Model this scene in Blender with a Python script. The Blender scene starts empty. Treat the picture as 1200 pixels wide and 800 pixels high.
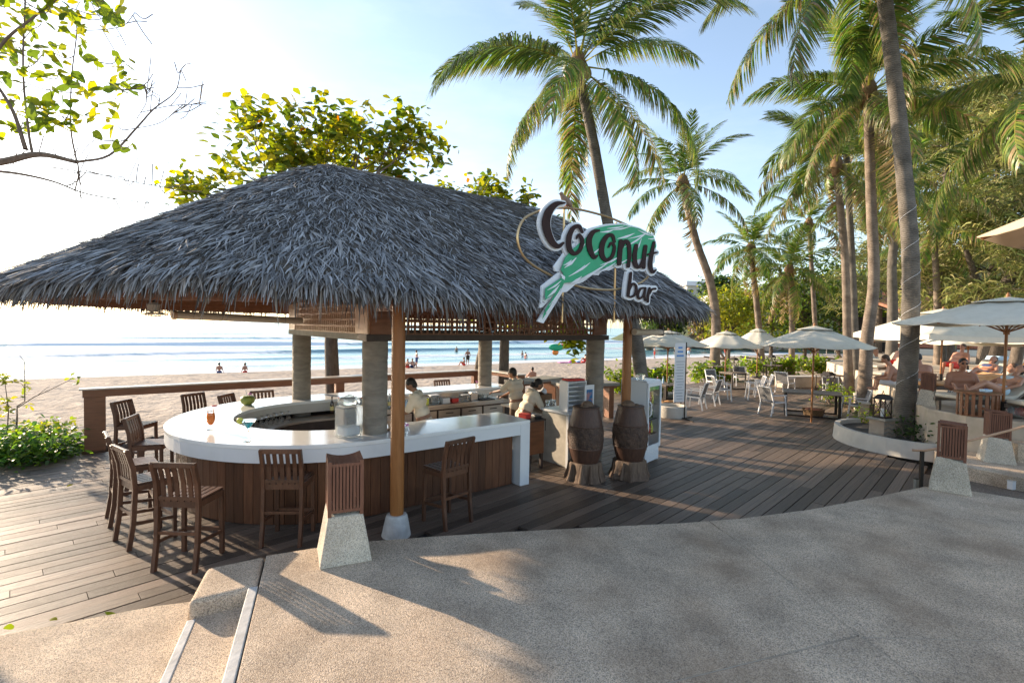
import bpy, bmesh, math, random
import numpy as np
from mathutils import Vector, Matrix, Euler
R = math.radians
rng = random.Random(7)
nrng = np.random.default_rng(11)
scene = bpy.context.scene
col = scene.collection

# ------------------------------------------------------------------ camera
CAM_H = 2.69
cam_d = bpy.data.cameras.new('camera'); cam = bpy.data.objects.new('camera', cam_d); col.objects.link(cam)
cam_d.sensor_width = 36.0; cam_d.lens = 580.0 / 1200.0 * 36.0
cam_d.clip_start = 0.05; cam_d.clip_end = 20000
PITCH = math.atan(18 / 580.0); ROLL = R(1.0)
cam.matrix_world = Matrix.Translation((0, 0, CAM_H)) @ Matrix.Rotation(R(90) - PITCH, 4, 'X') @ Matrix.Rotation(ROLL, 4, 'Z')
scene.camera = cam
scene.render.resolution_x = 1024; scene.render.resolution_y = 682

# ------------------------------------------------------------------ sun, sky, exposure
SUN_EL = R(16.3)
SUN_AZ = Vector((-0.85, 0.53, 0)).normalized()           # horizontal direction towards the sun
sun_vec = Vector((SUN_AZ.x * math.cos(SUN_EL), SUN_AZ.y * math.cos(SUN_EL), math.sin(SUN_EL)))
sd = bpy.data.lights.new('sun', 'SUN'); sd.energy = 4.6; sd.angle = R(0.6); sd.color = (1.0, 0.80, 0.58)
sun = bpy.data.objects.new('sun', sd); col.objects.link(sun)
sun.rotation_euler = sun_vec.to_track_quat('Z', 'Y').to_euler()
sun.location = sun_vec * 50
world = bpy.data.worlds.new('World'); scene.world = world; world.use_nodes = True
wn = world.node_tree; wn.nodes.clear()
sky = wn.nodes.new('ShaderNodeTexSky'); sky.sky_type = 'NISHITA'; sky.sun_disc = False
sky.sun_elevation = SUN_EL; sky.sun_rotation = math.atan2(SUN_AZ.x, SUN_AZ.y)
sky.air_density = 1.0; sky.dust_density = .55; sky.ozone_density = 1.6; sky.altitude = 0
hsv = wn.nodes.new('ShaderNodeHueSaturation'); hsv.inputs['Saturation'].default_value = .84
bg = wn.nodes.new('ShaderNodeBackground'); bg.inputs['Strength'].default_value = 0.15
wo = wn.nodes.new('ShaderNodeOutputWorld')
wn.links.new(sky.outputs[0], hsv.inputs['Color']); 
tcw = wn.nodes.new('ShaderNodeTexCoord'); mpw = wn.nodes.new('ShaderNodeMapping'); mpw.inputs['Scale'].default_value = (1.0, 1.0, 3.2)
nzw = wn.nodes.new('ShaderNodeTexNoise'); nzw.inputs['Scale'].default_value = 2.2; nzw.inputs['Detail'].default_value = 7; nzw.inputs['Roughness'].default_value = .6
crw = wn.nodes.new('ShaderNodeMapRange'); crw.inputs[1].default_value = .46; crw.inputs[2].default_value = .78; crw.inputs[4].default_value = .3
mxw = wn.nodes.new('ShaderNodeMix'); mxw.data_type = 'RGBA'; hs2 = wn.nodes.new('ShaderNodeHueSaturation'); hs2.inputs['Saturation'].default_value = .3; hs2.inputs['Value'].default_value = 1.25
wn.links.new(tcw.outputs['Generated'], mpw.inputs[0]); wn.links.new(mpw.outputs[0], nzw.inputs['Vector']); wn.links.new(nzw.outputs['Fac'], crw.inputs[0])
wn.links.new(hsv.outputs[0], hs2.inputs['Color']); wn.links.new(crw.outputs[0], mxw.inputs[0]); wn.links.new(hsv.outputs[0], mxw.inputs[6]); wn.links.new(hs2.outputs[0], mxw.inputs[7])
wn.links.new(mxw.outputs[2], bg.inputs[0]); wn.links.new(bg.outputs[0], wo.inputs[0])
scene.view_settings.view_transform = 'Standard'; scene.view_settings.look = 'None'
scene.view_settings.gamma = 1.0; scene.view_settings.use_curve_mapping = False
scene.view_settings.exposure = 1.25
scene.cycles.use_denoising = True
scene.cycles.max_bounces = 8; scene.cycles.transparent_max_bounces = 12

# ------------------------------------------------------------------ helpers
def px(x, y, Y):
    """a measured photo point at depth Y, as a world point (measuring tool only)"""
    u, v = x - 600.0, y - 400.0
    c, s = math.cos(ROLL), math.sin(ROLL)
    u, v = c * u + s * v, -s * u + c * v
    c, s = math.cos(PITCH), math.sin(PITCH)
    d = (u, c * 580.0 - s * v, -s * 580.0 - c * v)
    t = Y / d[1]
    return Vector((d[0] * t, Y, CAM_H + d[2] * t))
def gp(x, y, z=0.0):
    """a measured photo point on the level z"""
    a = px(x, y, 10.0); t = (z - CAM_H) / (a.z - CAM_H)
    return Vector((a.x * t, 10.0 * t, z))
KA = R(37.5); KN = Vector((-1.99, 7.2, 0))
def K(e1, e2, z=0.0):
    return Vector((KN.x + e1 * math.cos(KA) - e2 * math.sin(KA), KN.y + e1 * math.sin(KA) + e2 * math.cos(KA), z))

def tag(o, label=None, cat=None, group=None, kind=None):
    if label: o['label'] = label
    if cat: o['category'] = cat
    if group: o['group'] = group
    if kind: o['kind'] = kind
    return o
def link(o, parent=None):
    col.objects.link(o)
    if parent is not None: o.parent = parent
    return o
def thing(name, label, cat, loc=(0, 0, 0), rz=0.0, group=None):
    o = bpy.data.objects.new(name, None); o.empty_display_size = 0.2
    link(o); o.location = loc; o.rotation_euler = (0, 0, rz)
    return tag(o, label, cat, group)
def copy_tree(o, parent=None, **kw):
    c = o.copy(); link(c, parent)
    if parent is not None: c.matrix_parent_inverse = o.matrix_parent_inverse
    for ch in list(o.children): copy_tree(ch, c)
    return c
def place(src, first, loc, rz, label, scale=None):
    """the first call uses the prototype itself, later calls copy it"""
    o = src if first else copy_tree(src)
    o.location = loc; o.rotation_euler = (0, 0, rz); o['label'] = label
    if scale is not None: o.scale = (scale,) * 3
    return o

class MB:
    def __init__(s): s.v = []; s.f = []; s.c = []; s.cur = None
    def add(s, vs, fs):
        n = len(s.v); s.v += [tuple(p) for p in vs]
        s.f += [tuple(i + n for i in f) for f in fs]
        s.c += [s.cur] * len(fs)
        return s
    def box(s, c, d, rot=None):
        hx, hy, hz = d[0] / 2, d[1] / 2, d[2] / 2
        P = [Vector((x, y, z)) for z in (-hz, hz) for x, y in ((-hx, -hy), (hx, -hy), (hx, hy), (-hx, hy))]
        if rot is not None: P = [rot @ p for p in P]
        c = Vector(c)
        return s.add([p + c for p in P], [(3, 2, 1, 0), (4, 5, 6, 7), (0, 1, 5, 4), (1, 2, 6, 5), (2, 3, 7, 6), (3, 0, 4, 7)])
    def bar(s, a, b, w, h, up=(0, 0, 1)):
        a, b = Vector(a), Vector(b); d = (b - a); L = d.length; d.normalize(); up = Vector(up)
        if abs(d.dot(up)) > .99: up = Vector((1, 0, 0))
        x = d.cross(up).normalized(); z = x.cross(d)
        m = Matrix((x, d, z)).transposed()
        return s.box((a + b) / 2, (w, L, h), m)
    def tube(s, pts, rad, n=8, cap=True):
        pts = [Vector(p) for p in pts]
        if not hasattr(rad, '__len__'): rad = [rad] * len(pts)
        vs, fs = [], []; prev = None
        for i, p in enumerate(pts):
            t = (pts[min(i + 1, len(pts) - 1)] - pts[max(i - 1, 0)])
            t = t.normalized() if t.length > 1e-9 else Vector((0, 0, 1))
            if prev is None:
                ref = Vector((0, 0, 1)) if abs(t.z) < .9 else Vector((1, 0, 0))
                prev = t.cross(ref).normalized()
            x = (prev - t * prev.dot(t)).normalized(); y = t.cross(x); prev = x
            for k in range(n):
                a = 2 * math.pi * k / n
                vs.append(p + (x * math.cos(a) + y * math.sin(a)) * rad[i])
        for i in range(len(pts) - 1):
            for k in range(n):
                k2 = (k + 1) % n
                fs.append((i * n + k, i * n + k2, (i + 1) * n + k2, (i + 1) * n + k))
        if cap:
            fs.append(tuple(range(n - 1, -1, -1))); fs.append(tuple((len(pts) - 1) * n + k for k in range(n)))
        return s.add(vs, fs)
    def lathe(s, prof, n=20, c=(0, 0, 0), wob=None):
        c = Vector(c); vs, fs = [], []
        for i, (r, z) in enumerate(prof):
            for k in range(n):
                a = 2 * math.pi * k / n; rr = r * (wob(a, z) if wob else 1)
                vs.append(c + Vector((math.cos(a) * rr, math.sin(a) * rr, z)))
        for i in range(len(prof) - 1):
            for k in range(n):
                k2 = (k + 1) % n
                fs.append((i * n + k, i * n + k2, (i + 1) * n + k2, (i + 1) * n + k))
        fs.append(tuple(range(n - 1, -1, -1))); fs.append(tuple((len(prof) - 1) * n + k for k in range(n)))
        return s.add(vs, fs)
    def ball(s, c, r, n=12, m=8, rot=None):
        if not hasattr(r, '__len__'): r = (r, r, r)
        c = Vector(c); vs = []; fs = []
        for i in range(m + 1):
            th = math.pi * (i + (0.02 if i == 0 else (-0.02 if i == m else 0))) / m
            for k in range(n):
                a = 2 * math.pi * k / n
                p = Vector((math.sin(th) * math.cos(a) * r[0], math.sin(th) * math.sin(a) * r[1], math.cos(th) * r[2]))
                vs.append((rot @ p if rot is not None else p) + c)
        for i in range(m):
            for k in range(n):
                k2 = (k + 1) % n
                fs.append((i * n + k, (i + 1) * n + k, (i + 1) * n + k2, i * n + k2))
        fs.append(tuple(range(n))); fs.append(tuple(m * n + k for k in range(n - 1, -1, -1)))
        return s.add(vs, fs)
    def capsule(s, a, ra, b, rb, n=10):
        a, b = Vector(a), Vector(b); d = (b - a); L = d.length
        d = d.normalized() if L > 1e-6 else Vector((0, 0, 1))
        pts, rad = [], []
        for t in (-1, -.87, -.5, 0): pts.append(a + d * ra * t * .999); rad.append(ra * math.sqrt(max(1 - t * t, .004)))
        for t in (0, .5, .87, 1): pts.append(b + d * rb * t * .999); rad.append(rb * math.sqrt(max(1 - t * t, .004)))
        return s.tube(pts, rad, n)
    def prism(s, poly, z0, z1):
        n = len(poly)
        vs = [(p[0], p[1], z0) for p in poly] + [(p[0], p[1], z1) for p in poly]
        fs = [tuple(range(n - 1, -1, -1)), tuple(range(n, 2 * n))] + [(i, (i + 1) % n, n + (i + 1) % n, n + i) for i in range(n)]
        return s.add(vs, fs)
    def mesh(s, name, m=None, smooth=False):
        me = bpy.data.meshes.new(name); me.from_pydata(s.v, [], s.f)
        if m is not None: me.materials.append(m)
        if any(c is not None for c in s.c):
            at = me.color_attributes.new('Col', 'FLOAT_COLOR', 'CORNER')
            arr = []
            for f, c in zip(s.f, s.c):
                c = c or (1, 1, 1)
                arr += [c[0], c[1], c[2], 1.0] * len(f)
            at.data.foreach_set('color', arr)
        if smooth:
            me.polygons.foreach_set('use_smooth', [True] * len(me.polygons))
            try: me.set_sharp_from_angle(angle=R(40))
            except Exception: pass
        me.update(); return me
    def build(s, name, m, parent=None, smooth=False, bevel=0):
        o = bpy.data.objects.new(name, s.mesh(name, m, smooth)); link(o, parent)
        if bevel: bev(o, bevel)
        return o
def bev(o, w, seg=2):
    b = o.modifiers.new('bevel', 'BEVEL'); b.width = w; b.segments = seg; b.limit_method = 'ANGLE'; b.angle_limit = R(35)
    return o
def np_mesh(name, V, Q, colors=None, m=None, smooth=False):
    """V (N,3), Q (M,4) quads, colors (M,3)"""
    V = np.asarray(V, np.float32); Q = np.asarray(Q, np.int32); M = len(Q)
    me = bpy.data.meshes.new(name)
    me.vertices.add(len(V)); me.vertices.foreach_set('co', V.ravel())
    me.loops.add(M * 4); me.loops.foreach_set('vertex_index', Q.ravel())
    me.polygons.add(M); me.polygons.foreach_set('loop_start', np.arange(0, M * 4, 4, dtype=np.int32))
    try: me.polygons.foreach_set('loop_total', np.full(M, 4, np.int32))
    except Exception: pass
    if colors is not None:
        at = me.color_attributes.new('Col', 'FLOAT_COLOR', 'CORNER')
        cc = np.ones((M, 4, 4), np.float32); cc[:, :, :3] = np.asarray(colors, np.float32)[:, None, :]
        at.data.foreach_set('color', cc.ravel())
    if m is not None: me.materials.append(m)
    if smooth: me.polygons.foreach_set('use_smooth', np.ones(M, bool))
    me.update(calc_edges=True); me.validate(); return me
def ribbons(paths, widths, sides):
    """paths (n,k,3) centre lines, widths (n,k), sides (n,k,3) or (n,3) -> V, Q (quads run along each strip)"""
    n, k, _ = paths.shape
    if sides.ndim == 2: sides = np.repeat(sides[:, None, :], k, 1)
    a = paths - sides * widths[..., None] * .5; b = paths + sides * widths[..., None] * .5
    V = np.stack([a, b], 2).reshape(n * k * 2, 3)
    base = (np.arange(n) * k * 2)[:, None] + (np.arange(k - 1) * 2)[None, :]
    Q = np.stack([base, base + 1, base + 3, base + 2], -1).reshape(-1, 4)
    return V, Q
def unit(a):
    return a / np.maximum(np.linalg.norm(a, axis=-1, keepdims=True), 1e-9)

# ------------------------------------------------------------------ materials
def nd(nt, kind, **kw):
    n = nt.nodes.new(kind)
    for k, v in kw.items(): setattr(n, k, v)
    return n
def mat(name, c1, c2=None, rough=.6, scale=6, stretch=(1, 1, 1), bump=0, bscale=None, metal=0, rnd=0, vc=False,
        trans=0, coat=0, detail=5, alpha=1, transm=0, ior=1.45, emit=None, spec=None, contrast=(.3, .7), dirt=None, bdist=.02):
    m = bpy.data.materials.new(name); m.use_nodes = True
    nt = m.node_tree; P = nt.nodes['Principled BSDF']; out = nt.nodes['Material Output']
    P.inputs['Roughness'].default_value = rough; P.inputs['Metallic'].default_value = metal
    P.inputs['IOR'].default_value = ior
    if coat: P.inputs['Coat Weight'].default_value = coat; P.inputs['Coat Roughness'].default_value = .15
    if transm: P.inputs['Transmission Weight'].default_value = transm
    if spec is not None: P.inputs['Specular IOR Level'].default_value = spec
    tc = nd(nt, 'ShaderNodeTexCoord'); mp = nd(nt, 'ShaderNodeMapping')
    mp.inputs['Scale'].default_value = stretch
    nt.links.new(tc.outputs['Object'], mp.inputs['Vector'])
    cur = None
    if c2 is not None:
        nz = nd(nt, 'ShaderNodeTexNoise'); nz.inputs['Scale'].default_value = scale; nz.inputs['Detail'].default_value = detail
        nz.inputs['Roughness'].default_value = .65
        if rnd:
            oi0 = nd(nt, 'ShaderNodeObjectInfo'); ad = nd(nt, 'ShaderNodeVectorMath', operation='ADD')
            ml = nd(nt, 'ShaderNodeMath', operation='MULTIPLY'); ml.inputs[1].default_value = 37.0
            nt.links.new(oi0.outputs['Random'], ml.inputs[0]); nt.links.new(mp.outputs[0], ad.inputs[0]); nt.links.new(ml.outputs[0], ad.inputs[1])
            nt.links.new(ad.outputs[0], nz.inputs['Vector'])
        else: nt.links.new(mp.outputs[0], nz.inputs['Vector'])
        cr = nd(nt, 'ShaderNodeValToRGB'); cr.color_ramp.elements[0].color = (*c1, 1); cr.color_ramp.elements[1].color = (*c2, 1)
        cr.color_ramp.elements[0].position, cr.color_ramp.elements[1].position = contrast
        nt.links.new(nz.outputs['Fac'], cr.inputs[0]); cur = cr.outputs[0]
    else:
        rgb = nd(nt, 'ShaderNodeRGB'); rgb.outputs[0].default_value = (*c1, 1); cur = rgb.outputs[0]
    if vc:
        at = nd(nt, 'ShaderNodeVertexColor'); at.layer_name = 'Col'
        mx = nd(nt, 'ShaderNodeMix', data_type='RGBA', blend_type='MULTIPLY'); mx.inputs[0].default_value = 1
        nt.links.new(cur, mx.inputs[6]); nt.links.new(at.outputs[0], mx.inputs[7]); cur = mx.outputs[2]
    if dirt:
        dz = nd(nt, 'ShaderNodeTexNoise'); dz.inputs['Scale'].default_value = dirt[1]; dz.inputs['Detail'].default_value = 4
        nt.links.new(tc.outputs['Object'], dz.inputs['Vector'])
        dr = nd(nt, 'ShaderNodeMapRange'); dr.inputs[1].default_value = .48; dr.inputs[2].default_value = .72; dr.inputs[4].default_value = dirt[2]
        nt.links.new(dz.outputs['Fac'], dr.inputs[0])
        mx = nd(nt, 'ShaderNodeMix', data_type='RGBA'); nt.links.new(dr.outputs[0], mx.inputs[0]); nt.links.new(cur, mx.inputs[6])
        mx.inputs[7].default_value = (*dirt[0], 1); cur = mx.outputs[2]
    if rnd:
        oi = nd(nt, 'ShaderNodeObjectInfo'); mr = nd(nt, 'ShaderNodeMapRange'); mr.inputs[3].default_value = 1 - rnd; mr.inputs[4].default_value = 1 + rnd
        nt.links.new(oi.outputs['Random'], mr.inputs[0])
        mx = nd(nt, 'ShaderNodeMix', data_type='RGBA', blend_type='MULTIPLY'); mx.inputs[0].default_value = 1
        nt.links.new(cur, mx.inputs[6]); nt.links.new(mr.outputs[0], mx.inputs[7]); cur = mx.outputs[2]
    nt.links.new(cur, P.inputs['Base Color'])
    if bump:
        bz = nd(nt, 'ShaderNodeTexNoise'); bz.inputs['Scale'].default_value = bscale or scale * 3; bz.inputs['Detail'].default_value = 6
        nt.links.new(mp.outputs[0], bz.inputs['Vector'])
        bp = nd(nt, 'ShaderNodeBump'); bp.inputs['Strength'].default_value = min(bump, 1.0); bp.inputs['Distance'].default_value = bdist
        nt.links.new(bz.outputs['Fac'], bp.inputs['Height']); nt.links.new(bp.outputs[0], P.inputs['Normal'])
    if trans:
        tr = nd(nt, 'ShaderNodeBsdfTranslucent'); ms = nd(nt, 'ShaderNodeMixShader'); ms.inputs[0].default_value = trans
        hs = nd(nt, 'ShaderNodeHueSaturation'); hs.inputs['Value'].default_value = 1.6; hs.inputs['Saturation'].default_value = 1.1
        nt.links.new(cur, hs.inputs['Color']); nt.links.new(hs.outputs[0], tr.inputs[0])
        nt.links.new(P.outputs[0], ms.inputs[1]); nt.links.new(tr.outputs[0], ms.inputs[2]); nt.links.new(ms.outputs[0], out.inputs[0])
    if emit: P.inputs['Emission Color'].default_value = (*emit[0], 1); P.inputs['Emission Strength'].default_value = emit[1]
    return m

def aggregate(name, cols, scale=110, stain=((.16, .11, .075), .55)):
    """exposed pebble concrete: each pebble one colour, recessed binder, broad stains"""
    m = bpy.data.materials.new(name); m.use_nodes = True; nt = m.node_tree; P = nt.nodes['Principled BSDF']
    P.inputs['Roughness'].default_value = .82; P.inputs['Specular IOR Level'].default_value = .35
    g = nd(nt, 'ShaderNodeNewGeometry')
    vo = nd(nt, 'ShaderNodeTexVoronoi'); vo.inputs['Scale'].default_value = scale
    nt.links.new(g.outputs['Position'], vo.inputs['Vector'])
    sp = nd(nt, 'ShaderNodeSeparateColor'); nt.links.new(vo.outputs['Color'], sp.inputs[0])
    cr = nd(nt, 'ShaderNodeValToRGB'); cr.color_ramp.interpolation = 'CONSTANT'
    els = cr.color_ramp.elements
    for i, c in enumerate(cols):
        e = els[i] if i < 2 else els.new(i / len(cols))
        e.position = i / len(cols); e.color = (*c, 1)
    nt.links.new(sp.outputs[0], cr.inputs[0])
    nz = nd(nt, 'ShaderNodeTexNoise'); nz.inputs['Scale'].default_value = 1.0; nz.inputs['Detail'].default_value = 6
    nt.links.new(g.outputs['Position'], nz.inputs['Vector'])
    mr = nd(nt, 'ShaderNodeMapRange'); mr.inputs[1].default_value = .45; mr.inputs[2].default_value = .75; mr.inputs[4].default_value = stain[1]
    nt.links.new(nz.outputs['Fac'], mr.inputs[0])
    mx = nd(nt, 'ShaderNodeMix', data_type='RGBA'); nt.links.new(mr.outputs[0], mx.inputs[0]); nt.links.new(cr.outputs[0], mx.inputs[6]); mx.inputs[7].default_value = (*stain[0], 1)
    n2 = nd(nt, 'ShaderNodeTexNoise'); n2.inputs['Scale'].default_value = 2.3; n2.inputs['Detail'].default_value = 3
    nt.links.new(g.outputs['Position'], n2.inputs['Vector'])
    m2 = nd(nt, 'ShaderNodeMapRange'); m2.inputs[1].default_value = .3; m2.inputs[2].default_value = .7; m2.inputs[3].default_value = .78; m2.inputs[4].default_value = 1.18
    nt.links.new(n2.outputs['Fac'], m2.inputs[0])
    mm = nd(nt, 'ShaderNodeMix', data_type='RGBA', blend_type='MULTIPLY'); mm.inputs[0].default_value = 1
    nt.links.new(mx.outputs[2], mm.inputs[6]); nt.links.new(m2.outputs[0], mm.inputs[7]); nt.links.new(mm.outputs[2], P.inputs['Base Color'])
    inv = nd(nt, 'ShaderNodeMath', operation='SUBTRACT'); inv.inputs[0].default_value = 1; nt.links.new(vo.outputs['Distance'], inv.inputs[1])
    bp = nd(nt, 'ShaderNodeBump'); bp.inputs['Strength'].default_value = .8; bp.inputs['Distance'].default_value = .006
    nt.links.new(inv.outputs[0], bp.inputs['Height']); nt.links.new(bp.outputs[0], P.inputs['Normal'])
    return m

def ringed(name, c1, c2, ring=22, rough=.85):
    """palm bark: irregular rings round the trunk"""
    m = bpy.data.materials.new(name); m.use_nodes = True; nt = m.node_tree; P = nt.nodes['Principled BSDF']
    P.inputs['Roughness'].default_value = rough; P.inputs['Specular IOR Level'].default_value = .2
    tc = nd(nt, 'ShaderNodeTexCoord')
    wv = nd(nt, 'ShaderNodeTexWave', wave_type='BANDS', bands_direction='Z'); wv.inputs['Scale'].default_value = ring / 6.28 * 2; wv.inputs['Distortion'].default_value = 7.0
    wv.inputs['Detail'].default_value = 3; wv.inputs['Detail Scale'].default_value = 1.6
    nt.links.new(tc.outputs['Object'], wv.inputs['Vector'])
    nz = nd(nt, 'ShaderNodeTexNoise'); nz.inputs['Scale'].default_value = 3.5; nz.inputs['Detail'].default_value = 8; nt.links.new(tc.outputs['Object'], nz.inputs['Vector'])
    mm = nd(nt, 'ShaderNodeMath', operation='MULTIPLY_ADD'); mm.inputs[1].default_value = .22
    nt.links.new(wv.outputs['Fac'], mm.inputs[0]); nt.links.new(nz.outputs['Fac'], mm.inputs[2])
    cr = nd(nt, 'ShaderNodeValToRGB'); cr.color_ramp.elements[0].color = (*c1, 1); cr.color_ramp.elements[1].color = (*c2, 1)
    cr.color_ramp.elements[0].position = .35; cr.color_ramp.elements[1].position = .95
    nt.links.new(mm.outputs[0], cr.inputs[0]); nt.links.new(cr.outputs[0], P.inputs['Base Color'])
    bp = nd(nt, 'ShaderNodeBump'); bp.inputs['Strength'].default_value = .7; bp.inputs['Distance'].default_value = .03
    nt.links.new(mm.outputs[0], bp.inputs['Height']); nt.links.new(bp.outputs[0], P.inputs['Normal'])
    return m

M = {}
M['deck'] = mat('deck_wood', (.088, .060, .043), (.205, .150, .112), rough=.5, scale=2.2, stretch=(1.5, 9, 9), bump=.35, bscale=7, rnd=.48, dirt=((.075, .06, .052), 5, .5))
M['deck_far'] = mat('deck_wood_far', (.088, .060, .043), (.205, .150, .112), rough=.5, scale=2.2, stretch=(1.2, 12, 9), bump=.3, bscale=7, vc=True)
M['gap_shadow'] = mat('deck_shadow_gap', (.03, .024, .02), rough=.9)  # near-black colour stands in for shade between boards, slabs and planks
M['stool'] = mat('stool_wood', (.062, .027, .015), (.125, .055, .029), rough=.40, scale=9, stretch=(2, 2, .6), bump=.12, rnd=.2)
M['rail'] = mat('rail_wood', (.15, .060, .028), (.25, .105, .048), rough=.42, scale=5, stretch=(.7, 6, 6), bump=.1)
M['rail_top'] = mat('rail_top_wood', (.42, .36, .30), (.55, .48, .41), rough=.35, scale=5, stretch=(.7, 6, 6), bump=.1)
M['post'] = mat('post_wood', (.21, .078, .020), (.33, .135, .040), rough=.42, scale=4, stretch=(7, 7, .7), bump=.1)
M['fascia'] = mat('fascia_wood', (.16, .066, .032), (.25, .108, .055), rough=.5, scale=4, stretch=(1, 6, 6), bump=.1)
M['pale_wood'] = mat('pale_wood', (.40, .23, .13), (.52, .32, .20), rough=.5, scale=4, stretch=(1, 6, 6), bump=.08)
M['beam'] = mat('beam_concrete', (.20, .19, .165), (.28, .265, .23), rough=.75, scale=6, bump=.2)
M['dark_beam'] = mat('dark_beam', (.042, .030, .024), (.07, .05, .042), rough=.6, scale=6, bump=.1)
M['skirt'] = mat('skirt_wood', (.072, .026, .011), (.14, .055, .024), rough=.4, scale=5, stretch=(6, 6, .5), bump=.1, rnd=.3)
M['white'] = mat('white_stone', (.77, .755, .73), (.82, .81, .79), rough=.16, scale=3, coat=.3)
M['white_fascia'] = mat('white_fascia', (.66, .66, .67), (.72, .72, .72), rough=.4, scale=3, dirt=((.5, .49, .47), 3, .25))
M['column'] = mat('column_stone', (.17, .145, .118), (.30, .262, .215), rough=.85, scale=4, stretch=(.8, .8, 2.5), bump=.4, bscale=9)
M['footing'] = mat('footing_cement', (.40, .39, .37), (.56, .55, .53), rough=.85, scale=9, bump=.4)
M['thatch'] = mat('thatch', (.85, .85, .85), (1.1, 1.1, 1.1), rough=.75, scale=3, vc=True, spec=.4)
M['thatch_under'] = mat('thatch_under', (.05, .042, .036), (.11, .095, .08), rough=.9, scale=12, stretch=(1, 1, 1), bump=.8)
M['steel'] = mat('stainless_steel', (.42, .40, .37), (.52, .50, .47), rough=.32, metal=.9, scale=4, stretch=(1, 8, 8))
M['brass'] = mat('brass_tube', (.55, .38, .20), rough=.3, metal=.9)
M['agg'] = aggregate('pebble_terrace', [(.66, .52, .385), (.51, .40, .295), (.36, .285, .215), (.74, .60, .455), (.58, .445, .315), (.25, .20, .16), (.56, .455, .36)], scale=150, stain=((.29, .185, .11), .6))
M['agg_shaded'] = aggregate('pebble_shaded', [(.24, .18, .13), (.17, .13, .10), (.10, .08, .07), (.28, .22, .17)], scale=90)  # darker brown pebble copy, the shade of the sunken path put into colour
M['bollard'] = aggregate('bollard_pebble', [(.58, .52, .43), (.46, .40, .32), (.34, .30, .25), (.66, .60, .50), (.54, .47, .36)], scale=140, stain=((.4, .35, .28), .3))
M['nosing'] = mat('nosing_strip', (.44, .43, .41), (.60, .59, .57), rough=.7, scale=8, bump=.2, dirt=((.3, .28, .26), 6, .5))
M['lantern_wood'] = mat('lantern_wood', (.125, .048, .028), (.20, .085, .05), rough=.5, scale=6, stretch=(5, 5, .7), bump=.1)
M['plaster'] = mat('beige_plaster', (.44, .36, .27), (.56, .47, .37), rough=.85, scale=3, bump=.25, dirt=((.25, .21, .16), 2, .5))
M['pale_plaster'] = mat('pale_plaster', (.50, .46, .40), (.62, .58, .52), rough=.8, scale=3, bump=.2, dirt=((.3, .27, .23), 3, .45))
M['cement'] = mat('cabinet_cement', (.34, .31, .26), (.48, .44, .37), rough=.7, scale=5, bump=.15)
M['cement_top'] = mat('cabinet_top', (.50, .52, .54), (.60, .61, .62), rough=.3, scale=3)
M['barrel'] = mat('barrel_wood', (.045, .021, .014), (.09, .043, .028), rough=.5, scale=5, stretch=(6, 6, 1), bump=.25, rnd=.1)
M['barrel_carved'] = mat('barrel_carved', (.03, .016, .012), (.11, .062, .04), rough=.6, scale=14, bump=.9)
M['stump'] = mat('stump_wood', (.085, .052, .034), (.20, .13, .085), rough=.75, scale=5, stretch=(6, 6, .8), bump=.6)
M['fridge'] = mat('fridge_enamel', (.66, .69, .72), rough=.35)
M['fridge_dark'] = mat('fridge_inside', (.02, .025, .03), (.05, .06, .07), rough=.3, scale=4)
M['glass'] = mat('clear_glass', (.95, .97, .97), rough=.03, transm=1.0, ior=1.3)
M['frost'] = mat('frosted_plastic', (.85, .88, .88), rough=.22, transm=.85, ior=1.25)
M['white_paint'] = mat('white_paint', (.70, .70, .71), rough=.45)
M['mesh_grey'] = mat('sling_fabric', (.10, .10, .105), (.15, .15, .155), rough=.8, scale=30)
M['table'] = mat('table_wood', (.11, .085, .066), (.21, .165, .13), rough=.55, scale=6, stretch=(1, 7, 7), rnd=.2, bump=.15)
M['iron'] = mat('dark_iron', (.028, .022, .019), rough=.5, metal=.4)
M['black'] = mat('black_plastic', (.015, .015, .016), rough=.5)
M['canvas'] = mat('umbrella_canvas', (.66, .63, .54), (.74, .71, .62), rough=.85, scale=5, trans=.18)
M['canvas_tan'] = mat('umbrella_canvas_tan', (.52, .42, .30), (.58, .48, .36), rough=.85, scale=5, trans=.2)
M['cushion'] = mat('cushion', (.52, .47, .38), (.60, .55, .46), rough=.9, scale=6, bump=.1)
M['sand'] = mat('beach_sand', (.33, .275, .225), (.46, .39, .325), rough=.95, scale=.9, bump=1, bscale=2.6, spec=.1, detail=8, bdist=.16)
M['rock'] = mat('boulder_rock', (.22, .17, .13), (.42, .35, .28), rough=.9, scale=1.2, bump=.8, rnd=.2)
M['dark_rock'] = mat('dark_rock', (.05, .045, .04), (.14, .125, .11), rough=.9, scale=3, bump=.9, rnd=.25)
M['hill'] = mat('hill_scrub', (.045, .065, .03), (.10, .12, .055), rough=.95, scale=.4, bump=.6)
M['leaf'] = mat('leaf', (.9, .9, .9), (1.1, 1.1, 1.1), rough=.42, scale=2, vc=True, trans=.55)
M['palm_leaf'] = mat('palm_leaf', (.88, .88, .88), (1.12, 1.12, 1.12), rough=.38, scale=1.5, vc=True, trans=.33, rnd=.22)
M['rachis'] = mat('palm_rachis', (.30, .28, .07), (.42, .36, .10), rough=.5, scale=2, trans=.1)
M['feather'] = mat('casuarina_needles', (.9, .9, .9), (1.1, 1.1, 1.1), rough=.6, scale=1, vc=True, trans=.3)
M['twig'] = mat('twig_bark', (.12, .085, .065), (.22, .165, .13), rough=.85, scale=9, bump=.4)
M['bark'] = mat('dark_bark', (.07, .055, .045), (.17, .14, .115), rough=.9, scale=5, stretch=(3, 3, .8), bump=.8)
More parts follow.
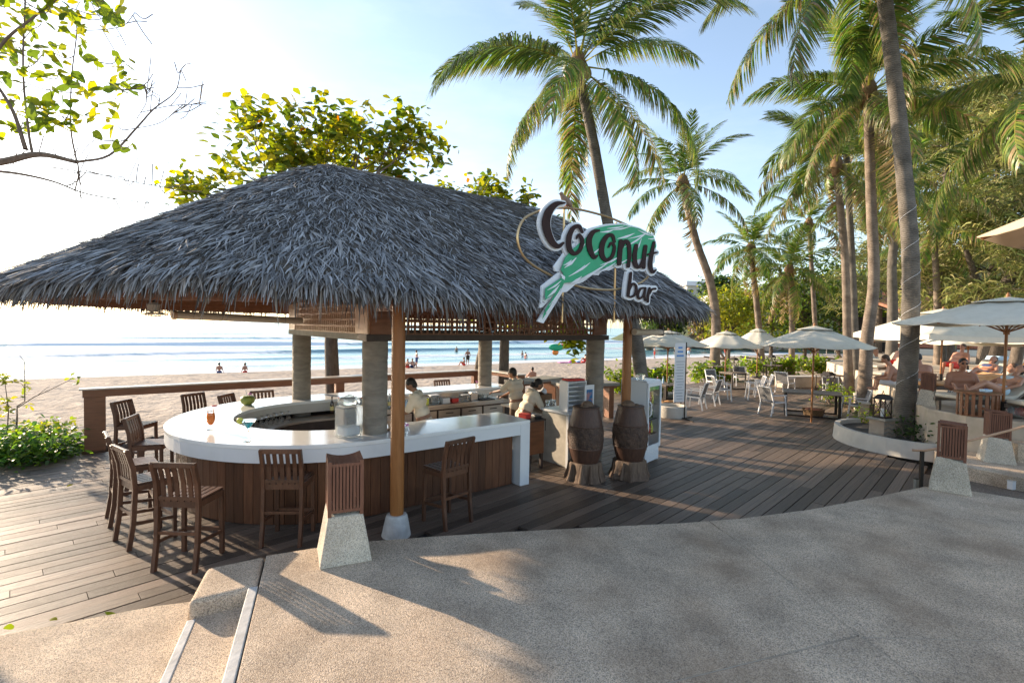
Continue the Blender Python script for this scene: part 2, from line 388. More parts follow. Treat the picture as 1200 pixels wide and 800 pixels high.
M['palm_bark'] = ringed('palm_bark', (.10, .075, .058), (.31, .25, .20))
M['palm_bark_grey'] = ringed('palm_bark_grey', (.075, .066, .056), (.215, .19, .162))
M['fibre'] = mat('palm_fibre', (.13, .075, .035), (.25, .16, .085), rough=.95, scale=8, stretch=(4, 4, 1), bump=.8)
M['coconut'] = mat('coconut', (.17, .13, .03), (.30, .24, .07), rough=.5, scale=4)
M['terracotta'] = mat('terracotta_roof', (.26, .10, .065), (.38, .17, .11), rough=.85, scale=2, stretch=(6, 1, 1), bump=.4)
M['wall_white'] = mat('white_wall', (.62, .58, .52), (.70, .66, .60), rough=.85, scale=1)
M['dark_opening'] = mat('dark_opening', (.02, .02, .02), rough=.6)
M['blind'] = mat('rolled_blind', (.50, .42, .33), (.60, .52, .43), rough=.8, scale=6, stretch=(1, 8, 8))
# ================================================================== SETTING
SH0 = Vector((-33, 35)); SHT = Vector((.83, .557)); SHN = Vector((.557, -.83))       # shoreline: point, along, inland
def vnoise(x, y, seed=0):
    s = 0
    for i, (fx, fy, p) in enumerate(((1.0, .7, .3), (-.6, 1.3, 1.7), (1.9, -1.1, 4.1), (2.7, 2.3, .9))):
        s = s + np.sin(x * fx + y * fy + p + seed * (1.3 + i)) / (1 + i * .6)
    return s / 2.4
def graded(lo, hi, a, b, step, grow=1.25):
    L = list(np.arange(a, b + step * .5, step)); s = step; x = a
    left = []
    while x > lo: s *= grow; x -= s; left.append(x)
    s = step; x = L[-1]
    while x < hi: s *= grow; x += s; L.append(x)
    return np.array(left[::-1] + L)
def sheet(name, xs, ys, zfun, m, smooth=True, cfun=None, xy=None):
    X, Y = np.meshgrid(xs, ys); X = X.ravel(); Y = Y.ravel()
    Z = zfun(X, Y)
    if xy: WX, WY = xy(X, Y)
    else: WX, WY = X, Y
    V = np.stack([WX, WY, Z], 1); nx, ny = len(xs), len(ys)
    i = (np.arange(ny - 1)[:, None] * nx + np.arange(nx - 1)[None, :]).ravel()
    Q = np.stack([i, i + 1, i + 1 + nx, i + nx], 1)
    cc = None
    if cfun is not None:
        f = cfun(X, Y); cc = f[Q].mean(1)[:, None].repeat(3, 1)
    me = np_mesh(name, V, Q, cc, m, smooth)
    o = bpy.data.objects.new(name, me); link(o); tag(o, kind='structure'); return o
def shore_d(X, Y): return (X - SH0.x) * SHN.x + (Y - SH0.y) * SHN.y
def sand_z(X, Y):
    d = shore_d(X, Y)
    base = np.where(d > 0, np.minimum(-1.6 + d * .045, -.38 + np.minimum(d * .0005, .02)), np.maximum(-1.6 + d * .05, -9))
    near = np.exp(-((X / 70) ** 2 + ((Y - 30) / 55) ** 2))
    bump = (vnoise(X * 1.7, Y * 1.7) * .05 + vnoise(X * 4.1, Y * 3.7, 3) * .06 + vnoise(X * 6.3, Y * 5.9, 4) * .04 + vnoise(X * .5, Y * .5, 5) * .06) * near * np.clip(d / 4, 0, 1)
    return base + bump
sheet('beach_ground', graded(-4000, 4000, -40, 60, .5), graded(-3000, 5000, 4, 75, .5), sand_z, M['sand'])

def sea_material():
    m = bpy.data.materials.new('sea_water'); m.use_nodes = True; nt = m.node_tree; P = nt.nodes['Principled BSDF']
    g = nd(nt, 'ShaderNodeNewGeometry')
    at = nd(nt, 'ShaderNodeVertexColor'); at.layer_name = 'Col'
    nz = nd(nt, 'ShaderNodeTexNoise'); nz.inputs['Scale'].default_value = .55; nz.inputs['Detail'].default_value = 9; nz.inputs['Roughness'].default_value = .7
    mp = nd(nt, 'ShaderNodeMapping'); mp.inputs['Rotation'].default_value = (0, 0, -math.atan2(SHT.y, SHT.x)); mp.inputs['Scale'].default_value = (.35, 1.0, 1)
    nt.links.new(g.outputs['Position'], mp.inputs[0]); nt.links.new(mp.outputs[0], nz.inputs['Vector'])
    ad = nd(nt, 'ShaderNodeMath', operation='ADD'); nt.links.new(nz.outputs['Fac'], ad.inputs[0]); nt.links.new(at.outputs[0], ad.inputs[1])
    mr = nd(nt, 'ShaderNodeMapRange'); mr.inputs[1].default_value = .78; mr.inputs[2].default_value = 1.0; nt.links.new(ad.outputs[0], mr.inputs[0])
    mx = nd(nt, 'ShaderNodeMix', data_type='RGBA'); nt.links.new(mr.outputs[0], mx.inputs[0])
    mx.inputs[6].default_value = (.10, .24, .27, 1); mx.inputs[7].default_value = (.80, .82, .83, 1)
    nt.links.new(mx.outputs[2], P.inputs['Base Color'])
    rr = nd(nt, 'ShaderNodeMapRange'); rr.inputs[3].default_value = .22; rr.inputs[4].default_value = .75
    nt.links.new(mr.outputs[0], rr.inputs[0]); nt.links.new(rr.outputs[0], P.inputs['Roughness'])
    b1 = nd(nt, 'ShaderNodeTexNoise'); b1.inputs['Scale'].default_value = .9; b1.inputs['Detail'].default_value = 8
    nt.links.new(mp.outputs[0], b1.inputs['Vector'])
    bp = nd(nt, 'ShaderNodeBump'); bp.inputs['Strength'].default_value = .6; bp.inputs['Distance'].default_value = .25
    nt.links.new(b1.outputs['Fac'], bp.inputs['Height']); nt.links.new(bp.outputs[0], P.inputs['Normal'])
    P.inputs['IOR'].default_value = 1.33
    return m
M['sea'] = sea_material()
CR = [(-6, .16, 1.2), (-15, .2, 1.6), (-27, .55, 1.8), (-53, .75, 2.2), (-92, .6, 4), (-140, .5, 5)]
def sea_xy(a, d): return SH0.x + a * SHT.x + d * SHN.x, SH0.y + a * SHT.y + d * SHN.y
def crest(a, d, c): return d - (c + vnoise(a * .035, a * .011, c) * 3.5)
def sea_z(a, d):
    z = np.full(a.shape, -1.6)
    for c, h, w in CR:
        q = crest(a, d, c); amp = h * (.65 + .45 * vnoise(a * .06, a * .02, c * 2))
        z = z + amp * np.where(q > 0, np.exp(-(q / (w * .5)) ** 2), np.exp(-(q / (w * 1.4)) ** 2))
    return z
def sea_foam(a, d):
    f = np.zeros(a.shape)
    for c, h, w in CR:
        q = crest(a, d, c); on = np.clip(.55 + vnoise(a * .05, a * .03, c * 3) * .9, 0, 1)
        tail = np.where(q > -.3, np.exp(-np.maximum(q, 0) / (3.0 + h * 8)), 0)
        f = np.maximum(f, tail * on * (.75 if c > -60 else .5))
    f = np.maximum(f, np.exp(-np.abs(d + 1.5) / 2.2) * .75)
    return f
sheet('sea_water', graded(-6000, 6000, -45, 190, 1.1), graded(-9000, 2.6, -150, 2.6, .45), sea_z, M['sea'], cfun=sea_foam, xy=sea_xy)

# ---- deck of boards
DA = R(45.5); DT = Vector((math.cos(DA), math.sin(DA))); DP = Vector((-math.sin(DA), math.cos(DA)))
k1 = K(11, 6.45)
deck_poly = [(-15, 6.2), (-9.3, 8.75), (-8.75, 9.55), (k1.x, k1.y), (5.0, 21.2), (8, 24), (14, 27.5), (24, 31), (24, 22), (14.0, 13.6), (12.5, 13.2), (10.9, 13.9), (8.9, 12.9), (8.2, 10.6), (8.5, 9.9), (6.45, 7.6), (6.0, 4.0), (-1.0, 3.2), (-4, 2.6), (-15, 2.6)]
deck = MB().prism([(p[0], p[1]) for p in deck_poly], -.30, -.045).build('deck_floor', M['gap_shadow']); tag(deck, kind='structure')
def clip_row(p):
    xs = []
    n = len(deck_poly)
    for i in range(n):
        a, b = Vector(deck_poly[i]), Vector(deck_poly[(i + 1) % n])
        pa, pb = a.dot(DP) - p, b.dot(DP) - p
        if pa * pb < 0: xs.append((a + (b - a) * (pa / (pa - pb))).dot(DT))
    xs.sort(); return [(xs[i], xs[i + 1]) for i in range(0, len(xs) - 1, 2)]
BW = .18
unit_board = MB().box((0, 0, -.5), (1, 1, 1)).mesh('board', M['deck'])
cands = []
p = -6.0
while p < 16.5:
    for s0, s1 in clip_row(p):
        s = s0
        while s < s1 - .05:
            L = rng.choice((1.6, 2.4, 3.0, 3.6, 4.2)); e = min(s + L, s1)
            if s1 - e < .5: e = s1
            c = DT * ((s + e) / 2) + DP * p
            cands.append((p, s, e, c)); s = e
    p += BW
def seen(c):
    if c.y < 2.5: return 1e6
    r = abs(c.x) / c.y
    hid = 0
    if c.y < 5.6 + .1 * c.x and c.x > -2.3: hid = 1000          # under the terrace
    return c.length + (0 if r < 1.12 else 500) + hid
cands.sort(key=lambda q: seen(q[3]))
rest = MB()
for i, (p, s, e, c) in enumerate(cands):
    jig = rng.uniform(-.003, .003)
    if i < 290:
        o = bpy.data.objects.new('board', unit_board); link(o, deck)
        o.location = (c.x, c.y, jig); o.rotation_euler = (0, 0, DA); o.scale = (e - s - .006, BW - .013, .04)
    elif seen(c) < 900:
        g = rng.uniform(.55, 1.5); rest.cur = (g, g * .99, g * .97)
        rest.box(((s + e) / 2, p, -.02 + jig), (e - s - .006, BW - .013, .04))
rb = rest.build('far_boards', M['deck_far'], deck); rb.rotation_euler = (0, 0, DA); tag(rb, kind='stuff')

# ---- pebble terrace, cut into slabs by joints
TZ = .34
edge = [(-2.44, 4.92), (-2.05, 5.10), (-1.48, 5.30), (-.7, 5.47), (.04, 5.61), (1.05, 5.78), (2.11, 5.95), (2.92, 6.13), (3.98, 6.48), (5.14, 6.98), (6.39, 7.55), (6.96, 7.36), (7.37, 7.03), (8.6, 6.0), (13, 3.5), (13, -6), (1.75, -6), (-1.76, 3.15)]
def slab_mesh(poly, z0, z1, cuts):
    """cuts: list of (point, normal): keep the side the normal points away from"""
    bm = bmesh.new(); vs = [bm.verts.new((p[0], p[1], z1)) for p in poly]; bm.faces.new(vs)
    for co, no in cuts:
        g = bm.verts[:] + bm.edges[:] + bm.faces[:]
        bmesh.ops.bisect_plane(bm, geom=g, plane_co=(*co, z1), plane_no=(*no, 0), clear_outer=True)
    if not bm.faces: bm.free(); return None
    r = bmesh.ops.extrude_face_region(bm, geom=bm.faces[:])
    bmesh.ops.translate(bm, verts=[e for e in r['geom'] if isinstance(e, bmesh.types.BMVert)], vec=(0, 0, z0 - z1))
    bmesh.ops.recalc_face_normals(bm, faces=bm.faces[:])
    me = bpy.data.meshes.new('slab'); bm.to_mesh(me); bm.free(); return me
terrace = MB().prism([(p[0], p[1]) for p in [(x * .999, y - .012) for x, y in edge]], .0, TZ - .02).build('terrace_ground', M['gap_shadow']); tag(terrace, kind='structure')
jA = Vector((2.50, 5.75)); jAe = Vector((2.82, 3.2)); ta = (jAe - jA).normalized(); na = Vector((-ta.y, ta.x))
jB0 = Vector((1.06, 3.22)); jB = Vector((2.68, 3.76)); tb = (jB - jB0).normalized(); nb = Vector((-tb.y, tb.x))
jC = Vector((4.0, 3.74)); tcv = (jC - jB).normalized(); nc = Vector((-tcv.y, tcv.x))
gap = .005
quads = [  # (which side of A, which line, side)
    ([(jA + na * -gap, na), (jB + nb * gap, -nb)]), ([(jA + na * -gap, na), (jB - nb * gap, nb)]),
    ([(jA + na * gap, -na), (jB + nc * gap, -nc)]), ([(jA + na * gap, -na), (jB - nc * gap, nc)])]
for q in quads:
    me = slab_mesh(edge, .02, TZ, q)
    if me:
        me.materials.append(M['agg']); o = bpy.data.objects.new('slab', me); link(o, terrace); bev(o, .012)
MB().bar((*(jA - ta * .02), TZ - .008), (*(jA + ta * 6), TZ - .008), .009, .006).build('joint_filler', M['plaster'], terrace)
MB().bar((*(jB0 - tb * 3), TZ - .008), (*jB, TZ - .008), .009, .006).build('joint_filler', M['plaster'], terrace)
MB().bar((*jB, TZ - .008), (*(jB + tcv * 6), TZ - .008), .009, .006).build('joint_filler', M['plaster'], terrace)

# ---- steps: raised cheek block, one tread, lower landing, with strip nosings
sdir = Vector((-2.44 + 1.76, 4.92 - 3.15)).normalized(); sn = Vector((-sdir.y, sdir.x))      # along the strip, to the left of it
A0 = Vector((-2.44, 4.92))
def sp(along, left): q = A0 + sdir * along + sn * left; return (q.x, q.y)
stairs = thing('terrace_steps', 'pebble concrete steps with pale strip nosings leading down to the deck', 'steps')
blk = MB().prism([sp(.0, .012), sp(-.10, .50), sp(-.72, .52), sp(-.62, .012)], .0, TZ + .002).build('cheek_block', M['agg'], stairs); bev(blk, .045, 4)
tr = MB().prism([sp(-.60, .0), sp(-.66, .49), sp(-6, .44), sp(-6, .0)], .0, .19).build('tread', M['agg'], stairs); bev(tr, .01)
MB().prism([sp(-.625, .006), sp(-.625, .085), sp(-6, .085), sp(-6, .006)], .186, .345).build('nosing', M['nosing'], stairs, bevel=.008)
MB().prism([sp(-.73, .46), sp(-.73, .525), sp(-6, .505), sp(-6, .44)], .03, .196).build('nosing', M['nosing'], stairs, bevel=.008)
pad_pts = [sp(-.7, .53), sp(-.45, .53)]
pad = MB().prism([sp(-.72, .53), (-2.98, 4.60), (-3.3, 4.50), (-4.22, 4.05), (-5.2, 3.45), (-7, 2.0), (-6, -4), sp(-6, .5)], -.02, .045).build('step_landing', M['agg'])
bev(pad, .015); tag(pad, kind='structure')

# ---- right hand levels: channel browned for its shade, landing with second bollard, sunbed terrace
SZ = 1.05
chan = MB().prism([(6.5, 7.5), (7.0, 7.3), (8.6, 5.9), (13, 3.3), (14, 6), (10.6, 8.0), (9.0, 8.6), (7.9, 9.2)], -.05, .13).build('lower_path', M['agg_shaded']); tag(chan, kind='structure')
land = MB().prism([(7.95, 8.75), (8.3, 8.1), (10.4, 6.9), (14, 5.2), (14, 9), (9.1, 10.4), (8.45, 9.8)], -.05, .36).build('upper_path', M['agg']); bev(land, .015); tag(land, kind='structure')
sun_edge = [(11.9, 15.6), (10.6, 13.3), (9.75, 12.0), (9.1, 10.75), (9.15, 9.9), (9.35, 9.45), (10.2, 8.9), (14, 7.3), (45, 3), (70, 40), (30, 42), (17.2, 27), (13.9, 19)]
sb = MB().prism(sun_edge, -.3, SZ).build('sunbed_terrace', M['plaster']); bev(sb, .03, 3); tag(sb, kind='structure')
stp = MB().prism([(9.3, 9.0), (10.2, 8.55), (13.5, 7.0), (13.9, 7.3), (10.2, 8.95), (9.35, 9.4)], .2, .70).build('terrace_stair', M['agg']); tag(stp, kind='structure')

# ---- headland
def hill_z(X, Y):
    a = np.clip((X - 30) / 60, 0, 1)
    h = 23 * np.clip(a, 0, 1) ** .75 * np.exp(-((Y - (150 + X * .12)) / 42) ** 2)
    h = h * np.clip((X - 30) / 12, 0, 1)
    h = h + 30 * np.clip((X - 100) / 120, 0, 1) * np.exp(-((Y - 190) / 70) ** 2)
    return -3.5 + h + np.clip(h / 3, 0, 1) * vnoise(X * .16, Y * .15) * 1.6
sheet('headland_hill', np.arange(24, 420, 4.0), np.arange(70, 330, 4.0), hill_z, M['hill'])
# ================================================================== BAR PAVILION (local frame: x along the front, y towards the sea)
pav = thing('bar_pavilion', 'open beach bar pavilion with a shaggy grey palm thatch roof', 'pavilion', KN, KA)
SL, SW = 4.64, 3.94                      # column grid
CY = SW / 2
for (cx, cy) in ((0, 0), (SL, 0), (0, SW), (SL, SW)):
    prof = [(.185, 0)]; z = 0
    while z < 2.44:
        h = rng.uniform(.12, .3); z2 = min(z + h, 2.44); r = rng.uniform(.179, .184)
        prof += [(r, z + .012), (r + .002, (z + z2) / 2), (r, z2 - .006), (r - .003, z2)]; z = z2
    MB().lathe(prof, 22, (cx, cy, 0)).build('column', M['column'], pav, True)
POSTS = [(-.14, -1.1), (4.62, -.83), (.35, 4.9), (5.08, 4.4)]
for (x, y) in POSTS:
    MB().lathe([(.085, .2), (.088, 1.5), (.083, 2.95)], 16, (x, y, 0)).build('post', M['post'], pav, True)
    MB().lathe([(.185, .0), (.18, .03), (.135, .25), (.12, .27), (.06, .275)], 14, (x, y, 0), lambda a, z: 1 + .03 * math.sin(3 * a + 5 * z)).build('post_footing', M['footing'], pav, True)
# beams, corner boxes and lattice
BZ = 2.44
def span(a, b, nm, w, h, zc, m): return MB().bar((*a, zc), (*b, zc), w, h).build(nm, m, pav)
hw = .2
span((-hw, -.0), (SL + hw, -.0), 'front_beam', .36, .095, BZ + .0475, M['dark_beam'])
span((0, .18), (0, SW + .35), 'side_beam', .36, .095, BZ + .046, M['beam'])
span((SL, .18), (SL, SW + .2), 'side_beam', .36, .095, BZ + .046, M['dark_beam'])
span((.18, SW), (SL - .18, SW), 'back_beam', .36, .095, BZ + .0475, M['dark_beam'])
def lattice(a, b, nrow, pitch, z0, off, m, solid=.22, end=.18):
    a, b = Vector(a), Vector(b); d = (b - a).normalized(); L = (b - a).length
    up = Vector((0, 0, 1)); n = Vector((d.y, -d.x, 0))
    mb = MB(); o = n * off
    t = end
    while t < L - end + .01:
        p = a + d * t + o; mb.bar((p.x, p.y, z0), (p.x, p.y, z0 + nrow * pitch), .032, .022, (d.x, d.y, 0)); t += pitch
    for r in range(nrow + 1):
        p, q = a + d * end + o, b - d * end + o; mb.bar((p.x, p.y, z0 + r * pitch), (q.x, q.y, z0 + r * pitch), .018, .03)
    x = mb.build('lattice_panel', m, pav); tag(x, kind='stuff')
    for s0, s1 in ((-.14, end), (L - end, L + .14)):
        p, q = a + d * s0 + o, a + d * s1 + o
        MB().bar((p.x, p.y, z0 + nrow * pitch / 2), (q.x, q.y, z0 + nrow * pitch / 2), .05, nrow * pitch).build('corner_board', m, pav)
ZL = BZ + .1
lattice((0, 0, 0), (SL, 0, 0), 5, .105, ZL, .15, M['fascia'], end=.24)
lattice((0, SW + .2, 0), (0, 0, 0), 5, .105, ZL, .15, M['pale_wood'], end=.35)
lattice((SL, SW, 0), (0, SW, 0), 5, .105, ZL, .15, M['fascia'])
lattice((SL, 0, 0), (SL, SW, 0), 5, .105, ZL, .15, M['fascia'])
# roof shell: rounded left end, hipped right end
RR = 4.05; XR = 5.42; RIDGE = 3.5; ZE, ZT = 3.12, 5.42
def eave_loop(n_arc=26, n_st=14):
    P_ = []
    for i in range(n_st): P_.append((4.9 * (1 - i / n_st), CY - RR))
    for i in range(n_arc + 1):
        a = -math.pi / 2 - math.pi * i / n_arc; P_.append((RR * math.cos(a), CY + RR * math.sin(a)))
    for i in range(1, n_st): P_.append((4.9 * i / n_st, CY + RR))
    for i in range(5):
        a = math.pi / 2 - math.pi / 2 * i / 4; P_.append((4.9 + .52 * math.cos(a), CY + RR - .52 + .52 * math.sin(a)))
    for i in range(1, 12): P_.append((XR, CY + (RR - .52) * (1 - 2 * i / 12)))
    for i in range(5):
        a = -math.pi / 2 * i / 4; P_.append((4.9 + .52 * math.cos(a), CY - RR + .52 + .52 * math.sin(a)))
    return np.array(P_)
EV = eave_loop()
def ridge_pt(p):
    return np.stack([np.clip(np.where(p[:, 0] > 4.9, RIDGE, p[:, 0] * RIDGE / 4.9), 0, RIDGE), np.full(len(p), CY)], 1)
RG = ridge_pt(EV)
PEX = np.where(EV[:, 0] > 4.5, 1.35, 1.16)
def roof_at(idx, t):
    """idx fractional loop index, t 0 at ridge .. 1 at eave"""
    n = len(EV); i0 = np.floor(idx).astype(int) % n; i1 = (i0 + 1) % n; f = (idx - np.floor(idx))[:, None]
    E_ = EV[i0] * (1 - f) + EV[i1] * f; G_ = RG[i0] * (1 - f) + RG[i1] * f
    p = PEX[i0] * (1 - f[:, 0]) + PEX[i1] * f[:, 0]
    xy = G_ + (E_ - G_) * t[:, None]
    sag = .05 * np.sin(xy[:, 0] * 1.1 + 1) * np.sin(xy[:, 1] * 1.3) * t
    z = ZT - (ZT - ZE) * np.power(np.maximum(t, 0), p) + sag
    return np.stack([xy[:, 0], xy[:, 1], z], 1)
nL = len(EV); ts = np.linspace(0, 1, 15)
V = np.concatenate([roof_at(np.arange(nL).astype(float), np.full(nL, t)) for t in ts])
Q = [(i * nL + k, i * nL + (k + 1) % nL, (i + 1) * nL + (k + 1) % nL, (i + 1) * nL + k) for i in range(14) for k in range(nL)]
shell_top = V.copy(); shell_top[:, 2] -= .04
o = bpy.data.objects.new('roof_shell', np_mesh('roof_shell', shell_top, Q, None, M['thatch_under'], True)); link(o, pav)
sol = o.modifiers.new('thick', 'SOLIDIFY'); sol.thickness = .16; sol.offset = 0
# thatch blades
def blades(n, tlo, thi, length, width, lift, droop, cols, fringe=False, courses=0):
    seg = np.linalg.norm(np.roll(EV, -1, 0) - EV, axis=1); cum = np.concatenate([[0], np.cumsum(seg)])
    if fringe: t = nrng.uniform(tlo, thi, n)
    else: t = np.sqrt(nrng.uniform(tlo ** 2, thi ** 2, n))
    if courses: t = np.clip((np.floor(t * courses) + .5 + nrng.normal(0, .22, n)) / courses, .015, 1)
    u = nrng.uniform(0, cum[-1], n); i = np.clip(np.searchsorted(cum, u) - 1, 0, nL - 1); idx = i + (u - cum[i]) / seg[i]
    # fewer blades on the sea side, which is never seen closely
    P0 = roof_at(idx, t); P1 = roof_at(idx, np.minimum(t + .03, 1.03)); N1 = roof_at((idx + .05) % nL, t)
    down = unit(P1 - P0); side = N1 - P0
    short = np.linalg.norm(side, axis=1) < 1e-4
    side[short] = np.cross(down[short], [0, 0, 1.]); side = unit(side)
    nor = np.cross(side, down); nor = unit(np.where(nor[:, 2:3] < 0, -nor, nor))
    Lk = length * nrng.uniform(.55, 1.35, n)[:, None]
    # clumps: neighbouring blades lean the same way
    swx = (vnoise(P0[:, 0] * 7, P0[:, 1] * 7 + P0[:, 2] * 3, 2) * .5 + nrng.normal(0, .30, n))[:, None]
    d = unit(down + side * swx + nor * (lift * nrng.uniform(.2, 1.6, n))[:, None])
    k = 4; pts = np.zeros((n, k, 3)); pts[:, 0] = P0 + nor * nrng.uniform(-.02, .05, n)[:, None]
    cur = d.copy(); dz = np.array([0, 0, -1.])
    for j in range(1, k):
        cur = unit(cur + dz * droop * nrng.uniform(.3, 1.2, n)[:, None] + side * nrng.normal(0, .10, n)[:, None])
        pts[:, j] = pts[:, j - 1] + cur * Lk / (k - 1)
    w = width * nrng.uniform(.5, 1.4, n)[:, None] * np.array([1, 1.05, .85, .22])[None, :]
    sd_ = unit(side + nor * nrng.normal(0, .45, n)[:, None])
    Vb, Qb = ribbons(pts, w, sd_)
    c = np.array(cols)[nrng.integers(0, len(cols), n)] * nrng.uniform(.6, 1.3, n)[:, None]
    return Vb, Qb, np.repeat(c, k - 1, 0)
TC = [(.30, .305, .32), (.21, .213, .222), (.38, .385, .40), (.12, .118, .12), (.26, .257, .26), (.32, .312, .305)]
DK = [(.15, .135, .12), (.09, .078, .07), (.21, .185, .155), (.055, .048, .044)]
parts = [blades(72000, .015, 1.0, .32, .0175, .20, .10, TC, courses=17), blades(42000, .02, 1.0, .28, .012, .30, .14, TC), blades(7000, .25, 1.0, .38, .027, .30, .2, TC, courses=11),
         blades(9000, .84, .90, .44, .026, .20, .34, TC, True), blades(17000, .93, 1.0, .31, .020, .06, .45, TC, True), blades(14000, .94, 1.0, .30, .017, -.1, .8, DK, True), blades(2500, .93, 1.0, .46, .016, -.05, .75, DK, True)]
Vs, Qs, Cs = [], [], []; off = 0
for a, b, c in parts:
    Vs.append(a); Qs.append(b + off); Cs.append(c); off += len(a)
o = bpy.data.objects.new('palm_thatch', np_mesh('palm_thatch', np.concatenate(Vs), np.concatenate(Qs), np.concatenate(Cs), M['thatch'])); link(o, pav); tag(o, kind='stuff')
# eave boards, purlins, rafters
def ring_pts(scale, z, step=1):
    G_ = RG; P_ = G_ + (EV - G_) * scale; return [(p[0], p[1], z) for p in P_[::step]]
for sc, z, w, h in ((.95, 2.96, .04, .14), (.91, 3.04, .05, .10), (.85, 3.12, .05, .10), (.78, 3.24, .05, .10)):
    pts = ring_pts(sc, z); mb = MB()
    for i in range(len(pts)): mb.bar(pts[i], pts[(i + 1) % len(pts)], w, h)
    mb.build('eave_board', M['fascia'], pav)
for i in range(0, nL, 3):
    a = roof_at(np.array([float(i)]), np.array([.18]))[0]; b = roof_at(np.array([float(i)]), np.array([.97]))[0]
    MB().bar((a[0], a[1], a[2] - .17), (b[0], b[1], b[2] - .17), .05, .09).build('rafter', M['fascia'], pav)
for (x0, y0, x1, y1) in ((-.14, -1.1, 4.62, -.83), (-.14, -1.1, .35, 4.9), (4.62, -.83, 5.08, 4.4), (.35, 4.9, 5.08, 4.4)):
    MB().bar((x0, y0, 2.93), (x1, y1, 2.93), .08, .14).build('wall_plate', M['fascia'], pav)
# rolled blind along the left and right openings
ra, rb_ = px(205, 369, 7.3), px(353, 376, 9.4); bl = thing('rolled_blind', 'rolled up tan bamboo blind under the rounded eave', 'blind', ra)
MB().tube([(0, 0, 0), rb_ - ra], .06, 12).build('roll', M['blind'], bl, True)
MB().tube([(-.02, -.03, 0), (.01, .01, 0)], .068, 12).build('end_cap', M['pale_wood'], bl, True)
bl2 = thing('rolled_blind', 'rolled up tan blind beside the post above the fridge', 'blind', K(4.6, -1.0, 2.62), KA)
MB().tube([(0, 0, 0), (.95, .1, .0)], .06, 12).build('roll', M['blind'], bl2, True)
MB().box((.97, .1, .03), (.05, .1, .2)).build('bracket', M['dark_beam'], bl2)
# wall fan under the left eave
fan = thing('wall_fan', 'small wire cage fan hanging under the thatched eave', 'fan', px(180, 361, 6.9) , 0)
MB().lathe([(.05, -.05), (.075, -.03), (.08, .05), (.05, .08)], 14).build('motor', M['pale_plaster'], fan, True)
MB().tube([(0, 0, .06), (.0, .02, .16)], .016, 8).build('bracket', M['iron'], fan)
mb = MB()
for rr, zz in ((.06, -.05), (.12, -.07), (.17, -.085), (.12, -.1), (.06, -.11)):
    pts = [(rr * math.cos(a) + .03, rr * math.sin(a), zz) for a in np.linspace(0, 2 * math.pi, 19)]; mb.tube(pts, .004, 4, False)
for a in np.linspace(0, 2 * math.pi, 12, False): mb.tube([(.03, 0, -.04), (.03 + .17 * math.cos(a), .17 * math.sin(a), -.085), (.03, 0, -.115)], .003, 4, False)
mb.build('cage', M['steel'], fan)
mb = MB()
for a in (0, 2.1, 4.2): mb.box((.03 + .07 * math.cos(a), .07 * math.sin(a), -.075), (.12, .06, .006), Matrix.Rotation(a, 3, 'Z') @ Matrix.Rotation(.4, 3, 'X'))
mb.build('blade', M['pale_plaster'], fan)
fl = thing('flood_lamp', 'small dark floodlight fixed under the thatch below the sign', 'lamp', px(698, 373, 7.4), KA)
MB().lathe([(.06, 0), (.13, .06), (.15, .09), (.14, .10)], 14).build('lamp_bowl', M['beam'], fl, True)
MB().tube([(0, 0, .08), (0, .1, .2)], .014, 6).build('bracket', M['iron'], fl)
# ================================================================== BAR COUNTER
bar = thing('bar_counter', 'U shaped bar with white stone top, white fascia and dark plank skirt', 'bar counter', KN, KA)
XE, XB = 2.56, 5.2
def u_path(r, xf, xb, n=36):
    P_ = [(xf, CY - r)] + [(xf * (1 - i / 4), CY - r) for i in range(1, 4)]
    for i in range(n + 1):
        a = -math.pi / 2 - math.pi * i / n; P_.append((r * math.cos(a), CY + r * math.sin(a)))
    P_ += [(xb * i / 4, CY + r) for i in range(1, 4)] + [(xb, CY + r)]
    return P_
def ring_solid(ro, ri, z0, z1, xf=XE, xb=XB):
    A, B = u_path(ro, xf, xb), u_path(ri, xf, xb); n = len(A); mb = MB()
    vs = [(x, y, z1) for x, y in A] + [(x, y, z1) for x, y in B] + [(x, y, z0) for x, y in A] + [(x, y, z0) for x, y in B]
    fs = []
    for i in range(n - 1):
        fs += [(i, i + 1, n + i + 1, n + i), (2 * n + i + 1, 2 * n + i, 3 * n + i, 3 * n + i + 1), (i + 1, i, 2 * n + i, 2 * n + i + 1), (n + i, n + i + 1, 3 * n + i + 1, 3 * n + i)]
    fs += [(0, n, 3 * n, 2 * n), (2 * n - 1, n - 1, 3 * n - 1, 4 * n - 1)]
    return mb.add(vs, fs)
RO, RI = 2.45, 1.52
o = ring_solid(RO, RI, 1.045, 1.10).build('counter_top', M['white'], bar); bev(o, .006)
ring_solid(RO - .008, RO - .04, .865, 1.043, XE - .01).build('fascia', M['white_fascia'], bar)
ring_solid(RI + .05, RI + .012, .87, 1.043, XE - .01).build('inner_fascia', M['pale_plaster'], bar)
MB().box((XE - .10, CY - (RO + RI) / 2, .52), (.20, RO - RI - .004, 1.04)).build('end_panel', M['white_fascia'], bar, bevel=.004)
